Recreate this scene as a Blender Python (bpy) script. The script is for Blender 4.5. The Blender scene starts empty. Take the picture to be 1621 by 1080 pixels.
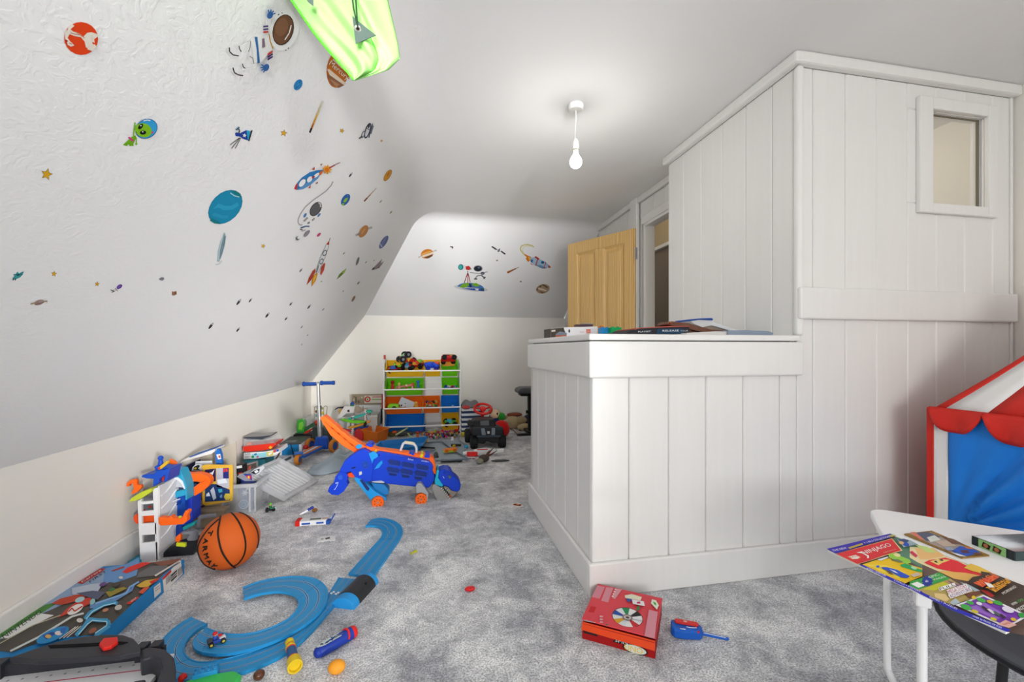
import bpy, bmesh, math, random
from mathutils import Vector, Matrix, Euler
random.seed(7)
SC = bpy.context.scene
COL = SC.collection
PI = math.pi
# ------------------------------------------------------------------ camera
FPX, CXP, CYP, CAMH = 675.0, 810.5, 553.0, 1.0          # focal length and principal point for a 1621x1080 frame
YAW = math.atan(131.5/675)
cam_d = bpy.data.cameras.new('camera')
cam = bpy.data.objects.new('camera', cam_d); COL.objects.link(cam)
cam.location = (0, 0, CAMH); cam.rotation_euler = (PI/2, 0, -YAW)
cam_d.sensor_width = 36; cam_d.lens = 36*FPX/1621
cam_d.shift_y = (CYP-540)/1621
cam_d.clip_start = 0.02
SC.camera = cam
# ------------------------------------------------------------------ world, daylight, exposure
world = bpy.data.worlds.new('world'); SC.world = world; world.use_nodes = True
bg = world.node_tree.nodes['Background']
bg.inputs[0].default_value = (0.93, 0.97, 1.0, 1); bg.inputs[1].default_value = 1.0
SC.view_settings.view_transform = 'Standard'; SC.view_settings.look = 'None'
SC.view_settings.gamma = 1; SC.view_settings.use_curve_mapping = False
SC.view_settings.exposure = 0.16
def area_light(name, loc, rot, sx, sy, watts, col):
    l = bpy.data.lights.new(name, 'AREA'); l.shape = 'RECTANGLE'; l.size = sx; l.size_y = sy
    l.energy = watts; l.color = col
    o = bpy.data.objects.new(name, l); COL.objects.link(o); o.location = loc; o.rotation_euler = rot
    return o
# daylight by the windows behind the photographer (wall_front), then added fill lights
SKYC = (1.0, 0.996, 0.988)
area_light('window_daylight', (-0.22, -3.93, 1.45), (PI/2, 0, 0), 2.1, 1.26, 88, SKYC)
def fill_light(name, loc, rot, sx, sy, watts, spread):      # added area light with limited spread, to brighten dim parts of the room
    o = area_light(name, loc, rot, sx, sy, watts, SKYC); o.data.spread = math.radians(spread)
fill_light('window_daylight_right', (2.87, -0.7, 1.5), (PI/2, 0, math.radians(90)), 1.6, 1.2, 16, 115)  # added fill on the right wall, brightens the left slope
fill_light('window_daylight_deep', (-0.7, -3.9, 1.6), (PI/2, 0, math.radians(-2.8)), 0.9, 0.9, 6.8, 16)  # added narrow beam aimed at the back wall
fill_light('window_daylight_slant', (2.5, -3.85, 1.2), (PI/2-math.radians(3), 0, math.radians(26.5)), 0.6, 0.9, 6.4, 17)  # added narrow beam aimed at the far left slope
fill_light('window_daylight_up', (0.2, -3.9, 0.9), (PI/2+math.radians(10.4), 0, 0), 1.6, 0.6, 5.0, 13)  # added narrow beam aimed up at the far ceiling
# ------------------------------------------------------------------ pixel -> place
CR = Vector((math.cos(YAW), -math.sin(YAW), 0)); CF = Vector((math.sin(YAW), math.cos(YAW), 0)); CU = Vector((0, 0, 1))
EYE = Vector((0, 0, CAMH))
def ray(u, v): return CR*((u-CXP)/FPX) + CF + CU*((CYP-v)/FPX)
class Plane:
    def __init__(s, p, n): s.p = Vector(p); s.n = Vector(n).normalized()
    def at(s, u, v, off=0.0):
        d = ray(u, v); t = (s.p+s.n*off-EYE).dot(s.n)/d.dot(s.n); return EYE+d*t
def onz(u, v, z=0.0): return Plane((0, 0, z), (0, 0, 1)).at(u, v)
def ony(u, v, y): return Plane((0, y, 0), (0, -1, 0)).at(u, v)
def onx(u, v, x): return Plane((x, 0, 0), (-1, 0, 0)).at(u, v)
# ------------------------------------------------------------------ colour and materials
def lin(c): return c/12.92 if c <= 0.04045 else ((c+0.055)/1.055)**2.4
def hx(s):
    s = s.lstrip('#'); return tuple(lin(int(s[i:i+2], 16)/255) for i in (0, 2, 4))+(1.0,)
MATS = {}
def vmat(name, rough=0.5, metal=0.0, spec=0.5, coat=0.0, trans=0.0, alpha=1.0, bump=0.0, bscale=60.0, sheen=0.0, emit=0.0, vary=0.0):
    """procedural material that takes its flat colours from the mesh's own colour attribute"""
    m = bpy.data.materials.new(name); m.use_nodes = True; nt = m.node_tree; b = nt.nodes['Principled BSDF']
    a = nt.nodes.new('ShaderNodeAttribute'); a.attribute_name = 'Col'
    src = a.outputs['Color']
    if vary:
        nz = nt.nodes.new('ShaderNodeTexNoise'); nz.inputs['Scale'].default_value = 9; nz.inputs['Detail'].default_value = 4
        hs = nt.nodes.new('ShaderNodeHueSaturation'); mr = nt.nodes.new('ShaderNodeMapRange')
        mr.inputs[3].default_value = 1-vary; mr.inputs[4].default_value = 1+vary
        nt.links.new(nz.outputs['Fac'], mr.inputs[0]); nt.links.new(mr.outputs[0], hs.inputs['Value'])
        nt.links.new(src, hs.inputs['Color']); src = hs.outputs['Color']
    nt.links.new(src, b.inputs['Base Color'])
    b.inputs['Roughness'].default_value = rough; b.inputs['Metallic'].default_value = metal
    b.inputs['Specular IOR Level'].default_value = spec; b.inputs['Coat Weight'].default_value = coat
    b.inputs['Transmission Weight'].default_value = trans; b.inputs['Alpha'].default_value = alpha
    if sheen: b.inputs['Sheen Weight'].default_value = sheen
    if emit:
        nt.links.new(a.outputs['Color'], b.inputs['Emission Color']); b.inputs['Emission Strength'].default_value = emit
    if bump:
        tc = nt.nodes.new('ShaderNodeTexCoord')
        n = nt.nodes.new('ShaderNodeTexNoise'); n.inputs['Scale'].default_value = bscale; n.inputs['Detail'].default_value = 5
        bp = nt.nodes.new('ShaderNodeBump'); bp.inputs['Strength'].default_value = bump; bp.inputs['Distance'].default_value = 0.004
        nt.links.new(tc.outputs['Object'], n.inputs['Vector'])
        nt.links.new(n.outputs['Fac'], bp.inputs['Height']); nt.links.new(bp.outputs['Normal'], b.inputs['Normal'])
    MATS[name] = m; return m
vmat('plastic', 0.42, spec=0.25); vmat('gloss', 0.2, spec=0.35, coat=0.2); vmat('matte', 0.85, spec=0.15); vmat('print', 0.5, spec=0.18); vmat('paper', 0.7, spec=0.2)
vmat('paint', 0.42, spec=0.4, bump=0.12, bscale=25); vmat('metal', 0.3, metal=1.0); vmat('fabric', 0.9, spec=0.1, bump=0.25, bscale=180, sheen=0.2)
vmat('nylon', 0.45, spec=0.3, bump=0.3, bscale=14); vmat('clear', 0.25, alpha=0.28); vmat('frosted', 0.35, alpha=0.45); vmat('sticker', 0.6, spec=0.12); vmat('window_glass', 0.03, alpha=0.12)
vmat('bulb', 0.3, emit=14.0)
vmat('rubber', 0.55, spec=0.22, bump=0.4, bscale=420)
vmat('leather', 0.45, spec=0.5, bump=0.25, bscale=120)
# ------------------------------------------------------------------ mesh builder
class MB:
    def __init__(s): s.v = []; s.f = []; s.c = []; s.sm = []
    def add(s, verts, faces, col, smooth=False, M=None):
        o = len(s.v); c = hx(col) if isinstance(col, str) else col
        for p in verts:
            p = Vector(p); s.v.append(M @ p if M is not None else p)
        for f in faces: s.f.append([o+i for i in f]); s.c.append(c); s.sm.append(smooth)
        return s
    def box(s, c, d, col, M=None, rz=0.0, taper=1.0, R=None):
        """box of centre c and size d; taper scales its top"""
        x, y, z = d[0]/2, d[1]/2, d[2]/2; t = taper
        vs = [(-x, -y, -z), (x, -y, -z), (x, y, -z), (-x, y, -z), (-x*t, -y*t, z), (x*t, -y*t, z), (x*t, y*t, z), (-x*t, y*t, z)]
        L = Matrix.Translation(Vector(c)) @ (R if R is not None else Matrix.Rotation(rz, 4, 'Z'))
        if M is not None: L = M @ L
        return s.add(vs, [(3, 2, 1, 0), (4, 5, 6, 7), (0, 1, 5, 4), (1, 2, 6, 5), (2, 3, 7, 6), (3, 0, 4, 7)], col, M=L)
    def hexa(s, lo, hi, col, M=None):
        """solid between two matching loops of points"""
        n = len(lo); vs = list(lo)+list(hi)
        fs = [tuple(range(n-1, -1, -1)), tuple(range(n, 2*n))]+[(i, (i+1) % n, n+(i+1) % n, n+i) for i in range(n)]
        return s.add(vs, fs, col, M=M)
    def prism(s, pts, z0, z1, col, M=None, side=None):
        n = len(pts); ar = sum(pts[i][0]*pts[(i+1) % n][1]-pts[(i+1) % n][0]*pts[i][1] for i in range(n))
        if ar < 0: pts = pts[::-1]
        vs = [(p[0], p[1], z0) for p in pts]+[(p[0], p[1], z1) for p in pts]
        s.add(vs, [tuple(range(n-1, -1, -1)), tuple(range(n, 2*n))], col, M=M)
        return s.add(vs, [(i, (i+1) % n, n+(i+1) % n, n+i) for i in range(n)], side or col, M=M)
    def tube(s, path, r, col, n=10, caps=True, M=None, closed=False, smooth=True):
        pts = [Vector(p) for p in path]; k = len(pts); rings = []
        rr = r if isinstance(r, (list, tuple)) else [r]*k
        up = None
        for i in range(k):
            if closed: t = pts[(i+1) % k]-pts[i-1]
            else: t = pts[min(i+1, k-1)]-pts[max(i-1, 0)]
            t.normalize()
            if up is None: up = Vector((0, 0, 1)) if abs(t.z) < 0.9 else Vector((1, 0, 0))
            a = t.cross(up)
            if a.length < 1e-5: a = t.orthogonal()
            a.normalize(); b = a.cross(t).normalized(); up = b
            rings.append([pts[i]+(a*math.cos(2*PI*j/n)+b*math.sin(2*PI*j/n))*rr[i] for j in range(n)])
        vs = [p for ring in rings for p in ring]; fs = []
        for i in range(k if closed else k-1):
            i2 = (i+1) % k
            for j in range(n): fs.append((i*n+j, i*n+(j+1) % n, i2*n+(j+1) % n, i2*n+j))
        s.add(vs, fs, col, smooth, M)
        if caps and not closed: s.add(rings[0]+rings[-1], [tuple(range(n)), tuple(range(2*n-1, n-1, -1))], col, False, M)
        return s
    def lathe(s, prof, col, n=24, M=None, smooth=True, arc=2*PI):
        """profile of (radius, height[, colour]) turned round z"""
        k = len(prof); full = abs(arc-2*PI) < 1e-6; m = n if full else n+1
        for i in range(k-1):
            a, b = prof[i], prof[i+1]; c = b[2] if len(b) > 2 else col
            vs = []
            for q in (a, b):
                for j in range(m): t = arc*j/n; vs.append((q[0]*math.cos(t), q[0]*math.sin(t), q[1]))
            fs = [(j, (j+1) % m, m+(j+1) % m, m+j) for j in range(n)]
            s.add(vs, fs, c, smooth, M)
        return s
    def cyl(s, a, b, r, col, n=16, M=None, r2=None): return s.tube([a, b], [r, r if r2 is None else r2], col, n, True, M)
    def ball(s, c, r, col, nu=16, nv=10, M=None):
        rx, ry, rz = r if isinstance(r, (list, tuple)) else (r, r, r)
        vs = [(c[0], c[1], c[2]-rz)]
        for i in range(1, nv):
            p = -PI/2+PI*i/nv
            for j in range(nu): t = 2*PI*j/nu; vs.append((c[0]+rx*math.cos(p)*math.cos(t), c[1]+ry*math.cos(p)*math.sin(t), c[2]+rz*math.sin(p)))
        vs.append((c[0], c[1], c[2]+rz)); L = len(vs)-1; fs = []
        for j in range(nu): fs.append((0, 1+(j+1) % nu, 1+j)); fs.append((L, L-nu+j, L-nu+(j+1) % nu))
        for i in range(nv-2):
            for j in range(nu): a = 1+i*nu; fs.append((a+j, a+(j+1) % nu, a+nu+(j+1) % nu, a+nu+j))
        return s.add(vs, fs, col, True, M)
    def poly(s, pts, col, M=None): return s.add(pts, [tuple(range(len(pts)))], col, M=M)
    def grid(s, fn, nu, nv, col, smooth=True, M=None, closeu=False):
        """surface fn(u,v)->point; col may be a colour or a function of u,v"""
        vs = [fn(i/nu, j/nv) for j in range(nv+1) for i in range(nu+1)]
        o = len(s.v)
        for p in vs: p = Vector(p); s.v.append(M @ p if M is not None else p)
        for j in range(nv):
            for i in range(nu):
                c = col((i+.5)/nu, (j+.5)/nv) if callable(col) else col
                a = o+j*(nu+1)+i; s.f.append([a, a+1, a+nu+2, a+nu+1]); s.c.append(hx(c) if isinstance(c, str) else c); s.sm.append(smooth)
        return s
    def merge(s, o, M=None):
        k = len(s.v)
        for p in o.v: s.v.append(M @ p if M is not None else p.copy())
        for f in o.f: s.f.append([i+k for i in f])
        s.c += o.c; s.sm += o.sm; return s
def mesh_of(name, mb, mat):
    me = bpy.data.meshes.new(name); me.from_pydata([tuple(p) for p in mb.v], [], mb.f)
    at = me.color_attributes.new('Col', 'FLOAT_COLOR', 'CORNER'); buf = []
    for p, c in zip(me.polygons, mb.c): buf += list(c)*p.loop_total
    at.data.foreach_set('color', buf)
    me.polygons.foreach_set('use_smooth', mb.sm)
    me.materials.append(mat if not isinstance(mat, str) else MATS[mat]); me.update(); return me
def link(name, me, parent=None):
    o = bpy.data.objects.new(name, me); COL.objects.link(o)
    if parent is not None: o.parent = parent
    return o
def tag(o, label=None, cat=None, group=None, kind=None):
    if label: o['label'] = label
    if cat: o['category'] = cat
    if group: o['group'] = group
    if kind: o['kind'] = kind
    return o
def wmat(o):
    m = o.matrix_basis.copy()
    return wmat(o.parent) @ m if o.parent else m
def part(name, mb, mat, parent=None, bev=0.0, seg=2, world=False, solid=0.0, sub=0, label=None, kind=None):
    """link what the builder holds as ONE mesh object; world=True means it was built in room coordinates"""
    if world and parent is not None:
        W = wmat(parent).inverted(); mb2 = MB(); mb2.merge(mb, W); mb = mb2
    o = link(name, mesh_of(name, mb, mat), parent)
    if bev or sub or solid:
        bm = bmesh.new(); bm.from_mesh(o.data); bmesh.ops.remove_doubles(bm, verts=bm.verts, dist=1e-5); bm.to_mesh(o.data); bm.free()
    if solid: md = o.modifiers.new('solid', 'SOLIDIFY'); md.thickness = solid; md.offset = 0
    if bev: md = o.modifiers.new('bevel', 'BEVEL'); md.width = bev; md.segments = seg; md.limit_method = 'ANGLE'; md.angle_limit = math.radians(40); md.harden_normals = False
    if sub: md = o.modifiers.new('sub', 'SUBSURF'); md.levels = sub; md.render_levels = sub
    if label: o['label'] = label
    if kind: o['kind'] = kind
    return o
def thing(name, label, cat, loc=(0, 0, 0), rz=0.0, group=None, rot=None):
    o = bpy.data.objects.new(name, None); COL.objects.link(o); o.empty_display_size = 0.02
    o.location = loc; o.rotation_euler = rot if rot is not None else (0, 0, rz)
    return tag(o, label, cat, group)
def struct(name, mb, mat, parent=None, **k):
    o = part(name, mb, mat, parent, **k)
    if parent is None: o['kind'] = 'structure'
    return o
def copy_tree(o, parent=None):
    c = o.copy(); COL.objects.link(c); c.parent = parent
    for ch in list(o.children): copy_tree(ch, c)
    return c
# text as geometry: glyph polygons laid into a frame
_txt = {}
def glyphs(s, shear=0.0):
    key = (s, shear)
    if key not in _txt:
        cu = bpy.data.curves.new('t', 'FONT'); cu.body = s; cu.shear = shear; cu.resolution_u = 2
        ob = bpy.data.objects.new('t', cu); COL.objects.link(ob)
        dg = bpy.context.evaluated_depsgraph_get(); me = ob.evaluated_get(dg).to_mesh()
        vs = [v.co.copy() for v in me.vertices]; fs = [list(p.vertices) for p in me.polygons]
        ob.evaluated_get(dg).to_mesh_clear(); bpy.data.objects.remove(ob); bpy.data.curves.remove(cu)
        x0 = min(v.x for v in vs); x1 = max(v.x for v in vs); y0 = min(v.y for v in vs); y1 = max(v.y for v in vs)
        _txt[key] = ([((v.x-x0)/(x1-x0), (v.y-y0)/(y1-y0)) for v in vs], fs)
    return _txt[key]
def text(mb, s, o, ex, ey, col, off=None, M=None):
    """lettering s filling the parallelogram at o with edges ex (along) and ey (up)"""
    vs, fs = glyphs(s); o, ex, ey = Vector(o), Vector(ex), Vector(ey); q = off if off is not None else Vector((0, 0, 0))
    mb.add([o+ex*a+ey*b+q for a, b in vs], fs, col, M=M)
class Print:
    """flat print laid on a plane from outlines given in photograph pixels; each layer a hair above the one before"""
    def __init__(s, plane, step=0.0003, base=0.0006): s.pl = plane; s.step = step; s.k = base; s.mb = MB()
    def up(s): s.k += s.step; return s
    def poly(s, pts, col): s.mb.poly([s.pl.at(u, v, s.k) for u, v in pts], col); s.up(); return s
    def ell(s, u, v, a, b, col, rot=0.0, n=20, arc=(0, 360)):
        c, d = math.cos(math.radians(rot)), math.sin(math.radians(rot)); P = []
        full = arc == (0, 360); m = n if full else n+1
        for i in range(m):
            t = math.radians(arc[0]+(arc[1]-arc[0])*i/n); x, y = a*math.cos(t), b*math.sin(t); P.append((u+x*c-y*d, v+x*d+y*c))
        return s.poly(P, col)
    def line(s, pts, w, col):
        for i in range(len(pts)-1):
            (a, b), (c, d) = pts[i], pts[i+1]; L = math.hypot(c-a, d-b) or 1; x, y = -(d-b)/L*w/2, (c-a)/L*w/2
            s.mb.poly([s.pl.at(u, v, s.k) for u, v in ((a+x, b+y), (c+x, d+y), (c-x, d-y), (a-x, b-y))], col)
        s.up(); return s
    def star(s, u, v, r, col, rot=0.0, n=5, ri=0.45, sx=1.0):
        P = []
        for i in range(2*n):
            t = math.radians(rot)+PI*i/n; q = r if i % 2 == 0 else r*ri; P.append((u+q*math.sin(t)*sx, v-q*math.cos(t)))
        return s.poly(P, col)
    def text(s, t, a, b, c, col):
        """a lower left, b lower right, c upper left, in pixels"""
        A, B, C = s.pl.at(a[0], a[1], s.k), s.pl.at(b[0], b[1], s.k), s.pl.at(c[0], c[1], s.k)
        text(s.mb, t, A, B-A, C-A, col); s.up(); return s
# ================================================================== the room
def nodes(name):
    m = bpy.data.materials.new(name); m.use_nodes = True; MATS[name] = m
    return m, m.node_tree, m.node_tree.nodes['Principled BSDF']
def N(nt, t, **k):
    n = nt.nodes.new('ShaderNode'+t)
    for a, b in k.items(): n.inputs[a.replace('_', ' ')].default_value = b
    return n
def plaster(name, col, bump, scale, rough=0.75, leaf=False):
    m, nt, b = nodes(name); b.inputs['Roughness'].default_value = rough; b.inputs['Specular IOR Level'].default_value = 0.25
    tc = N(nt, 'TexCoord'); n1 = N(nt, 'TexNoise', Scale=3.0, Detail=3.0)
    mx = N(nt, 'MixRGB'); c = hx(col); mx.inputs[1].default_value = c; mx.inputs[2].default_value = tuple(x*0.955 for x in c[:3])+(1,)
    nt.links.new(tc.outputs['Object'], n1.inputs['Vector']); nt.links.new(n1.outputs['Fac'], mx.inputs[0]); nt.links.new(mx.outputs[0], b.inputs['Base Color'])
    bp = N(nt, 'Bump', Strength=bump, Distance=0.006)
    if leaf:
        mp = N(nt, 'Mapping'); mp.inputs['Scale'].default_value = (1, 0.55, 1); mp.inputs['Rotation'].default_value = (0.3, 0.5, 0.6)
        n2 = N(nt, 'TexNoise', Scale=scale, Detail=2.0, Distortion=2.2); nt.links.new(tc.outputs['Object'], mp.inputs['Vector']); nt.links.new(mp.outputs[0], n2.inputs['Vector'])
        r = nt.nodes.new('ShaderNodeValToRGB'); r.color_ramp.elements[0].position = 0.44; r.color_ramp.elements[1].position = 0.56
        nt.links.new(n2.outputs['Fac'], r.inputs[0]); nt.links.new(r.outputs[0], bp.inputs['Height'])
    else:
        n2 = N(nt, 'TexNoise', Scale=scale, Detail=6.0); nt.links.new(tc.outputs['Object'], n2.inputs['Vector']); nt.links.new(n2.outputs['Fac'], bp.inputs['Height'])
    nt.links.new(bp.outputs[0], b.inputs['Normal']); return m
plaster('wallpaper_white', '#f3f3f3', 0.10, 36, leaf=True)
plaster('plaster_white', '#f3f3f3', 0.10, 22)
plaster('plaster_ceiling', '#f3f3f2', 0.12, 14)
plaster('plaster_cream', '#f6f2ea', 0.08, 40)
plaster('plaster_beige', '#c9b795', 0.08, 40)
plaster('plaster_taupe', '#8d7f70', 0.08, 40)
# carpet: short silver pile, trodden into light and dark patches
m, nt, b = nodes('carpet'); b.inputs['Roughness'].default_value = 0.95; b.inputs['Specular IOR Level'].default_value = 0.1; b.inputs['Sheen Weight'].default_value = 0.25
tc = N(nt, 'TexCoord')
n1 = N(nt, 'TexNoise', Scale=4.2, Detail=7.0, Roughness=0.62, Distortion=0.5); n2 = N(nt, 'TexNoise', Scale=165.0, Detail=3.0, Roughness=0.75)
n3 = N(nt, 'TexNoise', Scale=22.0, Detail=5.0, Roughness=0.65, Distortion=0.8)
for n in (n1, n2, n3): nt.links.new(tc.outputs['Object'], n.inputs['Vector'])
ad = N(nt, 'Math'); ad.operation = 'MULTIPLY_ADD'; ad.inputs[1].default_value = 0.55; nt.links.new(n3.outputs['Fac'], ad.inputs[0]); nt.links.new(n1.outputs['Fac'], ad.inputs[2])
r = nt.nodes.new('ShaderNodeValToRGB'); e = r.color_ramp.elements; e[0].position = 0.60; e[0].color = hx('#9c9da3'); e[1].position = 0.96; e[1].color = hx('#f2f2f2')
nt.links.new(ad.outputs[0], r.inputs[0])
r2 = nt.nodes.new('ShaderNodeValToRGB'); e = r2.color_ramp.elements; e[0].position = 0.37; e[0].color = (0.40, 0.405, 0.42, 1); e[1].position = 0.60; e[1].color = (1.55, 1.55, 1.55, 1)
nt.links.new(n2.outputs['Fac'], r2.inputs[0])
mx = N(nt, 'MixRGB'); mx.blend_type = 'MULTIPLY'; mx.inputs[0].default_value = 0.85
nt.links.new(r.outputs[0], mx.inputs[1]); nt.links.new(r2.outputs[0], mx.inputs[2]); nt.links.new(mx.outputs[0], b.inputs['Base Color'])
bp = N(nt, 'Bump', Strength=0.8, Distance=0.006); nt.links.new(n2.outputs['Fac'], bp.inputs['Height']); nt.links.new(bp.outputs[0], b.inputs['Normal'])
# painted boards
m, nt, b = nodes('painted_wood'); b.inputs['Roughness'].default_value = 0.38; b.inputs['Specular IOR Level'].default_value = 0.4
tc = N(nt, 'TexCoord'); mp = N(nt, 'Mapping'); mp.inputs['Scale'].default_value = (40, 40, 2.2); n1 = N(nt, 'TexNoise', Scale=1.0, Detail=5.0)
nt.links.new(tc.outputs['Object'], mp.inputs['Vector']); nt.links.new(mp.outputs[0], n1.inputs['Vector'])
mx = N(nt, 'MixRGB'); mx.inputs[1].default_value = hx('#f1f0ee'); mx.inputs[2].default_value = hx('#ebeae6'); nt.links.new(n1.outputs['Fac'], mx.inputs[0]); nt.links.new(mx.outputs[0], b.inputs['Base Color'])
bp = N(nt, 'Bump', Strength=0.12, Distance=0.003); nt.links.new(n1.outputs['Fac'], bp.inputs['Height']); nt.links.new(bp.outputs[0], b.inputs['Normal'])
# pine
m, nt, b = nodes('pine'); b.inputs['Roughness'].default_value = 0.42
tc = N(nt, 'TexCoord'); mp = N(nt, 'Mapping'); mp.inputs['Scale'].default_value = (9, 9, 0.9); n0 = N(nt, 'TexNoise', Scale=1.4, Detail=2.0)
w = N(nt, 'TexWave', Scale=2.6, Distortion=5.5, Detail=2.0); w.inputs['Detail Scale'].default_value = 0.8; w.wave_type = 'RINGS'; w.rings_direction = 'Z'
nt.links.new(tc.outputs['Object'], mp.inputs['Vector']); nt.links.new(mp.outputs[0], w.inputs['Vector'])
r = nt.nodes.new('ShaderNodeValToRGB'); e = r.color_ramp.elements; e[0].color = hx('#d6a04c'); e[0].position = 0.1; e[1].color = hx('#f4d292'); e[1].position = 0.75
nt.links.new(w.outputs['Fac'], r.inputs[0]); nt.links.new(r.outputs[0], b.inputs['Base Color'])

XL, XT, HC, YB, YF = -1.40, -0.095, 2.32, 5.55, -4.0      # left wall, top of the slope, ceiling, back and front
KN = 0.602; KB = 1.42; YT = 4.25
W0 = '#ffffff'
struct('floor', MB().box(((XL+3.4)/2, (YF+YB)/2, -0.03), (3.4-XL+.2, YB-YF+.2, 0.06), W0), 'carpet')
struct('wall_left', MB().box((XL-0.03, (YF+YB)/2, KN/2), (0.06, YB-YF+.1, KN), W0), 'plaster_cream')
struct('baseboard_left', MB().box((XL+0.009, (YF+YB)/2, 0.062), (0.018, YB-YF, 0.124), W0), 'painted_wood', bev=0.006)
sl = Vector((XT-XL, HC-KN)).normalized()
prof = [(XL-.0, KN)]
a0 = Vector((XT, HC))-sl*0.13; a1 = Vector((XT, HC)); a2 = Vector((XT+0.15, HC))
prof += [tuple(a0*(1-t)**2+a1*2*t*(1-t)+a2*t*t) for t in [i/8 for i in range(9)]]
mb = MB(); n = len(prof)
for y in (YF, YB+.05): pass
vs = [(p[0], y, p[1]) for y in (YF, YB+.05) for p in prof]
mb.add(vs, [(i, i+1, n+i+1, n+i) for i in range(n-1)], W0, True)
vs2 = [(p[0]-0.05, y, p[1]+0.04) for y in (YF, YB+.05) for p in prof]
mb.add(vs2, [(i, i+1, n+i+1, n+i) for i in range(n-1)], W0, True)
struct('wall_left_slope', mb, 'wallpaper_white')
sb = Vector((YT-YB, HC-KB)).normalized()
c0 = Vector((YT, HC))-sb*0.10; c1 = Vector((YT, HC)); c2 = Vector((YT-0.12, HC))
prof = [(YB, KB)]+[tuple(c0*(1-t)**2+c1*2*t*(1-t)+c2*t*t) for t in [i/8 for i in range(9)]]; n = len(prof)
mb = MB()
for d in (0, 0.05):
    mb.add([(x, p[0]+d, p[1]+d) for x in (XL, 1.80) for p in prof], [(i, i+1, n+i+1, n+i) for i in range(n-1)], W0, True)
struct('wall_back_slope', mb, 'plaster_white')
struct('ceiling', MB().box(((XT+.12+3.4)/2, (YF+2.70)/2, HC+0.03), (3.4-XT-.12, 2.70-YF, 0.06), W0).box(((XT+.12+1.86)/2, (2.70+YT-.1)/2, HC+0.03), (1.86-XT-.12, YT-.1-2.70, 0.06), W0), 'plaster_ceiling')
struct('wall_back', MB().box(((XL+3.4)/2, YB+0.03, KB/2), (3.4-XL, 0.06, KB), W0), 'plaster_cream')
struct('baseboard_back', MB().box(((XL+.02+1.8)/2, YB-0.009, 0.064), (1.78-XL, 0.018, 0.128), W0), 'painted_wood', bev=0.005)
XR = 2.905; YS = 1.632                                       # right wall, front of the boarded stair enclosure
struct('wall_right', MB().box((XR+0.03, (YF+YS)/2, HC/2), (0.06, YS-YF+.1, HC), W0), 'plaster_cream')
# wall behind the photographer, with its two windows
mb = MB(); wy = YF-0.05
for x0, x1, z0, z1 in [(XL, 2.95, 0, .8), (XL, 2.95, 2.1, HC), (XL, -1.3, .8, 2.1), (.85, 1.25, .8, 2.1), (2.75, 2.95, .8, 2.1)]:
    mb.box(((x0+x1)/2, wy, (z0+z1)/2), (x1-x0, 0.1, z1-z0), W0)
struct('wall_front', mb, 'plaster_cream')
for i, (x0, x1) in enumerate(((-1.3, .85), (1.25, 2.75))):
    w = struct('window_%d' % (i+1), MB().box(((x0+x1)/2, wy, 1.45), (x1-x0, 0.006, 1.3), '#e8f2f8'), 'window_glass')
    mb = MB()
    for z in (.825, 2.075): mb.box(((x0+x1)/2, wy, z), (x1-x0, .06, .05), '#f4f4f2')
    for x in (x0+.025, (x0+x1)/2, x1-.025): mb.box((x, wy, 1.45), (.05, .06, 1.2), '#f4f4f2')
    part('window_frame', mb, 'paint', w)

w = struct('window_4', MB().box((XR-.004, -0.7, 1.5), (0.006, 1.6, 1.2), '#e8f2f8'), 'window_glass')  # unseen window, added to go with the fill on the right wall
mb = MB()
for z in (.875, 2.125): mb.box((XR-.01, -0.7, z), (.04, 1.7, .05), '#f4f4f2')
for y in (-1.525, -0.7, .125): mb.box((XR-.01, y, 1.5), (.04, .05, 1.2), '#f4f4f2')
part('window_frame', mb, 'paint', w)
# ------------------------------------------------ boarded stair enclosure
def boards(parent, axis, fixed, edges, spans, thick=0.014, gap=0.0022):
    """tongue-and-groove boards between consecutive edges; spans(i)->list of (z0,z1)"""
    for i in range(len(edges)-1):
        a, b = edges[i]+gap/2, edges[i+1]-gap/2
        for z0, z1 in spans(a, b):
            mb = MB()
            if axis == 'x': mb.box(((a+b)/2, fixed+thick/2, (z0+z1)/2), (b-a, thick, z1-z0), W0)
            else: mb.box((fixed+thick/2, (a+b)/2, (z0+z1)/2), (thick, b-a, z1-z0), W0)
            part('board', mb, 'painted_wood', parent, bev=0.0045, seg=1)
xs = lambda px, y=YS: ony(px, 553, y).x
ysx = lambda px, x: onx(px, 553, x).y
CXL = xs(937); SXL = 1.62; YE = 2.68; TOPB = 2.27
wo = [xs(1470), xs(1557)]; wz = [ony(1557, 330, YS).z, ony(1557, 187.5, YS).z]      # opening of the small inner window
# front wall (carcass behind the boards, with the opening left free)
mb = MB(); yb = YS+0.014+0.02
for x0, x1, z0, z1 in [(CXL+.02, SXL+.04, 0, 1.03), (SXL+.04, XR, 0, wz[0]), (SXL+.04, wo[0], wz[0], wz[1]), (wo[1], XR, wz[0], wz[1]), (SXL+.04, XR, wz[1], HC)]:
    mb.box(((x0+x1)/2, yb, (z0+z1)/2), (x1-x0, 0.04, z1-z0), W0)
wf = struct('wall_stair_front', mb, 'painted_wood')
e1 = [CXL]+[xs(p) for p in (996, 1059, 1118, 1177, 1235)]+[xs(1288)]
boards(wf, 'x', YS, e1[:-1]+[SXL], lambda a, b: [(0.10, 0.95)])
e2 = [SXL]+[xs(p) for p in (1288, 1339, 1387.5, 1436.8, 1482, 1527, 1571, 1598)]
def sp2(a, b):
    lo, hi = 0.10, TOPB
    if b > wo[0]+.01 and a < wo[1]-.01: return [(lo, wz[0]), (wz[1], hi)]
    return [(lo, hi)]
boards(wf, 'x', YS, e2, sp2)
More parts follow.
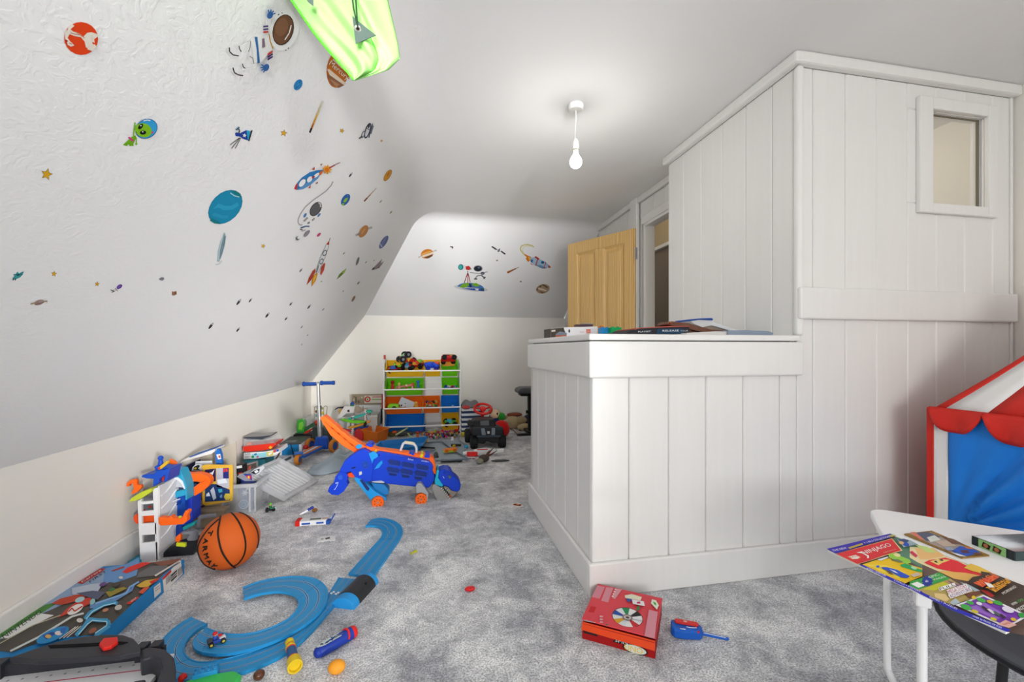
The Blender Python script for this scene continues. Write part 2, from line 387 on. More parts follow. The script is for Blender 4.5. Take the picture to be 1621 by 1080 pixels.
boards(wf, 'x', YS, [xs(1436.8), wo[0]], lambda a, b: [(wz[0], wz[1])]); boards(wf, 'x', YS, [wo[1], xs(1571)], lambda a, b: [(wz[0], wz[1])])
part('corner_post', MB().box(((xs(1598)+XR-.012)/2, YS+.004, HC/2), (XR-.012-xs(1598), 0.02, HC-.1), W0), 'painted_wood', wf, bev=0.004)
part('corner_post', MB().box((SXL+.010, YS+.002, (1.06+TOPB)/2), (0.036, 0.036, TOPB-1.06), W0), 'painted_wood', wf, bev=0.014, seg=3)
# side of the counter, side of the enclosure
ws = struct('wall_stair_side', MB().box((CXL+.034, (YS+YE)/2+.03, .51), (0.04, YE-YS-.06, 1.02), W0), 'painted_wood')
boards(ws, 'y', CXL, [YS+.012]+[ysx(p, CXL) for p in (915, 895, 878, 864.4, 852)]+[YE], lambda a, b: [(0.10, 0.95)])
wu = struct('wall_stair_upper', MB().box((SXL+.034, (YS+YE)/2+.03, (1.05+HC)/2), (0.04, YE-YS-.06, HC-1.05), W0), 'painted_wood')
boards(wu, 'y', SXL, [YS+.018]+[ysx(p, SXL) for p in (1222, 1180, 1143, 1110, 1082)]+[YE], lambda a, b: [(1.05, TOPB)])
# back of the stairwell guard (far side of the counter, unseen but solid) and of the enclosure
struct('wall_stair_back', MB().box(((CXL+SXL)/2+.01, YE-.02, .51), (SXL-CXL+.02, 0.04, 1.02), W0), 'painted_wood')
# counter top
struct('trim_1', MB().box(((CXL+SXL)/2-.006, (YS+YE)/2, 1.049), (SXL-CXL+.022, YE-YS+.03, 0.026), W0), 'painted_wood', bev=0.006)
mbk = MB().box(((CXL+SXL)/2, (YS+YE)/2+.01, 1.0345), (SXL-CXL-.03, YE-YS-.03, 0.004), '#1c1a19')  # black slab: shade of the gap under the counter top, put in as colour
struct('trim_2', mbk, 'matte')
def band(name, p0, p1, z0, z1, axis, t):
    mb = MB()
    if axis == 'x': mb.box(((p0+p1)/2, YS-t/2, (z0+z1)/2), (p1-p0, t, z1-z0), W0)
    else: mb.box((CXL-t/2, (p0+p1)/2, (z0+z1)/2), (t, p1-p0, z1-z0), W0)
    return struct(name, mb, 'painted_wood', bev=0.008)
band('trim_3', CXL-.02, xs(1272, YS-.02), 0.884, 1.032, 'x', 0.024)
band('trim_4', YS-.001, YE+.02, 0.884, 1.032, 'y', 0.02)
band('trim_5', xs(1267, YS-.024), xs(1612, YS-.024), 1.135, 1.277, 'x', 0.026)
struct('baseboard_stair_front', MB().box(((CXL-.018+XR)/2, YS-.010, .069), (XR-CXL+.018, 0.02, 0.138), W0), 'painted_wood', bev=0.006)
struct('baseboard_stair_side', MB().box((CXL-.009, (YS+YE)/2+.005, .069), (0.018, YE-YS+.01, 0.138), W0), 'painted_wood', bev=0.006)
# moulding under the ceiling
struct('trim_6', MB().box(((SXL-.02+XR)/2, YS-.015, HC-.027), (XR-SXL+.02, 0.045, 0.052), W0), 'painted_wood', bev=0.012)
struct('trim_7', MB().box((SXL-.016, (YS-.03+YE)/2+.005, HC-.027), (0.045, YE-YS+.05, 0.052), W0), 'painted_wood', bev=0.012)
# small inner window
w = struct('window_3', MB().box(((wo[0]+wo[1])/2, YS+.03, (wz[0]+wz[1])/2), (wo[1]-wo[0], 0.004, wz[1]-wz[0]), '#eef0ea'), 'window_glass')
fo = (xs(1449), xs(1572)); fz = (ony(1560, 346, YS).z, ony(1560, 169.5, YS).z)
for nm, x0, x1, z0, z1 in (('frame_side', fo[0], wo[0], fz[0], fz[1]), ('frame_side', wo[1], fo[1], fz[0], fz[1]), ('frame_rail', wo[0], wo[1], fz[0], wz[0]), ('frame_rail', wo[0], wo[1], wz[1], fz[1])):
    part(nm, MB().box(((x0+x1)/2, YS-.011, (z0+z1)/2), (x1-x0, 0.024, z1-z0), W0), 'painted_wood', w, bev=0.006)
part('putty_bead', MB().box((wo[1]-.004, YS+.022, (wz[0]+wz[1])/2), (.006, .01, wz[1]-wz[0]), '#7d786c').box(((wo[0]+wo[1])/2, YS+.022, wz[1]-.002), (wo[1]-wo[0], .01, .004), '#8a8474').box(((wo[0]+wo[1])/2, YS+.022, wz[0]+.002), (wo[1]-wo[0], .01, .004), '#8a8474'), 'matte', w)
# inside the enclosure and the landing behind the door
struct('wall_landing_back', MB().box((2.35, YE+.05, 1.9), (1.1, .05, .85), W0), 'plaster_beige')
struct('wall_landing_right', MB().box((3.0, (YS+YE)/2+.35, HC/2), (0.05, YE-YS+1.7, HC), W0), 'plaster_cream')
# ------------------------------------------------ wall with the door
XD = 1.80
mb = MB(); dy0, dy1, dz = 2.66, onx(1022, 553, XD).y, 2.062
mb.box((XD+.04, (dy1+.09+YB)/2, HC/2), (0.06, YB-dy1-.09, HC), W0)
mb.box((XD+.04, (YE+dy1+.1)/2, (dz+.06+HC)/2), (0.06, dy1+.1-YE, HC-dz-.06), W0)
wd = struct('wall_door', mb, 'painted_wood')
ed = [YE+.01]+[onx(p, 300, XD).y for p in (1054, 1035.5, 1014)]
boards(wd, 'y', XD, ed, lambda a, b: [(dz+.075, HC-.05)], thick=0.012)
boards(wd, 'y', XD, [onx(p, 340, XD).y for p in (1002, 993.3, 980.5, 969, 958)]+[4.35], lambda a, b: [(0.05, HC-.05)], thick=0.012)
struct('trim_8', MB().box((XD-.012, (YE+4.32)/2, HC-.026), (0.03, 4.32-YE, 0.05), W0), 'painted_wood', bev=0.008)
y9 = (onx(1012.5, 553, XD).y, onx(1002, 553, XD).y)
struct('trim_9', MB().box((XD-.016, sum(y9)/2, HC/2), (0.034, y9[1]-y9[0], HC), W0), 'painted_wood', bev=0.006)
struct('trim_10', MB().box((XD-.008, (YE+dy1)/2+.02, dz+.036), (0.03, dy1-YE+.03, 0.07), W0), 'painted_wood', bev=0.006)
struct('trim_11', MB().box((XD+.03, dy1-.005, dz/2), (0.09, 0.03, dz), W0).box((XD+.03, (YE+dy1)/2, dz-.01), (0.09, dy1-YE, 0.025), W0), 'painted_wood', bev=0.004)
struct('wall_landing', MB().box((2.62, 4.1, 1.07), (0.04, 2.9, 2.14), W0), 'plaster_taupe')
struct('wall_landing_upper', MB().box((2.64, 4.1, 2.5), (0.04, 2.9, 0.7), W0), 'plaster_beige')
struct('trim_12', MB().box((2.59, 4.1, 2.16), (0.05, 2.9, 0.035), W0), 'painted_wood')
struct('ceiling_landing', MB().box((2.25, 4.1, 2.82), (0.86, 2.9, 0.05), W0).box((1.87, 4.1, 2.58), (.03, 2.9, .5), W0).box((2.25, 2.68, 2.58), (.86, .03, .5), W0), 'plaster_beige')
# pine door leaf, standing open into the room
hp = onz(1007, 362, 2.05); fp = onz(901, 388, 2.05)
dl = Vector((fp.x-hp.x, fp.y-hp.y, 0)); dw = dl.length; ang = math.atan2(dl.y, dl.x)
print('door', hp, fp, dw)
d1 = struct('door_1', MB().box((.055, 0, 1.02), (.11, .042, 2.04), W0), 'pine', bev=0.003)
DM = Matrix.Translation((hp.x, hp.y, 0.012)) @ Matrix.Rotation(ang, 4, 'Z'); d1.matrix_basis = DM
for a, b_, z0, z1, nm in ((dw-.11, dw, 0, 2.04, 'stile'), (.11, dw-.11, 1.93, 2.04, 'rail'), (.11, dw-.11, 0, .2, 'rail'), (.11, dw-.11, .84, 1.02, 'rail'), (dw/2-.045, dw/2+.045, 1.02, 1.93, 'mullion'), (dw/2-.045, dw/2+.045, .2, .84, 'mullion')):
    part(nm, MB().box(((a+b_)/2, 0, (z0+z1)/2), (b_-a, .042, z1-z0), W0), 'pine', d1, bev=0.003)
for a, b_ in ((.11, dw/2-.045), (dw/2+.045, dw-.11)):
    for z0, z1 in ((1.02, 1.93), (.2, .84)):
        mb = MB()
        mb.box(((a+b_)/2, 0, (z0+z1)/2), (b_-a, .008, z1-z0), W0)
        i = .034
        for s in (-1, 1):
            o4 = [(a, s*.020, z0), (b_, s*.020, z0), (b_, s*.020, z1), (a, s*.020, z1)]; i4 = [(a+.022, s*.004, z0+.022), (b_-.022, s*.004, z0+.022), (b_-.022, s*.004, z1-.022), (a+.022, s*.004, z1-.022)]
            mb.add(o4+i4, [(0, 1, 5, 4), (1, 2, 6, 5), (2, 3, 7, 6), (3, 0, 4, 7)], W0)
        for s in (-1, 1):
            lo = [(a+i, s*.004, z0+i), (b_-i, s*.004, z0+i), (b_-i, s*.004, z1-i), (a+i, s*.004, z1-i)]
            j = i+.03; hi = [(a+j, s*.017, z0+j), (b_-j, s*.017, z0+j), (b_-j, s*.017, z1-j), (a+j, s*.017, z1-j)]
            mb.add(lo+hi, [(4, 5, 6, 7), (0, 1, 5, 4), (1, 2, 6, 5), (2, 3, 7, 6), (3, 0, 4, 7)], W0)
        part('panel', mb, 'pine', d1)
hm = MB()
for z in (1.82, .25):
    hm.box((-.004, 0, z), (.012, .05, .10), '#d8d8d6').cyl((-.004, -.028, z-.05), (-.004, -.028, z+.05), .007, '#c9c9c7')
part('hinge', hm, 'metal', d1)
# ================================================================== pendant lamp
lp = onz(911.5, 166, HC)
lamp = thing('pendant_lamp', 'white ceiling pendant with a bare glowing bulb on a thin flex', 'lamp', (lp.x, lp.y, HC-.001))
part('ceiling_rose', MB().lathe([(0, 0), (.040, 0), (.042, -.004), (.040, -.022), (.034, -.028), (.004, -.030), (0, -.030)], '#f1f0ec', 28), 'plastic', lamp)
part('flex', MB().tube([(0, 0, -.028), (.0015, 0, -.08), (-.004, 0, -.15), (-.003, 0, -.20)], .0032, '#e9e8e4', 8), 'plastic', lamp)
part('lamp_holder', MB().lathe([(0, -.185), (.010, -.187), (.016, -.205), (.0165, -.215), (.018, -.217), (.018, -.245), (0, -.246)], '#efeeea', 20), 'plastic', lamp)
part('holder_ring', MB().lathe([(.0135, -.243), (.0185, -.243), (.0185, -.249), (.0135, -.249)], '#b8ae8a', 20), 'metal', lamp)
bz = -.305
part('bulb', MB().lathe([(.012, -.247), (.013, -.262), (.018, -.274), (.027, -.286), (.032, -.300), (.0325, -.312), (.028, -.328), (.016, -.338), (0, -.341)], '#fffdf6', 24), 'bulb', lamp)
l = bpy.data.lights.new('bulb_light', 'POINT'); l.energy = 3.2; l.shadow_soft_size = 0.033; l.color = (1.0, 0.975, 0.93)
o = bpy.data.objects.new('bulb_light', l); COL.objects.link(o); o.location = (lp.x, lp.y, HC-.40)
l = bpy.data.lights.new('landing_light', 'POINT'); l.energy = 5; l.shadow_soft_size = 0.06; l.color = (1.0, 0.93, 0.82)  # unseen fill lamp added to brighten the inside of the enclosure
o = bpy.data.objects.new('landing_light', l); COL.objects.link(o); o.location = (2.2, 2.3, 2.15)
l = bpy.data.lights.new('hall_light', 'POINT'); l.energy = 3.5; l.shadow_soft_size = 0.06; l.color = (1.0, 0.95, 0.86)  # second unseen fill lamp, added to brighten the space behind the door
o = bpy.data.objects.new('hall_light', l); COL.objects.link(o); o.location = (2.15, 3.9, 2.6)
# ================================================================== wall stickers (flat vinyl on the slopes)
SLP = Plane((XL, 0, KN), (sl.y, 0, -sl.x)); BSP = Plane((0, YB, KB), (0, -sb.y, sb.x))
def sticker(name, pr, label, group=None):
    c = sum((Vector(v) for v in pr.mb.v), Vector())/len(pr.mb.v)
    m2 = MB().merge(pr.mb, Matrix.Translation(-c)); o = part(name, m2, 'sticker'); o.location = c
    return tag(o, label, 'sticker', group or 'space stickers on the sloping walls')
def SP(pl=SLP): return Print(pl, 0.00025, 0.0008)
P = SP().ell(128.5, 61, 27, 26, '#e2451a', 20)
P.poly([(103, 50), (110, 45), (116, 50), (124, 52), (132, 58), (138, 52), (145, 51), (154, 54), (148, 60), (146, 68), (152, 75), (146, 79), (136, 75), (134, 66), (128, 59), (118, 57), (110, 54), (107, 60), (113, 68), (118, 72), (112, 74), (105, 68), (103, 60)], '#e9e2d6').poly([(103, 62), (107, 64), (109, 71), (106, 70)], '#b02f14').poly([(108, 43), (114, 38), (118, 41), (112, 46), (110, 52), (107, 50)], '#efe6da').poly([(106, 66), (112, 66), (117, 71), (113, 74), (107, 71)], '#e9ddd0').poly([(140, 73), (150, 70), (153, 74), (146, 81), (138, 78)], '#e6dccf').poly([(146, 56), (155, 54), (155, 58), (149, 62), (150, 68), (146, 66)], '#e9e0d4').line([(120, 50), (128, 56), (134, 60)], 1, '#c9733f').line([(110, 68), (114, 70)], 1.2, '#c8401a').line([(112, 52), (118, 54), (126, 55)], 1.2, '#b8836a')
sticker('planet_sticker', P, 'large red and white swirled planet sticker high on the left slope')
P = SP().ell(450, 48, 23, 33, '#fbfbfb', 16).ell(448.3, 47.3, 17.2, 26, '#ffffff', 15).ell(448.3, 47.3, 16.4, 25, '#3a2a22', 15).ell(448, 47, 15, 23.6, '#7a543c', 15).ell(446, 43, 10, 15, '#8d6447', 15)
P.line([(461, 40), (458, 52), (451, 63)], 1.6, '#ffffff')
P.poly([(397, 62), (404, 58), (424, 50), (432, 78), (412, 100), (402, 98)], '#f6f6f6').poly([(403, 58), (407.5, 58.5), (411.5, 99), (407.5, 100.5), (406.5, 80)], '#2f6fae')
P.poly([(415, 61.5), (418.5, 60.5), (420, 74), (415, 76)], '#8c7484').line([(426, 54), (428, 66), (432, 77)], 1.6, '#d2a13a')
P.poly([(412, 62), (423, 50), (426, 47), (417, 42), (416, 50)], '#f2f2f2')
for k, c in enumerate(('#4d3a74', '#4d3a74', '#cf3b33')): P.poly([(416.5, 41+k*4.5), (424.5, 40+k*4.5), (425, 42.6+k*4.5), (417, 43.6+k*4.5)], c)
for k, c in enumerate(('#cf3b33', '#4d3a74', '#4d3a74')): P.poly([(423.5, 85+k*4), (431.5, 80+k*4), (432, 82.6+k*4), (424, 88+k*4)], c)
for u, v, r in ((427.6, 24, -30), (421.5, 107, 200)):
    P.ell(u, v, 4.5, 6, '#3b6fb0', 25)
    for t in (-50, -20, 10, 40):
        a = math.radians(t+r+60); P.line([(u, v), (u+9*math.sin(a), v-9*math.cos(a))], 2, '#3b6fb0')
for L, w, c in (([(363, 75), (363.5, 82), (369, 87), (378, 88.5)], 2, '#433a3a'), ([(368.7, 107), (371, 115), (377, 118.5), (385, 119.8)], 2, '#433a3a'), ([(378.4, 72.5), (379, 77), (382, 82)], 1.6, '#3b3b3b'), ([(383.7, 100.9), (385, 106), (388.3, 108.2)], 1.6, '#3b3b3b'), ([(396.7, 65), (396, 75), (393.5, 82)], 1.4, '#8f8a88'), ([(395, 89), (400, 92), (402, 101)], 1.4, '#8f8a88'), ([(381, 71), (390, 66), (396, 64)], 1, '#c9c9c9'), ([(440, 24), (442, 22)], 1.6, '#333333'), ([(446, 21), (447, 20)], 1.6, '#333333'), ([(452, 80), (453, 79)], 2, '#333333'), ([(456, 77), (457, 76)], 2, '#333333')): P.line(L, w, c)
P.ell(450, 48, 23, 33, '#fbfbfb', 16, arc=(60, 62))
sticker('astronaut_sticker', P, 'large floating astronaut sticker with brown visor beside the green bag')
P = SP().ell(472, 134.3, 9.4, 6, '#2a86c4', -60).line([(468, 141), (476, 128)], 1.2, '#1f5f9a').line([(470, 136), (474, 132)], 1.2, '#4ba3d8')
sticker('planet_sticker', P, 'small blue oval planet sticker below the large astronaut')
P = SP().ell(536, 108, 18.5, 31.5, '#c8701f', 10).poly([(519, 100), (528, 96), (553, 118), (553, 126), (536, 112)], '#b96a22').poly([(518, 110), (521, 109), (548, 132), (545, 135), (522, 119)], '#ecd9c4').poly([(518, 118), (522, 119), (545, 135), (536, 139.3), (524, 134)], '#94664a').poly([(521, 124), (538, 134), (532, 138)], '#b98460')
P.line([(527, 94), (552, 117)], 2, '#e7d6c0').text('Mercury', (519, 104), (548, 129), (525, 95), '#f3ead8')
sticker('planet_sticker', P, 'orange and brown banded planet sticker partly behind the green bag')
def comet(pts, cols, w0, w1, label, nm='comet_sticker', pl=SLP):
    P = SP(pl); n = len(cols)
    for i in range(n):
        a = (pts[0][0]+(pts[1][0]-pts[0][0])*i/n, pts[0][1]+(pts[1][1]-pts[0][1])*i/n); b = (pts[0][0]+(pts[1][0]-pts[0][0])*(i+1)/n, pts[0][1]+(pts[1][1]-pts[0][1])*(i+1)/n)
        P.line([a, b], w0+(w1-w0)*i/n, cols[i])
    return sticker(nm, P, label)
comet(((490.3, 210), (511.5, 160)), ('#2d2a28', '#b86a22', '#d9952c', '#dcae4c', '#d9c284', '#d5cfa8', '#d8d6c6'), 3.0, 2.6, 'long thin yellow comet sticker below the green bag')
comet(((576.4, 318.8), (596, 297.5)), ('#7c5540', '#a98a74', '#c4b3a2', '#cfc6bd'), 2.4, 1.2, 'thin brown meteor sticker right of the small green and blue planet')
for u, v, r, rot, lb in ((74, 276, 10, 15, 'largest yellow star sticker, alone at the far left of the slope'), (449.3, 210.8, 6, 10, 'yellow star sticker right of the blue telescope'), (541.3, 207, 4.4, 25, 'yellow star sticker right of the yellow comet'), (604, 223, 2.4, 10, 'tiny gold star sticker below the grey spacecraft'), (416.6, 389.7, 4, 20, 'small gold star sticker left of the red and white rocket'), (85.6, 433.6, 5, 80, 'small gold star sticker beside the teal robot'), (153.8, 449.7, 4.4, 80, 'small gold star sticker left of the purple astronaut')):
    P = SP().star(u, v, r, '#8a6a20', rot).star(u, v, r*.82, '#e0aa28', rot); sticker('star_sticker', P, lb)
# blue telescope
P = SP().poly([(372, 211), (374, 209.5), (380, 211), (390, 206), (393, 222.5), (384, 219.5), (380, 216.5), (373, 215.5)], '#23409c').poly([(390, 206), (396, 207.5), (394.5, 223.3), (392.5, 222.8)], '#2aa4cf').poly([(397, 207), (400.2, 205.8), (394.8, 223.6), (392.8, 223)], '#3b3a42').star(387, 214.5, 3.6, '#f2f2f2', 10)
P.line([(379.5, 218), (364.5, 229.5)], 1.1, '#4a4442').line([(380, 218), (366.8, 235)], 1.1, '#4a4442').line([(381, 218.5), (372.6, 235)], 1.1, '#4a4442').line([(378, 211), (379.5, 206.5), (377, 204)], 1.6, '#2c2c36').line([(373.5, 206), (379, 201.5)], 2.4, '#3a6a86')
sticker('telescope_sticker', P, 'blue telescope sticker with a white star on thin legs')
# alien
P = SP().poly([(203, 222), (208, 217), (214, 214), (216, 218), (211, 228), (212, 231), (205, 231.5), (203.5, 228), (201, 231.5), (194.5, 229.5)], '#6fae1e').poly([(202.5, 218), (205, 216.5), (212, 222), (210.5, 225)], '#d23a84').line([(211.5, 215), (212.5, 205), (214, 194)], 2, '#7fbf2a').line([(216, 218), (216, 227)], 1.6, '#7fbf2a').ell(216, 228, 1.8, 1.8, '#7fbf2a')
P.ell(231.8, 204, 18.2, 15.2, '#2b6fae', -28).ell(231.8, 204, 17, 14, '#36a3da', -28).ell(227, 206.3, 13.6, 11, '#84c022', 20).ell(222.7, 200.4, 5.2, 2.9, '#17181a', -50).ell(226.4, 210, 5, 3.2, '#17181a', -5).ell(223, 199, 1.3, .9, '#dfe8f0').ell(226, 208.8, 1.2, .9, '#dfe8f0').line([(215, 208), (217, 210.5)], .8, '#3c5a12').line([(227, 191.5), (233, 190), (238, 191)], 1.6, '#d8ecf7').ell(241.5, 209.7, 1.8, 1.8, '#c85aa8')
sticker('alien_sticker', P, 'green alien sticker in a round blue helmet')
# big blue planet
P = SP().ell(356.8, 327.8, 31.5, 22, '#157f9c', -45).ell(357, 328, 30.6, 21.2, '#1b8db5', -45)
P.poly([(337, 331), (346, 322), (356, 326), (366, 326), (376, 320), (378, 326), (368, 332), (354, 333), (346, 329)], '#2e9fc6').poly([(334, 341), (340, 337), (352, 341), (362, 341), (360, 346), (350, 346)], '#2b98bd').poly([(366, 303), (372, 302), (381, 307), (382, 313), (374, 309)], '#1a7f86').line([(364.5, 305.5), (371, 310), (379, 312)], 1.6, '#a9d8e2').poly([(332, 349), (340, 354), (350, 354), (345, 350), (336, 346)], '#16808c')
sticker('planet_sticker', P, 'biggest blue striped planet sticker in the middle of the slope')
P = SP().poly([(355, 367.5), (358, 374), (356.5, 386), (352, 402), (347, 415), (343.5, 414), (344.5, 398), (349, 381)], '#a9c1c6').poly([(355, 369), (356.5, 378), (351, 400), (347, 411), (348, 395)], '#7d9aa4').line([(353, 372), (347, 398), (346, 412)], 1, '#dfe8ea').line([(356.5, 374), (354, 392), (348.5, 410)], 1, '#52717c').line([(341, 419), (347, 418), (351, 413)], 1.6, '#c6cfd1')
sticker('comet_sticker', P, 'teal grey comet sticker hanging below the biggest blue planet')
# blue rocket
P = SP().poly([(465.5, 299), (468, 293), (471, 289), (470, 301)], '#c8342c').poly([(471, 289), (478, 281), (490, 273), (502, 269.5), (511, 269), (509, 274), (503, 283), (492, 292.5), (480, 299.5), (470, 301)], '#2d7fc0').poly([(470, 301), (480, 299.5), (492, 292.5), (503, 283), (507, 277), (492, 285), (478, 294)], '#5c98cf')
P.ell(478.5, 289.8, 8, 4.6, '#2c5f92', -52).ell(478.5, 289.8, 7.2, 3.9, '#f4f4f4', -52).ell(490.2, 284, 5.4, 3.4, '#f4f4f4', -52).ell(501, 277.5, 5.6, 2.4, '#f4f4f4', -40).line([(494, 282), (498, 279)], 2.4, '#b5302b').ell(508, 274, 2, 4.2, '#d86a2a', 35).poly([(509, 270), (514, 267.5), (513, 273)], '#1c7fa0')
P.star(517.8, 268.5, 8, '#f0a02a', 10, 9, .6).ell(517.5, 268.8, 3.4, 3.4, '#e2791e').line([(521, 266.5), (530, 261.5)], 1.8, '#a8322a').line([(530, 261.5), (538.5, 257.3)], 1, '#7c4a40')
P.ell(503, 263.5, 7, 2.6, '#f2f2f2', -35).poly([(494, 269), (498, 264), (498, 269)], '#b5302b').poly([(507, 260), (511, 259), (508, 263)], '#9a5a2a').ell(496.5, 292, 6, 2.4, '#f2f2f2', -35).poly([(488, 298), (492, 293), (491.5, 298)], '#b5302b').line([(500, 291), (503, 288.5)], 2, '#8a4a2a')
sticker('rocket_sticker', P, 'blue rocket sticker with round white portholes and orange flame')
# grey spacecraft
P = SP()
for u, v, a, b in ((582, 207, 13, 4.4), (575, 213, 6, 2.4)): P.ell(u, v, a, b, '#4d5261', -72).ell(u, v, a*.8, b*.6, '#d9d9dc', -72)
P.line([(568.5, 219.5), (574, 215.5)], 2, '#4d5261').line([(584, 218), (590, 196)], 1.6, '#5d6476').line([(587, 212), (591, 199)], 2, '#6b7284').ell(584, 200, 3, 1.2, '#22242c', -70).line([(580, 203), (586, 206)], 1, '#33363f')
sticker('satellite_sticker', P, 'grey spacecraft sticker near the top of the slope')
P = SP().ell(613.8, 277.7, 10.4, 4.4, '#a87a1c', -58).ell(613.6, 277.7, 9.4, 3.6, '#dc9a24', -58).ell(614.5, 276, 4, 1.6, '#c97a1c', -58); sticker('planet_sticker', P, 'small golden oval planet sticker near the ceiling curve')
P = SP().ell(547, 316.3, 10.4, 5.8, '#2a62b0', -58).poly([(543, 319), (547, 314), (551, 313), (549, 318), (546, 321)], '#8cc41e').ell(543, 323.5, 2.4, 1.6, '#8cc41e', -40).ell(550.5, 309.5, 2.2, 1.4, '#3c78c4', -40); sticker('planet_sticker', P, 'small green and blue earth sticker right of the tethered astronaut')
# tethered astronaut
P = SP().line([(527, 287.3), (524, 294), (515.6, 303), (505, 310.5), (494.6, 317.8), (483, 328), (475.7, 338.7), (472, 347), (471.8, 353), (475, 356.5), (479, 356)], 1.7, '#a7a6a6')
P.ell(500.5, 331.5, 14.5, 9.5, '#f4f4f4', -55).ell(499.8, 331, 12.8, 8, '#3f3e40', -55).ell(499.4, 331.4, 11.2, 6.8, '#5e5d60', -55).line([(504, 321), (507, 322.5), (507.5, 328)], 1.4, '#efefef')
P.poly([(482, 345), (492, 341), (499, 346), (494, 356), (487, 362), (477, 362)], '#f3f3f3').line([(476, 361), (484, 358.3), (490, 358.5)], 2.2, '#3e5f86').line([(475, 363), (479, 364)], 1.4, '#5a4a48').ell(483, 341, 4, 1.8, '#4d80b8', -60).ell(505, 340.5, 3.6, 1.5, '#4d80b8', -50).line([(481, 350.5), (487, 344.5)], 3, '#a59c96').line([(494, 349.5), (498, 345.5)], 2.6, '#a59c96').ell(488.5, 353, 2.4, 1.6, '#7d7d82', -40).ell(485.8, 369.8, 6.8, 2.8, '#8a8a90', -50).ell(472, 377, 4, 3, '#6d6d72', -50).ell(473.2, 376, 3, 2.4, '#f0f0f0', -50).line([(478, 366), (484, 364)], 1, '#8d8d8d')
sticker('astronaut_sticker', P, 'small astronaut sticker with dark visor trailing a grey tether')
P = SP().line([(563, 373), (570, 369), (582, 362), (589, 360)], 3.4, '#b9b6b4').ell(575.4, 366.4, 11, 6, '#c98a4c', -56).line([(572, 371), (578, 362)], 1.4, '#e0ab74').line([(566, 372), (572, 369)], 1.6, '#8d8a88'); sticker('planet_sticker', P, 'orange ringed planet sticker right of the tethered astronaut')
P = SP().ell(607.5, 383.4, 12, 4.4, '#5b6a9c', -57).line([(602, 392), (612, 374)], 1.2, '#7f8cba').line([(605, 391), (601.5, 386)], 1, '#dfe0ea'); sticker('planet_sticker', P, 'blue violet oval planet sticker below the golden oval one')
P = SP().ell(504.7, 371.7, 4, 2, '#c24a6e', -45); sticker('planet_sticker', P, 'tiny pink planet sticker above the red and white rocket')
# red and white rocket
P = SP().line([(522.6, 376.5), (521.5, 381)], .9, '#6a4a40').poly([(521.5, 380.5), (521, 388), (516.5, 387)], '#b23a2c').poly([(516.5, 387), (521, 388), (516, 404), (510, 420), (504, 432), (500, 431), (506, 410)], '#e9ecee').line([(516.5, 387), (506, 410), (500, 431)], .7, '#7a8088').line([(521, 388), (516, 404), (504, 432)], .7, '#7a8088')
P.ell(514, 400.5, 5.2, 3, '#4a4c52', -65).ell(514, 400.5, 3.8, 2, '#dfe5ea', -65).ell(508.9, 414, 5, 2.8, '#4a4c52', -65).ell(508.9, 414, 3.6, 1.9, '#dfe5ea', -65)
P.poly([(499.5, 425), (499, 431), (493, 443), (485.5, 451.5), (489, 440), (495, 429)], '#b8402e').poly([(513, 416), (515, 417.5), (513, 428), (508.5, 436), (507, 433), (509, 423)], '#c4432f').poly([(501, 432), (503, 433), (500, 444), (493.6, 454), (493.5, 446), (496, 437)], '#d9951f').poly([(499, 435), (500.5, 437), (496, 447), (495, 445)], '#eec13c').line([(505, 420), (501, 432)], 1, '#555a60')
sticker('rocket_sticker', P, 'red and white rocket sticker pointing up, yellow flame below')
P = SP().poly([(532.8, 442.8), (537, 434.5), (543, 429), (548, 424.8), (546, 431), (540, 437)], '#5f7d20').poly([(541, 433), (546, 426.5), (548, 427), (545, 432)], '#a3c93c'); sticker('spaceship_sticker', P, 'thin green spaceship sticker right of the red and white rocket')
P = SP().poly([(588, 428), (592, 423), (600, 415), (605, 410), (603, 417), (608, 413), (604, 420), (597, 426)], '#8d7f8a').poly([(588, 428), (590, 424), (594, 423), (592, 427)], '#3b3438').poly([(597, 424), (603, 420), (600, 425)], '#6e5464'); sticker('spaceship_sticker', P, 'mauve space shuttle sticker close to the back slope')
P = SP().ell(566, 413.6, 7, 1.8, '#4a4d52', -72).line([(563.5, 420), (567, 408)], .8, '#8d9096'); sticker('spaceship_sticker', P, 'slim dark spacecraft sticker between green spaceship and mauve shuttle')
P = SP().ell(559.6, 473, 5.4, 1.8, '#8d6f5a', -60); sticker('planet_sticker', P, 'small brown planet sticker low beside the back slope')
P = SP().poly([(20, 441), (26, 432), (28, 430), (30, 433), (35, 430.5), (38, 430), (35, 436), (31, 440), (24, 442.5), (20.5, 443)], '#3f9c9e').line([(21, 435), (36, 434.5)], 1.2, '#2d6f74').line([(22, 441), (20.5, 444)], 1.4, '#2d4a50').line([(25, 441), (24, 444)], 1.4, '#2d4a50').ell(29, 435.5, 2, 1, '#1d3c48', -20); sticker('robot_sticker', P, 'small teal robot sticker at the far left edge of the slope')
P = SP().line([(48.5, 481.5), (54, 480), (68, 477.5), (75, 477)], 2.2, '#a59468').ell(62, 479, 8, 4, '#a58a80', -18).ell(65, 477, 4.6, 2, '#b09a96', -18).line([(55, 482.5), (70, 478.5)], .8, '#6e5c50'); sticker('planet_sticker', P, 'small brown ringed planet sticker at the lower left of the slope')
P = SP().ell(189, 454, 5, 3, '#54358c', -35).ell(188.5, 454, 3.4, 1.8, '#7a56b2', -35).poly([(176, 460), (184, 456.5), (187, 459), (181, 462), (178, 463.5)], '#d4d2d4').line([(175, 459), (180, 460.5)], 1.2, '#4a4850').line([(177, 463), (181, 461)], 1.2, '#4a4850').line([(182, 456), (186, 461)], .8, '#6a6870'); sticker('astronaut_sticker', P, 'tiny astronaut sticker with purple visor on the lower slope')
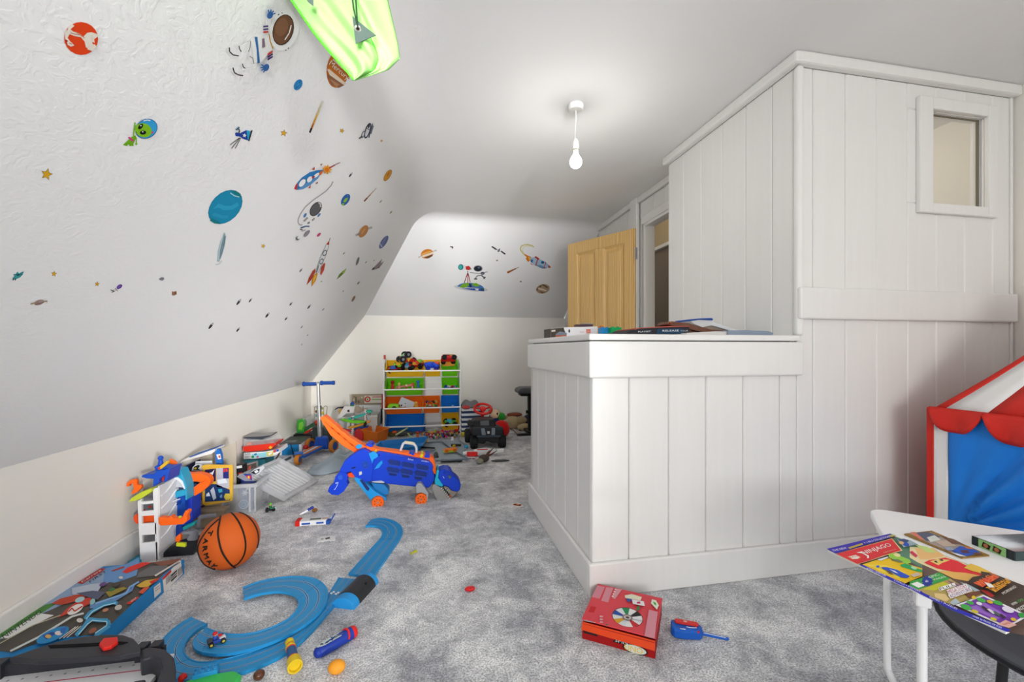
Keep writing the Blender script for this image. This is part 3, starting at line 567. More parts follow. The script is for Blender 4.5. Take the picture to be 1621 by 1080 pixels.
P = SP().poly([(251, 442), (255, 439), (259, 439), (260.3, 442), (257, 444.8), (253, 443.5)], '#8d8d94').line([(252, 442), (259, 441)], .8, '#5f5f66'); sticker('spaceship_sticker', P, 'tiny grey spaceship sticker above the tiny brown bear shape')
P = SP().poly([(272, 461), (275, 462), (279, 460.5), (280, 466), (276, 468), (272, 467.5)], '#a0735a').ell(277.5, 464, 1.6, 1.6, '#7a5240'); sticker('creature_sticker', P, 'tiny brown bear shape sticker on the lower slope')
TINY = ['dark violet shape in the upper left of the low scatter', 'grey shape right of the dark violet one', 'black shape, lowest and farthest left of the low scatter', 'charcoal shape below the dark violet one', 'charcoal shape in the middle of the low scatter', 'grey shape high in the low scatter under the rocket flame', 'black shape under that flame', 'grey streak below the yellow rocket flame', 'faint grey streak right of the grey one', 'faint shape low down toward the back slope', 'dot sized mark low down toward the back slope', 'faintest dot lowest on the slope', 'brown shape below the green spaceship', 'grey dot below the green spaceship', 'olive dot right of the rocket flame', "grey shape left of the rocket's red fin", 'gold shape above the green spaceship', 'beige shape left of the mauve shuttle', 'grey dot above the mauve shuttle', 'olive shape right of the thin brown meteor', 'gold shape below the thin brown meteor', 'dark grey shape right of the blue rocket']
for i, (u, v, L, c) in enumerate(((378, 478.3, 6, '#3f3c4a'), (396.4, 475.5, 4.4, '#55545c'), (334, 516, 6.2, '#2b2b2f'), (377, 521.9, 4.6, '#3a3a40'), (423.3, 499, 5.2, '#33333a'), (460.6, 481, 3.8, '#3f3f46'), (453, 504.5, 3.6, '#303036'), (489.4, 485.6, 4.6, '#55555c'), (511.8, 489.8, 3, '#9d9da0'), (477.8, 517.7, 3, '#8a8a8e'), (487, 530.7, 1.8, '#7a7a7e'), (477.8, 545.5, 1.6, '#a0a0a2'), (567.6, 447.8, 3.4, '#55504a'), (543.5, 461, 1.4, '#777777'), (508.9, 445.7, 1.4, '#6d7a4a'), (476.4, 427.9, 4, '#6f7178'), (544.5, 401, 2.6, '#8a7a3a'), (579.6, 415, 2.4, '#7a7468'), (592, 412.5, 1.4, '#8a8a8a'), (603, 318.8, 3, '#7a8a5a'), (619, 336, 3.2, '#9a8a4a'), (555.2, 276.8, 4.6, '#55585c'))):
    P = SP().ell(u, v, L, max(.7, L*.3), c, -52, 10).ell(u+L*.35, v-L*.45, max(.5, L*.32), max(.4, L*.2), '#c9c9cc', -52, 8)
    sticker('spaceship_sticker', P, 'tiny sticker, '+TINY[i], 'tiny stickers on the left slope')
# ---- back slope
P = SP(BSP).line([(662.5, 407.5), (670, 405), (684, 399.5), (691, 396.3)], 2.6, '#c4bfb8').ell(676, 402, 10, 7.4, '#d9822c', -15).poly([(667, 402), (680, 397), (686, 399), (668, 406)], '#e6a85c').poly([(668, 405), (686, 399), (686, 402), (670, 407.5)], '#efe2cc').poly([(671, 408), (686, 402.5), (684, 406), (678, 409.2)], '#6d4a34').line([(664, 407.5), (690, 398)], 1, '#efece6'); sticker('planet_sticker', P, 'orange ringed planet sticker at the left of the back slope')
P = SP(BSP).poly([(712.5, 390), (717, 390), (717.5, 393), (715.5, 394), (715, 391.5), (712.5, 391.5)], '#2e2e30'); sticker('satellite_sticker', P, 'tiny black sticker right of the orange ringed planet')
P = SP(BSP).poly([(777.5, 391), (779.5, 389.6), (786.8, 394.2), (785.3, 396.3)], '#3c3f4e').poly([(792.3, 398.3), (793.6, 396.8), (800.5, 401.5), (799, 403.6)], '#3c3f4e').line([(785, 394.8), (794, 398.6)], 1, '#7a7d86').ell(789.5, 396.7, 3, 1.6, '#8d8f98', -60).line([(788.5, 399), (791.5, 393.5)], 1, '#4a4c58'); sticker('satellite_sticker', P, 'dark satellite sticker with two panels on the back slope')
P = SP(BSP).line([(845, 391.2), (841, 388.6), (836, 387.4), (830, 387.6), (825, 390), (823.6, 395), (827, 400), (832, 405)], 2, '#cfc884').line([(843, 390.5), (836, 389.5), (829, 391), (826.5, 396), (830, 402)], 1.4, '#e4e0bc')
P.poly([(829, 401), (834, 404), (841, 407), (840, 412), (836, 415), (832, 409), (834, 408)], '#dd7a1e').poly([(835, 406), (841, 408.5), (838, 413)], '#f0b84a').poly([(840, 408), (847, 407), (856, 411), (864, 415), (870.5, 421.5), (864, 425.4), (855, 424.4), (846, 420), (840, 415)], '#a9c6dc').poly([(847, 419), (856, 420), (866, 424.5), (858, 425.4)], '#6f95ba').poly([(846, 407), (848, 405.5), (854, 409.5), (852, 412)], '#b8342c').poly([(839, 416), (844, 419.5), (848, 420.5), (841, 419)], '#b8342c').line([(851, 411), (848, 421)], 1.6, '#c23a2e').line([(864, 415), (861, 425.5)], 1.2, '#c23a2e').poly([(868, 419), (872.4, 423.5), (868, 424.6)], '#c23a2e').ell(859, 415.5, 2.6, 2.2, '#2a5f9a').poly([(840, 411), (844, 411), (843, 416), (840, 415)], '#3a6ea6')
sticker('rocket_sticker', P, 'light blue and red rocket sticker with a curled yellow trail on the back slope')
P = SP(BSP).ell(859.4, 457.4, 10.8, 7.4, '#b79a7c', -12).poly([(849, 458), (856, 452), (858, 452.6), (850, 460.5)], '#6d5642').poly([(857, 450.4), (860, 450.3), (868, 455), (866, 456)], '#5d4a3c').poly([(853, 455), (866, 459.5), (864, 461.5), (851, 458)], '#e2d4c0').poly([(853, 460.5), (862, 463.5), (858, 464.6)], '#8d6a4c'); sticker('planet_sticker', P, 'brown banded planet sticker next to the pine door')
comet(((803, 431.8), (821.5, 423)), ('#a8602c', '#a4663a', '#8d6a50', '#b9aca0'), 3.2, 1.0, 'brown comet sticker left of the light blue rocket', pl=BSP)
for u, v in ((787, 412.5), (824.4, 445.9)):
    sticker('star_sticker', SP(BSP).ell(u, v, 1.6, 1.1, '#8a8a72'), 'tiny olive dot sticker below the dark satellite' if u < 800 else 'tiny olive dot sticker between brown comet and brown planet', 'tiny dots on the back slope')
P = SP(BSP).ell(745.5, 456.5, 27, 4.6, '#d2d4d8', 6).ell(745, 455.5, 21, 7.6, '#4b79b8', 4, arc=(180, 360)).poly([(727, 455), (732, 450), (739, 447.8), (744, 449), (740, 454), (734, 456)], '#7ab22c').poly([(747, 449), (754, 448), (760, 452), (755, 454), (749, 452.5)], '#7ab22c').poly([(742, 448.5), (746, 450), (747, 455), (743, 455)], '#24345c').poly([(729, 456.5), (766, 456.8), (766, 461.3), (748, 459.5)], '#2e52a8').poly([(752, 457), (758, 457.4), (757, 460), (753, 459.4)], '#dfe6f0').poly([(761, 456.4), (766.5, 457), (766.5, 461), (762, 460)], '#2a5a6a')
P.line([(740, 433), (734.8, 448)], 1.2, '#8a342e').line([(740.5, 433), (740.5, 448)], 1.2, '#b0403a').line([(741, 433), (744.3, 447)], 1.2, '#8a342e').line([(740.4, 429), (740.6, 434)], 1.2, '#4a4a4e')
P.ell(732, 423.3, 6, 4.8, '#dfe3e6', 10).ell(729.4, 423, 4.2, 4.6, '#2c6a70', 10).ell(729, 423, 2.8, 3.4, '#3cb4b0', 10).poly([(737, 422), (742, 421), (745.5, 424), (743, 428), (737.5, 427)], '#c4302c').poly([(744, 424), (746.8, 426), (744.5, 427.6)], '#5a7a6a')
P.ell(756.8, 425.2, 7.4, 5.2, '#a9a9b0').ell(756.6, 425.3, 6.2, 4.2, '#1f2430').ell(758, 424, 2.2, 1.4, '#5a6a80').line([(744, 431.5), (752, 432.5), (758, 433), (772, 430.5)], 1.4, '#a4a6ae').ell(764, 432.8, 3.4, 2.4, '#6a6e78').line([(752, 441), (756, 436.5), (762, 436)], 1.6, '#84868e').line([(750.5, 442), (755.5, 441.5)], 2, '#4a4c54').line([(762, 436), (767, 440)], 2, '#6a6c74').line([(765.5, 441.5), (768.5, 438.5)], 2, '#4a4c54')
sticker('astronaut_sticker', P, 'sticker of an astronaut at a telescope standing on the earth')
# ================================================================== placing helpers
def pbox(mb, u0, v0, u1, v1, y, dy, col, taper=1.0):
    """box whose front face fills the given pixel rectangle at depth y and runs back by dy"""
    a, b = ony(u0, v1, y), ony(u1, v0, y); return mb.box(((a.x+b.x)/2, y+dy/2, (a.z+b.z)/2), (abs(b.x-a.x), dy, abs(b.z-a.z)), col, taper=taper)
def pprism(mb, pts, y0, y1, col, side=None, fx=None):
    """outline in pixels at depth y0, given real thickness up to y1"""
    P = [ony(u, v, y0) for u, v in pts]; n = len(P)
    if fx: P = [fx(p) for p in P]
    lo = [Vector((p.x, y0, p.z)) for p in P]; hi = [Vector((p.x, y1, p.z)) for p in P]
    ar = sum(lo[i].x*lo[(i+1) % n].z-lo[(i+1) % n].x*lo[i].z for i in range(n))
    if ar < 0: lo.reverse(); hi.reverse()
    mb.add(lo, [tuple(range(n))], col); mb.add(hi, [tuple(range(n-1, -1, -1))], col)
    return mb.add(lo+hi, [((i+1) % n, i, n+i, n+(i+1) % n) for i in range(n)], side or col)
def cr(ox, oy, s): return lambda *pts: [(ox+p[0]/s, oy+p[1]/s) for p in pts]
def frame(o, x, z=(0, 0, 1)):
    """matrix with origin o, local x along x, local z near z"""
    x = Vector(x).normalized(); z = Vector(z); y = z.cross(x).normalized(); z = x.cross(y)
    return Matrix(((x.x, y.x, z.x, o[0]), (x.y, y.y, z.y, o[1]), (x.z, y.z, z.z, o[2]), (0, 0, 0, 1)))
def place(t, M): t.matrix_basis = M; return t
def bez(pts, n=8):
    """smooth curve through the points"""
    P = [Vector(p) for p in pts]; out = []
    for i in range(len(P)-1):
        a, b, c, d = P[max(i-1, 0)], P[i], P[i+1], P[min(i+2, len(P)-1)]
        for k in range(n):
            t = k/n; out.append(0.5*((2*b)+(c-a)*t+(2*a-5*b+4*c-d)*t*t+(3*b-a-3*c+d)*t**3))
    out.append(P[-1]); return out
def solo(name, mb, mat, label, cat, loc=None, group=None, **k):
    """a thing that is one mesh; geometry given in room coordinates, origin set at its base"""
    if loc is None:
        xs_ = [p.x for p in mb.v]; ys_ = [p.y for p in mb.v]; loc = ((min(xs_)+max(xs_))/2, (min(ys_)+max(ys_))/2, min(p.z for p in mb.v))
    o = part(name, MB().merge(mb, Matrix.Translation(-Vector(loc))), mat, None, **k); o.location = loc
    return tag(o, label, cat, group)
# ================================================================== table and what lies on it
ZT = 0.50
C0 = onz(1374, 803, ZT); C1 = onz(1621, 841, ZT); tx = (C1-C0).normalized(); ty = Vector((-tx.y, tx.x, 0))
if ty.y > 0: ty = -ty
TL, TW = 0.78, 0.50                                           # the table runs on out of the picture to the right
table = thing('play_table', "low white children's table with slim tubular legs beside the play tent", 'table')
TM = frame((C0.x, C0.y, 0), tx); place(table, TM)              # local x along the back edge, local -y towards the camera
def rrect(w, h, r, n=6):
    P = []
    for cx, cy, a in ((w-r, -r, 0), (r, -r, 90), (r, -h+r, 180), (w-r, -h+r, 270)):
        for i in range(n+1): t = math.radians(a+90*i/n); P.append((cx+r*math.cos(t), cy+r*math.sin(t)))
    return P
part('table_top', MB().prism(rrect(TL, TW, .045), ZT-.022, ZT, '#f2f2f3'), 'plastic', table, bev=0.004)
mb = MB()
for y in (-.055, -TW+.055): mb.box((TL/2, y, ZT-.037), (TL-.16, .02, .03), '#eeeeef')
for x in (.055, TL-.055): mb.box((x, -TW/2, ZT-.037), (.02, TW-.16, .03), '#eeeeef')
part('apron', mb, 'plastic', table)
for x, s in ((.04, 1), (TL-.04, -1)):
    for y, q in ((-.04, 1), (-TW+.075, -1)):
        part('leg', MB().tube(bez([(x, y, ZT-.03), (x, y, .25), (x, y, .05), (x+.004*s, y-.01*q, .022), (x+.01*s, y-.045*q, .011), (x+.012*s, y-.16*q, .011)], 6), .0095, '#f0f1f2', 12), 'plastic', table)
        part('leg_socket', MB().box((x, y, ZT-.052), (.028, .028, .06), '#f4f4f5'), 'plastic', table, bev=0.004)
# magazine, its left edge curling up off the table
mag = thing('magazine', 'bright red and yellow comic magazine overhanging the edge of the white table', 'magazine')
ZM = ZT+.006; MPL = Plane((0, 0, ZM), (0, 0, 1))
place(mag, Matrix.Translation(onz(1480, 905, ZM)-Vector((0, 0, .005))))
m0 = MPL.at(1311, 871); m1 = MPL.at(1412, 846.5); m2 = MPL.at(1592, 1000)
m3 = m1+(m2-m0)
mb = MB().hexa([p-Vector((0, 0, .005)) for p in (m0, m2, m3, m1)], [p.copy() for p in (m0, m2, m3, m1)], '#efece8')
part('pages', mb, 'paper', mag, world=True)
P = Print(MPL, .00016, .0003)
P.poly([(1311, 871), (1412, 846.5), (1416, 849), (1418, 850), (1640, 935), (1640, 1010), (1592, 1000)], '#6f5a52')
MAGB = cr(1440, 860, 7.448); MAGA = cr(1300, 835, 9.819)
P.poly(MAGA((1170, 150), (1500, 270), (1571, 300), (1571, 640), (1180, 420), (1100, 180)), '#5f8a74')
P.poly(MAGB((0, 40), (180, 60), (440, 160), (700, 260), (840, 330), (850, 400), (690, 450), (520, 420), (330, 330), (100, 230), (0, 170)), '#f0dfae')
P.poly(MAGB((60, 60), (280, 60), (420, 150), (230, 190), (120, 190)), '#eebf7e').poly(MAGB((60, 20), (200, 40), (330, 110), (200, 110)), '#c9dd84').poly(MAGB((330, 330), (520, 420), (690, 450), (850, 380), (720, 360), (500, 330)), '#edb964')
P.poly(MAGB((170, 230), (230, 200), (420, 170), (560, 210), (680, 270), (850, 370), (840, 385), (660, 350), (520, 340), (330, 300)), '#e8343c').poly(MAGB((240, 215), (330, 185), (480, 200), (380, 235), (340, 262)), '#f0d07a').poly(MAGB((285, 215), (310, 205), (335, 232), (310, 230)), '#1c1a18').poly(MAGB((345, 195), (385, 190), (400, 210), (370, 208)), '#1c1a18')
P.poly(MAGB((0, 105), (30, 90), (95, 145), (75, 170)), '#d2365c').poly(MAGB((640, 290), (720, 240), (830, 280), (930, 330), (1000, 370), (860, 360), (740, 330)), '#ecc24e')
P.poly(MAGB((680, 460), (740, 400), (850, 380), (840, 330), (880, 340), (960, 350), (1348, 500), (1348, 900), (1100, 740), (870, 600), (800, 540)), '#4c4038')
P.poly(MAGB((830, 550), (920, 560), (1000, 620), (960, 640)), '#c4423c').poly(MAGB((590, 460), (700, 490), (830, 560), (800, 590), (700, 520)), '#b9cdd6')
P.poly(MAGA((228, 412), (1100, 172), (1262, 362), (1000, 440), (760, 520), (560, 576)), '#f4d8a0').poly(MAGA((235, 414), (1095, 180), (1240, 358), (960, 440), (740, 520), (560, 570)), '#e2343a')
P.poly(MAGA((400, 455), (540, 425), (620, 460), (600, 490), (480, 500)), '#f07a3a').poly(MAGA((425, 455), (530, 430), (600, 460), (570, 488), (490, 492)), '#f4efe6').text('LEGO', *MAGA((452, 478), (592, 452), (446, 452)), '#c8322c')
P.text('NINJAGO', *MAGA((690, 440), (1125, 300), (610, 375)), '#f7f5f2').poly(MAGA((540, 392), (620, 380), (740, 440), (745, 475), (710, 482), (715, 450), (640, 405)), '#f7f5f2').text('LEGACY', *MAGA((985, 400), (1175, 345), (965, 385)), '#e6b9a0')
P.poly(MAGA((85, 335), (1070, 97), (1170, 130), (225, 410)), '#3c2fae').text('THE NEW', *MAGA((190, 375), (405, 330), (165, 350)), '#f4f2f8').poly(MAGA((415, 315), (635, 245), (650, 268), (445, 335)), '#e0c62a').text('MAGAZINE', *MAGA((450, 328), (640, 268), (428, 312)), '#8d741a').text('+ 1 IN 6 COLLECTION!', *MAGA((680, 255), (1080, 150), (650, 232)), '#f4f2f8').poly(MAGA((1040, 130), (1110, 108), (1165, 130), (1090, 150)), '#b9b45c')
P.poly(MAGA((1180, 190), (1280, 175), (1380, 200), (1500, 262), (1280, 310)), '#9ab0b8').poly(MAGA((1190, 190), (1290, 180), (1370, 205), (1330, 240), (1240, 225)), '#3b4a7a').ell(*MAGA((1320, 265))[0], 5, 3, '#2f56c0', 15).ell(*MAGA((1245, 240))[0], 4, 2.5, '#e2b27a', 15)
P.poly(MAGA((600, 590), (850, 510), (1060, 480), (1571, 640), (1571, 760), (1310, 870)), '#f0c420').poly(MAGA((690, 575), (1000, 590), (1300, 700), (1200, 800)), '#f5d84a')
# the two toy knights on the yellow panel, kept as plain colour shapes
P.poly(MAGA((1040, 420), (1100, 400), (1240, 450), (1370, 500), (1400, 550), (1330, 570), (1180, 520), (1060, 470)), '#9ad24a').ell(*MAGA((1180, 430))[0], 5.5, 2.8, '#efe3a0', 15).poly(MAGA((1230, 580), (1300, 560), (1420, 600), (1500, 640), (1571, 660), (1571, 700), (1500, 690), (1330, 640), (1240, 610)), '#2faa5e').poly(MAGA((1080, 490), (1200, 500), (1280, 540), (1230, 550), (1100, 515)), '#6d7a5a').ell(*MAGA((1440, 630))[0], 5, 2.2, '#a9e0b4', 20)
P.poly(MAGA((930, 620), (1020, 620), (1180, 660), (1380, 760), (1340, 790), (1240, 780), (1080, 690), (960, 650)), '#2b55c8').ell(*MAGA((880, 608))[0], 2.6, 1.8, '#2a5fd0').poly(MAGA((1060, 650), (1150, 680), (1200, 720), (1140, 700)), '#e8eaf4').poly(MAGA((1000, 660), (1080, 690), (1130, 740), (1060, 720)), '#6a5a30').poly(MAGA((1390, 740), (1500, 700), (1560, 740), (1440, 775)), '#c9b9ac').poly(MAGA((870, 500), (1030, 455), (1058, 462), (925, 520)), '#dfe6f4')
P.poly(MAGB((0, 455), (350, 345), (480, 420), (100, 550), (0, 500)), '#3aa84a').poly(MAGB((15, 480), (90, 455), (185, 500), (105, 528)), '#f2f6ee').star(*MAGB((208, 450))[0], 9.5, '#2b3a9a', 0, 12, .75, 1.0).text('6', *MAGB((190, 465), (225, 455), (178, 440)), '#f4f4fa').text('EPIC', *MAGB((255, 415), (355, 375), (215, 400)), '#f2f6ee').text('PAGES', *MAGB((300, 440), (430, 400), (275, 425)), '#f2f6ee')
P.poly(MAGB((100, 550), (480, 420), (640, 520), (880, 610), (500, 730), (300, 650), (180, 600)), '#b9a25e').poly(MAGB((150, 545), (400, 455), (470, 490), (300, 560)), '#c8c832').poly(MAGB((290, 590), (420, 600), (470, 660), (430, 690), (300, 640)), '#e2c68a').poly(MAGB((440, 435), (560, 480), (700, 530), (660, 560), (520, 510)), '#8d6a80').poly(MAGB((640, 600), (820, 560), (850, 600), (700, 650)), '#7a4a3a').poly(MAGB((470, 700), (540, 650), (600, 700), (520, 735)), '#b9c8d0')
for a, b, c, s, k in ((( 365, 560), (540, 500), (345, 530), 'FULL', '#f6f4ee'), ((470, 600), (690, 520), (440, 560), 'MEGA STORY', '#c23a8a'), ((490, 650), (735, 560), (460, 615), 'ADVENTURE', '#8a3a9a')):
    P.poly([(q[0]+d[0], q[1]+d[1]) for q, d in zip(MAGB(a, b, (b[0]+c[0]-a[0], b[1]+c[1]-a[1]), c), ((-1, .8), (1, .6), (1, -.6), (-1, -.6)))], '#f6f4ee'); P.text(s, *MAGB(a, b, c), k if k != '#f6f4ee' else '#3a342e')
P.poly(MAGB((750, 470), (990, 370), (1060, 400), (860, 520)), '#e0483a').text('WU-SHI', *MAGB((850, 520), (1055, 400), (755, 465)), '#f08a3a').poly(MAGB((890, 525), (1140, 415), (1200, 460), (1010, 580)), '#e8a02c').text('MAYHEM', *MAGB((1000, 575), (1200, 462), (900, 530)), '#3a2c1e').poly(MAGB((880, 460), (960, 480), (1000, 520), (940, 525)), '#f2efe6').text('MORNING!', *MAGB((1110, 608), (1265, 520), (1080, 585)), '#efe9de')
P.text('WIN', *MAGB((1215, 740), (1270, 712), (1190, 715)), '#f2f2ee').text('100', *MAGB((1275, 708), (1348, 672), (1250, 685)), '#3fae4a').text('PRIZES', *MAGB((1285, 810), (1390, 752), (1255, 775)), '#f2f2ee')
P.poly(MAGB((540, 730), (870, 610), (1348, 830), (1348, 890), (1240, 950), (1100, 980)), '#f0eef2').poly(MAGB((585, 732), (870, 628), (1348, 850), (1230, 935), (1080, 950)), '#7a3cae').poly(MAGB((700, 760), (880, 700), (1150, 860), (1020, 900)), '#9a6ac8')
for q, a, b, c in (((665, 755), 9, 4, '#46b04c'), ((715, 703), 6, 2.8, '#46b04c'), ((845, 672), 8, 3.2, '#46b04c'), ((1040, 705), 8.5, 3.2, '#46b04c'), ((1320, 850), 6, 4, '#3a9a44'), ((755, 640), 3.4, 2.8, '#e8c62e'), ((770, 805), 6, 2.4, '#d8c82e'), ((945, 692), 5.5, 2.6, '#d8b02e'), ((990, 895), 5.5, 2.2, '#d8c82e'), ((1225, 900), 5, 2.6, '#d8b82e'), ((820, 712), 5, 2.6, '#e6e0ee'), ((1160, 785), 10, 4.4, '#e4dcec')): P.ell(*MAGB(q)[0], a, b, c, 18, 12)
for k in range(4): P.poly(MAGB((840+k*70, 750+k*30), (870+k*70, 742+k*30), (960+k*60, 800+k*26), (925+k*60, 810+k*26)), ('#3a2c3a', '#e2dfe6', '#4a6a52', '#3a2c3a')[k])
P.poly(MAGB((1030, 960), (1130, 905), (1265, 965), (1170, 1000)), '#e2b0a4').text('RACE', *MAGB((1120, 968), (1195, 945), (1090, 950)), '#c8402e')
P.poly(MAGB((0, 500), (180, 595), (560, 770), (1190, 1022), (1150, 1050), (520, 800), (170, 625), (0, 535)), '#2a2fb4').poly(MAGA((600, 590), (640, 578), (1571, 1000), (1571, 1035), (1200, 885)), '#2a2fb4')
a, b = MAGA((700, 645))[0], MAGA((1000, 765))[0]; P.text('ACTION + ADVENTURE', a, b, (a[0]+1, a[1]-2.4), '#f2f0fa')
a, b = MAGA((1130, 830))[0], MAGB((120, 580))[0]; P.text('COMICS + POSTERS', a, b, (a[0]+1, a[1]-2.4), '#f2f0fa')
a, b = MAGB((230, 640))[0], MAGB((560, 786))[0]; P.text('GAMES + PUZZLES', a, b, (a[0]+1, a[1]-2.4), '#f2f0fa')
a, b = MAGB((740, 868))[0], MAGB((1080, 1008))[0]; P.text('OVER 36 PAGES OF FUN', a, b, (a[0]+1, a[1]-2.4), '#f2f0fa')
part('cover_print', P.mb, 'print', mag, world=True)
# picture card with a gold rim
card = thing('picture_card', 'gold rimmed picture card lying flat on the table behind the magazine', 'card')
CP = Plane((0, 0, ZT+.0035), (0, 0, 1)); cc = cr(1420, 825, 8.065)
place(card, Matrix.Translation(onz(1500, 860, ZT)))
q = [CP.at(*p) for p in cc((90, 165), (440, 122), (1180, 435), (830, 468))]
part('board', MB().hexa([p-Vector((0, 0, .003)) for p in q[::-1]], [p.copy() for p in q[::-1]], '#8f6a24'), 'gloss', card, world=True)
P = Print(CP, .00016, .0003).poly(cc((100, 160), (430, 127), (1165, 432), (835, 462)), '#9a7430').poly(cc((160, 160), (420, 140), (1080, 415), (810, 445), (430, 290)), '#a99a92')
P.poly(cc((165, 145), (230, 140), (350, 235), (300, 240)), '#e0826a').poly(cc((240, 150), (400, 140), (560, 200), (380, 260)), '#5c6478').poly(cc((380, 210), (480, 180), (560, 240), (430, 270)), '#d9dcd4').poly(cc((480, 260), (640, 240), (760, 320), (600, 330)), '#c4b0a0').poly(cc((560, 190), (720, 230), (860, 300), (700, 290)), '#7a5a48').poly(cc((600, 330), (700, 330), (730, 370), (640, 380)), '#9aa4b8').poly(cc((700, 385), (800, 320), (960, 350), (1060, 400), (900, 450), (800, 420)), '#2f5ac0').poly(cc((800, 375), (900, 370), (930, 410), (840, 410)), '#5a3a4c').poly(cc((860, 320), (960, 340), (970, 360), (880, 350)), '#c87a4a').poly(cc((690, 400), (790, 420), (890, 455), (800, 450)), '#dfe2ee').poly(cc((980, 400), (1080, 410), (1100, 430), (1000, 440)), '#6a4a34')
part('picture', P.mb, 'print', card, world=True)
# shallow tin lid
tin = thing('tin_lid', 'shallow silver tin with green monster eyes printed on its side, on the table', 'tin')
a, b = onz(1540, 862, ZT), onz(1606, 888, ZT); TI = frame(a, b-a); place(tin, TI); L = (b-a).length
mb = MB(); w, hh, t = .155, .022, .0022; D = .2
mb.box((L*.5, w/2, .0015), (L, w, .003), '#b8babd')
for c, d in (((L*.5, 0, hh/2), (L, t, hh)), ((L*.5, w, hh/2), (L, t, hh)), ((0, w/2, hh/2), (t, w, hh)), ((L, w/2, hh/2), (t, w, hh))): mb.box(c, d, '#c4c6c9')
part('tray', mb, 'metal', tin)
mb = MB().box((L/2, -.0016, hh/2), (L+.002, .0012, hh), '#2d3436')
mb.box((L*.5, -.0026, hh/2), (L*.66, .001, hh*.96), '#8fc07a')
for x in (.36, .62):
    mb.prism([(L*x-.009, .005), (L*x+.007, .003), (L*x+.010, .014), (L*x-.006, .018)], .0030, .0036, '#35241e', M=Matrix.Rotation(PI/2, 4, 'X')); mb.prism([(L*x+.005*math.cos(i), .0105+.005*math.sin(i)) for i in [k*PI/5 for k in range(10)]], .0036, .0040, '#b06a4a', M=Matrix.Rotation(PI/2, 4, 'X'))
mb.box((L+.0016, w/2, hh/2), (.0012, w, hh), '#3a4a4a').box((L+.0024, w*.35, hh*.5), (.0006, .03, .003), '#aebcc0', R=Matrix.Rotation(.5, 4, 'X')).box((L+.0024, w*.5, hh*.5), (.0006, .03, .003), '#aebcc0', R=Matrix.Rotation(-.6, 4, 'X'))
part('side_print', mb, 'print', tin)
# dark round seat tucked under the table
sc = Vector((1.487, .69, 0)); rr_ = .264
seat = thing('round_seat', 'dark grey fabric round seat half hidden under the white table', 'chair', (sc.x, sc.y, 0))
part('cushion', MB().lathe([(0, .29), (rr_*.6, .292), (rr_*.94, .305), (rr_, .32), (rr_*.985, .330), (rr_*.8, .322), (0, .312)], '#55565c', 40), 'fabric', seat)
part('piping', MB().tube([(rr_*math.cos(t), rr_*math.sin(t), .321) for t in [2*PI*i/40 for i in range(40)]], .006, '#26272b', 8, closed=True), 'fabric', seat)
for k in range(4):
    t = PI/4+k*PI/2; part('leg', MB().tube([(rr_*.55*math.cos(t), rr_*.55*math.sin(t), .295), (rr_*.62*math.cos(t), rr_*.62*math.sin(t), .0)], .010, '#2a2b2e', 10), 'plastic', seat)

# ================================================================== play tent
TX, TY0, TY1, TX1, ZE, ZP = 2.09, 1.42, 0.55, 2.875, 0.755, 1.35
tent = thing('play_tent', 'red and white striped play tent with blue sides in the corner', 'tent', ((TX+TX1)/2, (TY0+TY1)/2, 0))
RED, BLU, WHI = '#d42a20', '#1d7fe0', '#eceae9'
peak = Vector(((TX+TX1)/2, (TY0+TY1)/2, ZP))
c4 = [Vector((TX, TY0, ZE)), Vector((TX, TY1, ZE)), Vector((TX1, TY1, ZE)), Vector((TX1, TY0, ZE))]
yy = lambda px: onx(px, 650, TX).y
sA = [TY0, yy(1497), yy(1563)]; st = sA[1]-sA[2]
while sA[-1]-st > TY1+.03: sA.append(sA[-1]-st)
sA.append(TY1)
def gore(a, b, col):
    return MB().grid(lambda u, v: (a*(1-u)+b*u)*(1-v)+peak*v-Vector((0, 0, .03*math.sin(PI*v))), 3, 8, col)
for i in range(len(sA)-1): part('roof_panel', gore(Vector((TX, sA[i], ZE)), Vector((TX, sA[i+1], ZE)), RED if i % 2 == 0 else WHI), 'nylon', tent, world=True, solid=.002, sub=0)
for A, B in ((c4[1], c4[2]), (c4[2], c4[3]), (c4[3], c4[0])):
    for i in range(5): part('roof_panel', gore(A.lerp(B, i/5), A.lerp(B, (i+1)/5), RED if i % 2 == 0 else WHI), 'nylon', tent, world=True, solid=.002)
def scallop(a, b, dep, seed):
    def f(u, v):
        p = a.lerp(b, u); d = dep*(1-abs(2*u-1)**3.2)*v+.012*v
        return p+Vector((-.012*math.sin(PI*v*.8)-.010*v*math.sin(3*PI*u+seed), 0, .004-d))
    return MB().grid(f, 16, 6, RED)
ys_ = [TY0+.012, sA[2], sA[2]-st*1.3, sA[2]-st*2.6, TY1]
for i in range(len(ys_)-1): part('valance', scallop(Vector((TX-.012, ys_[i], ZE)), Vector((TX-.012, ys_[i+1], ZE)), .085+.012*i, i), 'nylon', tent, world=True, solid=.002)
part('valance', MB().grid(lambda u, v: Vector((TX-.012+u*.7, TY0+.012, ZE-.07*v*(1-abs(2*((u*5) % 1)-1)**3)-.012*v)), 40, 4, RED), 'nylon', tent, world=True, solid=.002)
for (x, y) in ((TX, TY0), (TX, TY1), (TX1, TY1), (TX1, TY0)): part('pole', MB().cyl((x, y, 0), (x, y, ZE), .009, '#d9d9d6', 12), 'plastic', tent, world=True)
part('corner_binding', MB().box((TX, TY0+.012, ZE/2), (.022, .03, ZE), RED), 'nylon', tent, world=True, bev=0.006)
ya, yb_ = yy(1476), onx(1503, 800, TX).y
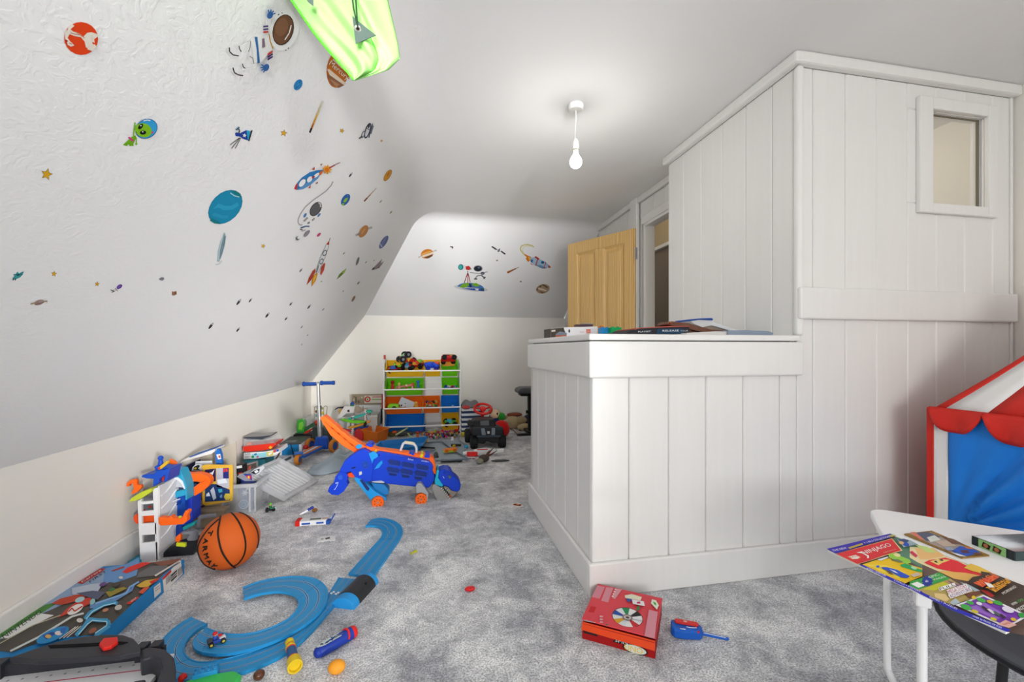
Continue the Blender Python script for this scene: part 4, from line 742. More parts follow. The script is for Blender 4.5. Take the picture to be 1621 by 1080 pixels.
part('white_panel', MB().grid(lambda u, v: Vector((TX-.004-.004*math.sin(4*v+2*u), TY0+(onx(1502, 700, TX).y-TY0)*u, .02+(ZE-.03)*v)), 4, 10, WHI), 'nylon', tent, world=True, solid=.002)
yg = onx(1500, 700, TX).y; zg = .235
def curtain(u, v):
    y = yg-.005-u*(yg-TY1-.01); z0 = zg+.30*max(0, u-.22)**1.1 if u > .22 else zg-.05*math.sin(PI*u/.22)
    z = z0+(ZE-.012-z0)*v
    ang = math.atan2(z-zg, (yg-y)+1e-4); r = math.hypot(yg-y, z-zg)
    fold = math.sin(ang*24+3*r)*.026*min(1, r*6)*max(0, 1-r*1.3)*(1 if ang < 1.1 else .25)+.006*math.sin(17*y+11*z)*v
    return Vector((TX-.002+fold+.03*u*(1-v), y, z))
part('blue_curtain', MB().grid(curtain, 60, 34, BLU), 'nylon', tent, world=True, solid=.0015)
part('red_side', MB().grid(lambda u, v: Vector((TX+(TX1-TX)*u, TY0+.004*math.sin(9*u), .01+(ZE-.02)*v)), 8, 4, RED), 'nylon', tent, world=True, solid=.002)
part('blue_side', MB().grid(lambda u, v: Vector((TX1, TY1+(TY0-TY1)*u, .01+(ZE-.02)*v)), 8, 4, BLU), 'nylon', tent, world=True, solid=.002)

# ================================================================== card game box and walkie-talkie by the skirting
uno = thing('card_game_box', 'red spinner card game box lying open-lidded against the skirting board', 'game box')
b0, b1 = onz(921.5, 1011), onz(1037, 1043.5); ux = (b1-b0); UW = ux.length; UM = frame(b0, ux); place(uno, UM); UD, UH = .252, .060
part('box', MB().box((UW/2, UD/2, UH/2-.004), (UW, UD, UH-.008), '#a81a1c'), 'print', uno)
LT = Matrix.Translation((0, UD, UH)) @ Matrix.Rotation(math.radians(-1.2), 4, 'X') @ Matrix.Translation((0, -UD, 0))
part('lid', MB().box((UW/2, UD/2+.004, -.002), (UW+.004, UD-.004, .005), '#e24a54', M=LT), 'print', uno)
part('flap', MB().add([(0, .004, UH-.004), (UW, .004, UH-.004), (UW, -.010, UH-.028), (0, -.010, UH-.024)], [(0, 1, 2, 3)], '#e2481c'), 'print', uno, solid=.0015)
UP = Plane(UM @ Vector((0, 0, UH+.0012)), (0, 0, 1)); uc = cr(900, 910, 5.789)
P = Print(UP, .00022, .0014)
P.poly(uc((262, 100), (335, 112), (225, 345), (150, 335)), '#dc8a98').poly(uc((345, 115), (410, 122), (320, 380), (250, 370)), '#dd8f9b').poly(uc((425, 225), (490, 135), (440, 130), (400, 210)), '#e0a0a8').poly(uc((145, 425), (160, 368), (268, 385), (245, 442)), '#e6e6e4')
for k in range(6): P.poly(uc((163+k*14, 380+k*2), (168+k*14, 381+k*2), (155+k*14, 425+k*2.4), (150+k*14, 424+k*2.4)), '#3a4a48')
P.poly(uc((205, 290), (255, 298), (230, 350), (180, 342)), '#d4262c')
cx, cy = uc((540, 392))[0]; wa, wb, wr = 24, 14.6, 13
P.ell(cx, cy, wa+1, wb+.8, '#70282c', wr, 28)
cols = ('#e4e4e6', '#cf3038', '#eceaea', '#dfe3e8', '#d8a22a', '#e4e8e2', '#2b52a8', '#e6e6ea', '#1f8a52', '#eceaea', '#2d2c30', '#e8e8ea')
c_, s_ = math.cos(math.radians(wr)), math.sin(math.radians(wr))
for k in range(12):
    pts = [(cx, cy)]
    for j in range(4):
        t = 2*PI*(k+j/3)/12; x, y = wa*math.cos(t), wb*math.sin(t); pts.append((cx+x*c_-y*s_, cy+x*s_+y*c_))
    P.poly(pts, cols[k])
P.ell(cx, cy, 8.4, 4.8, '#8a7a78', wr).ell(cx, cy, 6, 3.2, '#c9c4c2', wr).ell(cx, cy, 3, 1.6, '#4a3a3a', wr)
for q, c in ((((515, 190), (580, 178), (672, 205), (660, 235), (560, 220), (520, 215)), '#e8e4c8'), (((530, 215), (580, 225), (560, 250), (540, 245)), '#2f5aa8'), (((580, 225), (690, 245), (700, 288), (590, 268)), '#ece8ea'), (((625, 250), (655, 245), (660, 265), (630, 265)), '#c22a58'), (((765, 225), (800, 235), (828, 280), (810, 320), (755, 262)), '#e6ecd8'), (((775, 245), (800, 258), (805, 285), (782, 270)), '#5aa83a'), (((630, 290), (650, 285), (650, 320), (630, 332), (622, 322)), '#1f8a52'), (((737, 322), (818, 340), (788, 588), (695, 562)), '#dd93a0'), (((350, 452), (365, 456), (355, 466), (335, 460)), '#1f7a4a')): P.poly(uc(*q), c)
for k in range(4): P.ell(*uc((432-k*9, 135+k*21))[0], 1.6, 1.2, '#f0dede')
for k in range(3): P.poly(uc((290+k*0, 375+k*26), (318, 379+k*26), (312, 392+k*26), (284, 388+k*26)), '#e2a8ac')
part('lid_print', P.mb, 'print', uno, world=True)
mb = MB(); Y = -.0010
def fr(x, z): return Vector((UW*x, Y, UH*z))
mq = MB(); mq.poly([fr(.02, .36), fr(.22, .36), fr(.22, .52), fr(.02, .52)], '#2a2426'); part('maker_mark', mq, 'print', uno); text(mb, 'UNO', fr(.60, .08), fr(.84, .08)-fr(.60, .08), fr(0, .30)-fr(0, 0), '#f0c030', Vector((0, -.0012, 0)))
mb.poly([fr(.60+.14+.17*math.cos(t), .23+.27*math.sin(t)) +Vector((0, -.0004, 0)) for t in [k*PI/8 for k in range(16)]], '#1d1b1c'); mb.poly([fr(.74+.15*math.cos(t), .23+.22*math.sin(t))+Vector((0, -.0007, 0)) for t in [k*PI/8 for k in range(16)]], '#e0e4d4')
text(mb, 'SPIN', fr(.47, .36), fr(.64, .36)-fr(.47, .36), fr(0, .2)-fr(0, 0), '#e8e8ea', Vector((0, -.0012, 0))); mb.poly([fr(.44, .30), fr(.66, .34), fr(.66, .58), fr(.47, .60)], '#1d1b1c')
part('front_print', mb, 'print', uno)
wt = thing('walkie_talkie', 'blue toy walkie-talkie with a red clip lying on the carpet', 'toy')
a, b = onz(1062, 1003), onz(1154, 1019); WM = frame(a+Vector((0, .005, 0)), b-a); place(wt, WM); L = (b-a).length; s = L/.185
body = [(0, -.022), (.012, -.032), (.04, -.034), (.075, -.026), (.095, -.022), (.105, -.012), (.105, .014), (.095, .022), (.06, .030), (.02, .030), (.004, .020)]
part('body', MB().prism([(x*s, y*s) for x, y in body], .002, .036*s, '#1c5fc4'), 'plastic', wt, bev=0.008, seg=3)
part('antenna', MB().tube([(.10*s, .0, .016), (.182*s, .0, .012)], [.0062*s, .0054*s], '#1c5fc4', 12).ball((.183*s, 0, .012), .0056*s, '#1c5fc4', 12, 8), 'plastic', wt)
part('belt_clip', MB().prism([(.014*s, .004*s), (.02*s, -.004*s), (.088*s, -.004*s), (.094*s, .004*s), (.088*s, .014*s), (.02*s, .016*s)], .038*s, .044*s, '#d83430').box((.05*s, .006*s, .037*s), (.02*s, .012*s, .012*s), '#b02a26').prism([(.05*s+.007*s*math.cos(t), .006*s+.005*s*math.sin(t)) for t in [k*PI/5 for k in range(10)]], .044*s, .0446*s, '#e8a8a4'), 'plastic', wt, bev=0.0015)
part('button', MB().ball((.088*s, -.018*s, .030*s), (.007*s, .006*s, .005*s), '#c8282a', 10, 6), 'plastic', wt)
part('trim_line', MB().tube([(.030*s, -.0285*s, .037*s), (.048*s, -.027*s, .0368*s)], .0012*s, '#e6e8ee', 6).tube(bez([(.052*s, -.012*s, .0372*s), (.066*s, -.013*s, .0372*s), (.086*s, -.008*s, .0372*s)], 4), .0012*s, '#e6e8ee', 6).tube([(.108*s, -.004*s, .0215*s), (.178*s, -.003*s, .0170*s)], .0012*s, '#dfe6f2', 6), 'plastic', wt)
# ================================================================== basketball
bc = onz(364, 856, .121); R_ = .121
ball = thing('basketball', 'orange rubber basketball with black seams resting on the carpet', 'ball', (bc.x, bc.y, R_))
part('rubber_skin', MB().ball((0, 0, 0), R_, '#c85a1c', 48, 30), 'rubber', ball)
vd = (EYE-Vector((bc.x, bc.y, R_))).normalized(); vr = CR-vd*CR.dot(vd); vr.normalize(); vu = vd.cross(vr).normalized()
if vu.z < 0: vu = -vu
def on_ball(x, y, k=1.0):                                     # a point on the side turned to the room, x right and y up
    r2 = min(.999, x*x+y*y); return (vr*x+vu*y+vd*math.sqrt(1-r2)).normalized()*R_*k
sm = MB()
for L in ([(-.50, .86), (-.47, .6), (-.44, .30), (-.33, -.02), (-.16, -.36), (.06, -.64), (.24, -.82), (.38, -.92)],
          [(-.18, .98), (-.02, .82), (.16, .60), (.36, .28), (.52, -.10), (.56, -.45), (.46, -.74), (.30, -.86)],
          [(.08, .995), (.34, .88), (.62, .62), (.82, .32), (.93, 0), (.94, -.25)],
          [(-.52, .72), (-.74, .42), (-.90, .05), (-.93, -.25), (-.80, -.55), (-.58, -.80), (-.25, -.96)]):
    sm.tube([on_ball(*p, .9995) for p in bez([(a, b, 0) for a, b in L], 6) for p in [(p[0], p[1])]], .0040, '#1d1512', 6)
part('seams', sm, 'rubber', ball, kind='stuff')
tx_ = MB()
for ch, (x, y), rot in zip('TARMAK', ((-.67, .25), (-.735, -.02), (-.70, -.27), (-.60, -.50), (-.46, -.70), (-.27, -.85)), (-100, -93, -78, -64, -50, -34)):
    vs, fs = glyphs(ch); a = math.radians(rot); w, h = .17, .13
    P3 = []
    for p, q in vs:
        dx, dy = (p-.5)*w, (q-.5)*h; P3.append(on_ball(x+dx*math.cos(a)-dy*math.sin(a), y+dx*math.sin(a)+dy*math.cos(a), 1.006))
    tx_.add(P3, fs, '#1d1512')
    for ox, oy in ((.012, 0), (-.012, 0), (0, .012), (0, -.012)): tx_.add([on_ball(x+((p-.5)*w+ox)*math.cos(a)-((q-.5)*h+oy)*math.sin(a), y+((p-.5)*w+ox)*math.sin(a)+((q-.5)*h+oy)*math.cos(a), 1.0055+abs(ox)*.02) for p, q in vs], fs, '#1d1512')
part('lettering', tx_, 'print', ball)
# ================================================================== big flat racing-set box along the skirting
BZ = .064; bx0, bx1, by0, by1 = -1.378, onz(258, 940).x, 1.42, onz(289, 909).y
rb = thing('racing_set_box', 'large flat racing set box with kart picture lying along the left skirting', 'game box', ((bx0+bx1)/2, (by0+by1)/2, 0))
part('carton', MB().box(((bx0+bx1)/2, (by0+by1)/2, BZ/2), (bx1-bx0, by1-by0, BZ), '#1f86c8'), 'print', rb, world=True, bev=0.002)
RP = Plane((0, 0, BZ), (0, 0, 1)); rc = cr(0, 860, 4.91)
P = Print(RP, .00022, .0006)
P.poly(rc((0, 690), (0, 840), (90, 850), (400, 740), (780, 710), (1250, 262), (1408, 118), (1180, 150), (985, 160), (820, 195), (560, 330)), '#55504a')
P.poly(rc((0, 700), (300, 510), (560, 330), (820, 195), (985, 160), (860, 300), (620, 420), (300, 560), (0, 750)), '#8fa9c8').poly(rc((0, 690), (200, 570), (350, 480), (470, 450), (300, 560), (0, 740)), '#4e8a3c').poly(rc((0, 742), (300, 545), (420, 560), (60, 740)), '#e6e6e4').poly(rc((820, 195), (985, 160), (1080, 110), (1085, 150), (1060, 250), (900, 310), (800, 300)), '#6a9ad0')
P.text('NINTENDO', *rc((30, 745), (330, 540), (10, 715)), '#2a2a2c')
P.poly(rc((600, 310), (775, 200), (820, 195), (790, 225), (640, 318)), '#b02a28').text('Carrera', *rc((640, 308), (790, 212), (625, 300)), '#f2eeea').text('FIRST', *rc((700, 310), (830, 220), (690, 296)), '#2c2e34')
P.poly(rc((860, 215), (960, 180), (970, 190), (880, 220)), '#b23a30').poly(rc((950, 225), (990, 190), (1100, 150), (1180, 150), (1085, 195), (985, 235)), '#e0342a').poly(rc((1080, 230), (1170, 180), (1290, 170), (1330, 190), (1200, 255), (1060, 270)), '#6c6c6c').poly(rc((1180, 150), (1408, 118), (1390, 150), (1260, 180)), '#8a5a48').poly(rc((1200, 250), (1400, 130), (1400, 140), (1210, 260)), '#dcd8d4')
P.poly(rc((400, 470), (470, 430), (600, 400), (700, 390), (640, 440), (480, 480)), '#c2452c').poly(rc((450, 580), (520, 510), (620, 440), (715, 415), (700, 470), (600, 520)), '#d23c2a').ell(*rc((585, 515))[0], 14, 6.2, '#ece6e2', -30).line(rc((530, 535), (560, 505), (580, 530), (640, 490)), 2, '#c8362a').poly(rc((700, 450), (735, 410), (740, 460), (700, 495)), '#8fc4c4').poly(rc((560, 350), (700, 320), (800, 310), (760, 380), (640, 400), (560, 400)), '#b9c4d4').ell(*rc((620, 440))[0], 8, 4, '#a9d4dc', -20)
P.poly(rc((590, 390), (720, 370), (820, 380), (760, 440), (720, 430)), '#5a5f78').poly(rc((820, 380), (960, 340), (990, 350), (850, 420)), '#9a8a34').poly(rc((700, 480), (860, 440), (1010, 360), (1060, 300), (1030, 370), (850, 480), (700, 510)), '#6a90c8').line(rc((740, 470), (860, 430), (980, 390), (1010, 340), (1080, 300)), 2.6, '#7fb4e4')
P.poly(rc((860, 320), (920, 300), (940, 310), (900, 345)), '#4a4440').ell(*rc((940, 268))[0], 3.4, 2.2, '#d8d4c4').ell(*rc((800, 320))[0], 6, 3, '#6a4a88', -20).ell(*rc((870, 360))[0], 5, 2.6, '#3c7a44', -20)
P.poly(rc((1060, 330), (1130, 290), (1200, 280), (1240, 270), (1150, 340), (1090, 345)), '#d8b03c').poly(rc((1075, 385), (1120, 345), (1165, 340), (1110, 395)), '#d8583a').poly(rc((1160, 300), (1250, 265), (1230, 285), (1180, 320)), '#d23028').poly(rc((980, 470), (1070, 415), (1080, 425), (1010, 475)), '#d2382c')
P.line(rc((590, 720), (660, 640), (690, 590), (760, 600), (840, 600), (850, 640), (740, 720)), 6, '#3f9ac8').line(rc((660, 590), (700, 540), (800, 480), (880, 460), (915, 470)), 6, '#3f9ac8').line(rc((670, 590), (720, 530), (810, 485), (900, 465)), 1.6, '#a9dcf0').line(rc((610, 710), (680, 630), (720, 600), (830, 610), (830, 640), (740, 700)), 1.6, '#a9dcf0')
P.line(rc((490, 740), (610, 645)), 1.1, '#e6e2da').line(rc((520, 735), (630, 645)), 1.1, '#e6e2da').line(rc((460, 745), (590, 650)), 1.1, '#e6e2da').line(rc((0, 780), (250, 640), (470, 560)), 1.2, '#c8c0a0').line(rc((80, 840), (300, 730), (560, 570), (650, 545)), 3, '#cfd6d4')
P.ell(*rc((410, 715))[0], 28, 9, '#1f8ac8', -24).poly(rc((330, 720), (400, 690), (440, 700), (360, 750)), '#2a4a9a').ell(*rc((455, 700))[0], 6, 3.4, '#e6d8d0').ell(*rc((375, 725))[0], 5, 3, '#d8b060').poly(rc((470, 665), (520, 650), (500, 700), (470, 700)), '#2f6ab8').ell(*rc((620, 600))[0], 5, 3.4, '#d8d4cc').ell(*rc((920, 500))[0], 6, 4, '#c8c4bc', -20).ell(*rc((720, 680))[0], 7, 3.4, '#9a5a44', -30).ell(*rc((820, 520))[0], 5, 2.4, '#c88a6a', -20)
P.text('GO', *rc((1020, 460), (1060, 430), (1015, 448)), '#f2d8d0')
part('lid_picture', P.mb, 'print', rb, world=True)
SPl = Plane((bx1, 0, 0), (1, 0, 0)); P = Print(SPl, .0003, .0008)
P.poly(rc((1262, 270), (1405, 132), (1420, 240), (1275, 388)), '#e4e2de').poly(rc((1195, 345), (1245, 305), (1252, 380), (1200, 430)), '#e4e2de').poly(rc((1262, 270), (1330, 205), (1332, 225), (1266, 290)), '#c2362c')
for a, b in (((1290, 270), (1325, 340)), ((1385, 205), (1420, 270))):
    for k in range(5):
        x = a[0]+k*8; y = a[1]-k*7.6; P.poly(rc((x, y), (x+3, y-3), (x+5, y+52), (x+2, y+55)), '#55565a')
for k in range(3): P.poly(rc((1330, 250+k*20), (1375, 208+k*20), (1376, 218+k*20), (1332, 262+k*20)), ('#2a2a2c', '#8a8a88', '#2a2a2c')[k])
P.line(rc((1335, 190), (1400, 150)), 1, '#7a7a7a').line(rc((1205, 355), (1240, 330)), .8, '#8a8a8a').line(rc((1206, 375), (1244, 345)), .8, '#8a8a8a')
part('side_print', P.mb, 'print', rb, world=True)
# ================================================================== tabletop game at the very front, black rim
gm = thing('tabletop_game', 'white tabletop ball game with a black rim and red score slider', 'game', (-.95, 1.05, 0))
GZ = .12
pz = lambda u, v, z: onz(u, v, z)
bd = [pz(-60, 1062, .075), pz(258, 1054, .075)]
x0g, x1g = bd[0].x, bd[1].x; yk = (bd[0].y+bd[1].y)/2
mb = MB().box(((x0g+x1g)/2, yk-.27, .066), (x1g-x0g, .56, .012), '#ecebee')
part('play_surface', mb, 'plastic', gm, world=True)
mb = MB(); zz = .0725
for k in range(14): mb.lathe([(0, zz), (.0035, zz)], '#9a9aa2', 8, M=Matrix.Translation((x0g+.06+k*(x1g-x0g-.08)/14, yk-.022, 0)))
mb.box((x1g-.16, yk-.048, zz), (.26, .003, .0004), '#c23a5a').box((x0g+.14, yk-.052, zz), (.2, .004, .0004), '#b02a5a').box((x1g-.285, yk-.060, zz), (.003, .026, .0004), '#c23a5a', rz=-.7)
part('markings', mb, 'print', gm, world=True)
BLK = '#33343a'
tp = [pz(u, v, GZ+.01) for u, v in ((15, 1041), (52, 1028), (90, 1016), (130, 1008), (165, 1004.5), (195, 1005), (212, 1011), (221, 1021), (223, 1031), (190, 1038), (120, 1042), (60, 1045))]
part('score_panel', MB().hexa([p-Vector((0, 0, .016)) for p in tp], tp, BLK) if False else MB().prism([(p.x, p.y) for p in tp], GZ-.006, GZ+.010, BLK), 'plastic', gm, world=True, bev=0.003)
sp = [pz(u, v, GZ+.0108) for u, v in ((76, 1022), (192, 1016), (203, 1017), (194, 1020.5), (80, 1026.5))]
part('slot', MB().prism([(p.x, p.y) for p in sp], GZ+.010, GZ+.0112, '#121214'), 'matte', gm, world=True)
sp = [pz(u, v, GZ+.016) for u, v in ((157, 1022), (164, 1013), (186, 1011), (187, 1018), (176, 1026), (163, 1029))]
part('score_slider', MB().prism([(p.x, p.y) for p in sp], GZ+.0105, GZ+.022, '#e02a22'), 'plastic', gm, world=True, bev=0.003)
mb = MB()
mb.box(((x0g+x1g)/2-.01, yk+.004, .078), (x1g-x0g-.02, .012, .05), BLK)
for u in (8, 206, 226): q = pz(u, 1050, .10); mb.box((q.x, yk+.002, .09), (.026, .03, .05), BLK)
part('back_rail', mb, 'plastic', gm, world=True)
cpt = [pz(u, v, GZ) for u, v in ((222, 1030), (236, 1023), (262, 1027), (276, 1040), (279, 1060), (279, 1090))]
ring = [Vector((p.x, p.y, 0)) for p in cpt]
ri = [Vector((p.x, p.y, 0)) for p in [pz(u, v, GZ) for u, v in ((224, 1044), (240, 1040), (254, 1046), (258, 1056), (252, 1068), (244, 1090))]]
part('corner_guard', MB().prism([(p.x, p.y) for p in ring+ri[::-1]], .03, GZ, BLK), 'plastic', gm, world=True, bev=0.006)
part('side_rail', MB().box((x1g+.004, yk-.36, .07), (.03, .42, .09), BLK).box((x0g, yk-.28, .07), (.03, .56, .09), BLK).box(((x0g+x1g)/2, yk-.55, .07), (x1g-x0g, .03, .09), BLK), 'plastic', gm, world=True, bev=0.006)
for fx in (x0g+.03, x1g-.03):
    for fy in (yk-.03, yk-.5): part('foot', MB().box((fx, fy, .03), (.05, .05, .06), BLK), 'plastic', gm, world=True)
# ================================================================== slot-car track
TB = '#2a93cf'; tk = cr(230, 800, 3.77)
def ribbon(name, outer, inner, parent, n=5, z0=.001, z1=.011, lines=True, ends=True):
    """track section between an outer and an inner edge (floor outlines), with raised rims, slots and metal strips"""
    O = bez([onz(*p, z1) for p in tk(*outer)], n); I = bez([onz(*p, z1) for p in tk(*inner)], n)
    m = len(O); mb = MB()
    prof = [(0, z0), (0, z1+.0018), (.05, z1+.0018), (.06, z1), (.305, z1), (.305, z1-.003), (.325, z1-.003), (.325, z1), (.675, z1), (.675, z1-.003), (.695, z1-.003), (.695, z1), (.94, z1), (.95, z1+.0018), (1, z1+.0018), (1, z0)]
    k = len(prof); vs = []
    for a, b in zip(O, I):
        for t, z in prof: vs.append(Vector((a.x+(b.x-a.x)*t, a.y+(b.y-a.y)*t, z)))
    fs = [(i*k+j, i*k+j+1, (i+1)*k+j+1, (i+1)*k+j) for i in range(m-1) for j in range(k-1)]
    mb.add(vs, fs, TB)
    mb.add([vs[j] for j in range(k)], [tuple(range(k))], TB); mb.add([vs[(m-1)*k+j] for j in range(k)], [tuple(range(k-1, -1, -1))], TB)
    o = part(name, mb, 'plastic', parent, world=True)
    ms = MB()
    for c in (.315, .685):
        for d in (-.035, .023):
            q = [[Vector((a.x+(b.x-a.x)*t, a.y+(b.y-a.y)*t, z1+.0006)) for a, b in zip(O, I)] for t in (c+d, c+d+.014)]
            for i in range(m-1): ms.add([q[0][i], q[0][i+1], q[1][i+1], q[1][i]], [(0, 1, 2, 3)], '#b9bcc0')
        q = [[Vector((a.x+(b.x-a.x)*t, a.y+(b.y-a.y)*t, z1-.0024)) for a, b in zip(O, I)] for t in (c-.009, c+.009)]
        for i in range(m-1): ms.add([q[0][i], q[0][i+1], q[1][i+1], q[1][i]], [(0, 1, 2, 3)], '#15507a')
    part('contact_strips', ms, 'print', o, world=True, kind='stuff')
    return o
tc_ = onz(*tk((1400, 250))[0]); trA = thing('race_track', 'short blue toy track ending in a hooked curve on the carpet', 'track', (tc_.x, tc_.y, 0))
ribbon('track_curve', [(1345, 88), (1400, 77), (1470, 88), (1520, 118), (1537, 158), (1520, 200)], [(1312, 126), (1350, 122), (1395, 130), (1414, 152), (1412, 178), (1400, 200)], trA)
ribbon('track_straight', [(1519, 202), (1440, 314), (1360, 428)], [(1399, 202), (1305, 305), (1213, 408)], trA)
tc_ = onz(*tk((700, 950))[0]); trB = thing('race_track', 'long blue toy track sweeping to the finish bridge', 'track', (tc_.x, tc_.y, 0))
ribbon('track_curve', [(275, 668), (195, 715), (125, 775), (75, 840), (52, 910), (75, 985)], [(372, 708), (310, 745), (262, 790), (238, 835), (236, 880), (265, 915)], trB)
ribbon('track_curve', [(76, 987), (140, 1030), (240, 1045), (360, 1040), (490, 1020), (600, 990)], [(266, 916), (310, 932), (370, 935), (450, 922), (530, 902), (610, 880)], trB)
ribbon('track_curve', [(601, 990), (700, 952), (800, 905), (900, 840), (1000, 745), (1100, 630)], [(611, 880), (700, 848), (790, 810), (880, 760), (970, 690), (1046, 608)], trB)
ribbon('finish_straight', [(1101, 628), (1180, 535), (1262, 440)], [(1047, 606), (1100, 520), (1155, 432)], trB)
P = Print(Plane((0, 0, .0117), (0, 0, 1)), .0002, .0004)
for k in range(7):
    for j in range(2):
        if (k+j) % 2 == 0: a = tk((1092+k*14, 508+j*10+k*2))[0]; P.poly([a, (a[0]+3.4, a[1]+.6), (a[0]+2.2, a[1]+3.1), (a[0]-1.2, a[1]+2.5)], '#eef2f4')
part('chequer_line', P.mb, 'print', trB, world=True)
# bridge over the finish: black half-round roof between blue end hoops
ba = [onz(*p, 0) for p in tk((1105, 608), (1248, 628), (1372, 470), (1290, 440))]
A0, A1 = (ba[0]+ba[1])/2, (ba[2]+ba[3])/2; ax = (A1-A0).normalized(); hw = (ba[1]-ba[0]).length/2*.95; side = Vector((-ax.y, ax.x, 0)); LB = (A1-A0).length
if side.dot(ba[0]-A0) < 0: side = -side
BMx = Matrix(((ax.x, side.x, 0, A0.x), (ax.y, side.y, 0, A0.y), (0, 0, 1, 0), (0, 0, 0, 1)))
def hoop(a, b, r, hgt, col, th=.006, n=14):
    mb = MB(); vs = []
    for x in (a, b):
        for rr, hh in ((r, hgt), (r-th, hgt-th)):
            for i in range(n+1): t = PI*i/n; vs.append((x, rr*math.cos(t), hh*math.sin(t)))
    q = n+1; fs = []
    for i in range(n): fs += [(i, i+1, 2*q+i+1, 2*q+i), (q+i+1, q+i, 3*q+i, 3*q+i+1), (i+1, i, q+i, q+i+1), (2*q+i, 2*q+i+1, 3*q+i+1, 3*q+i)]
    return mb.add(vs, fs, col, False, BMx)
def solid_hoop(a, b, r, hgt, col, n=14):
    mb = MB(); vs = [(x, r*math.cos(PI*i/n), hgt*math.sin(PI*i/n)) for x in (a, b) for i in range(n+1)]; q = n+1
    return mb.add(vs, [tuple(range(q)), tuple(range(2*q-1, q-1, -1))]+[(i, q+i, q+i+1, i+1) for i in range(n)], col, False, BMx)
part('bridge_end', solid_hoop(0, LB*.22, hw, .040, '#2a93d8'), 'plastic', trB, world=True, bev=0.002)
part('bridge_end', solid_hoop(LB*.86, LB, hw, .040, '#2a93d8'), 'plastic', trB, world=True, bev=0.002)
part('bridge_roof', solid_hoop(LB*.21, LB*.87, hw*1.02, .044, '#2b2d30'), 'plastic', trB, world=True, bev=0.003)
part('bridge_button', MB().box((LB*.62, -hw*.62, .034), (.012, .008, .010), '#0f1012', M=BMx), 'plastic', trB, world=True, bev=0.001)
tc_ = onz(*tk((800, 560))[0]); trC = thing('race_track', 'blue toy track bent in a wide open loop beside the basketball', 'track', (tc_.x, tc_.y, 0))
ribbon('track_curve', [(583, 490), (660, 460), (750, 438), (840, 426), (930, 424), (1000, 434), (1050, 456)], [(590, 558), (650, 538), (720, 522), (790, 515), (850, 522), (890, 538), (908, 562)], trC, z0=.0145, z1=.0235)
ribbon('track_curve', [(1051, 457), (1083, 492), (1091, 535), (1075, 590), (1030, 650), (960, 710)], [(908.5, 563), (914, 585), (906, 615), (880, 650), (840, 684), (785, 714)], trC, z0=.0145, z1=.0235)
ribbon('track_curve', [(959, 711), (860, 770), (760, 815), (650, 852), (540, 878), (430, 890), (340, 880)], [(784, 715), (720, 738), (650, 758), (580, 768), (510, 768), (440, 757), (385, 738)], trC, z0=.0145, z1=.0235)
ribbon('track_curve', [(339, 880), (300, 862), (282, 830), (292, 795), (318, 768)], [(384, 738), (374, 733), (366, 733), (358, 738), (352, 744)], trC, z0=.0145, z1=.0235)
# little kart on the loop
kp = onz(*tk((425, 822))[0], .0255); kart = thing('toy_kart', 'tiny red and blue toy kart with driver standing on the blue track', 'toy car', kp, .55)
part('chassis', MB().box((0, 0, .009), (.046, .022, .008), '#2a4aa8').box((.016, 0, .012), (.018, .016, .008), '#d8d8dc').box((-.018, 0, .013), (.014, .022, .010), '#3a3a44'), 'plastic', kart, bev=0.0015)
for x in (-.016, .017):
    for y in (-.014, .014): part('wheel', MB().cyl((x, y-.004, .007), (x, y+.004, .007), .0075, '#2a2a2c', 12).cyl((x, y-.0045, .007), (x, y+.0045, .007), .004, '#e2c83a', 8), 'rubber', kart)
part('driver', MB().ball((-.004, 0, .020), (.007, .008, .008), '#2f52b4', 10, 6).ball((-.003, 0, .030), .0068, '#e6b48c', 10, 6).ball((-.004, 0, .033), (.0076, .0076, .006), '#d8262a', 10, 6).box((.010, 0, .022), (.010, .010, .004), '#d8262a'), 'plastic', kart)
# ================================================================== small things in front
def along(t, u0, v0, u1, v1, z=0.0): a, b = onz(u0, v0), onz(u1, v1); a.z = b.z = z; place(t, frame(a, b-a)); return (b-a).length
tr = thing('toy_projector_torch', 'dark blue toy torch with red cap and picture label on the carpet', 'toy')
L = along(tr, 497, 1047, 563, 1008)
part('body', MB().tube([(.012, 0, .020), (.02, 0, .020), (.06, 0, .020), (L*.82, 0, .021), (L*.88, 0, .021)], [.013, .019, .020, .0205, .021], '#1f3a9c', 20), 'plastic', tr)
part('end_cap', MB().ball((.014, 0, .020), (.014, .0165, .0165), '#1f3a9c', 16, 10), 'plastic', tr)
part('lens_cap', MB().tube([(L*.88, 0, .021), (L*.93, 0, .021), (L*.985, 0, .021), (L, 0, .021)], [.0205, .021, .018, .008], '#e0261e', 20), 'plastic', tr)
part('ring', MB().tube([(L*.74+.006*math.sin(t), .0212*math.cos(t), .021+.0212*math.sin(t)) for t in [PI*i/12 for i in range(13)]], .0036, '#e0261e', 8), 'plastic', tr)
mb = MB(); lab = []
for i in range(9):
    x = .010+(.62*L-.012)*i/8; w = .0115*(min(1, (i+.6)/2.2)) if i < 8 else .0115; lab.append((x, w))
for i in range(8):
    (x0, w0), (x1, w1) = lab[i], lab[i+1]; mb.add([(x0, -w0, .0392), (x1, -w1, .0396), (x1, w1, .0396), (x0, w0, .0392)], [(0, 1, 2, 3)], '#cfd8da')
for i in range(26):
    x = .018+random.random()*(L*.54); y = (random.random()-.5)*.014; s_ = .002+random.random()*.003; mb.box((x, y, .0402), (s_*1.6, s_, .0005), random.choice(['#2a5a7a', '#4a6a5a', '#6a5044', '#8aa4b0', '#3a4a7a', '#a8b48a']), rz=random.random()*3)
part('picture_label', mb, 'print', tr, kind='stuff')
sg = thing('toy_spyglass', 'yellow and blue toy spyglass with red bands on the carpet', 'toy')
L = along(sg, 458, 1026, 471, 1084, .0)
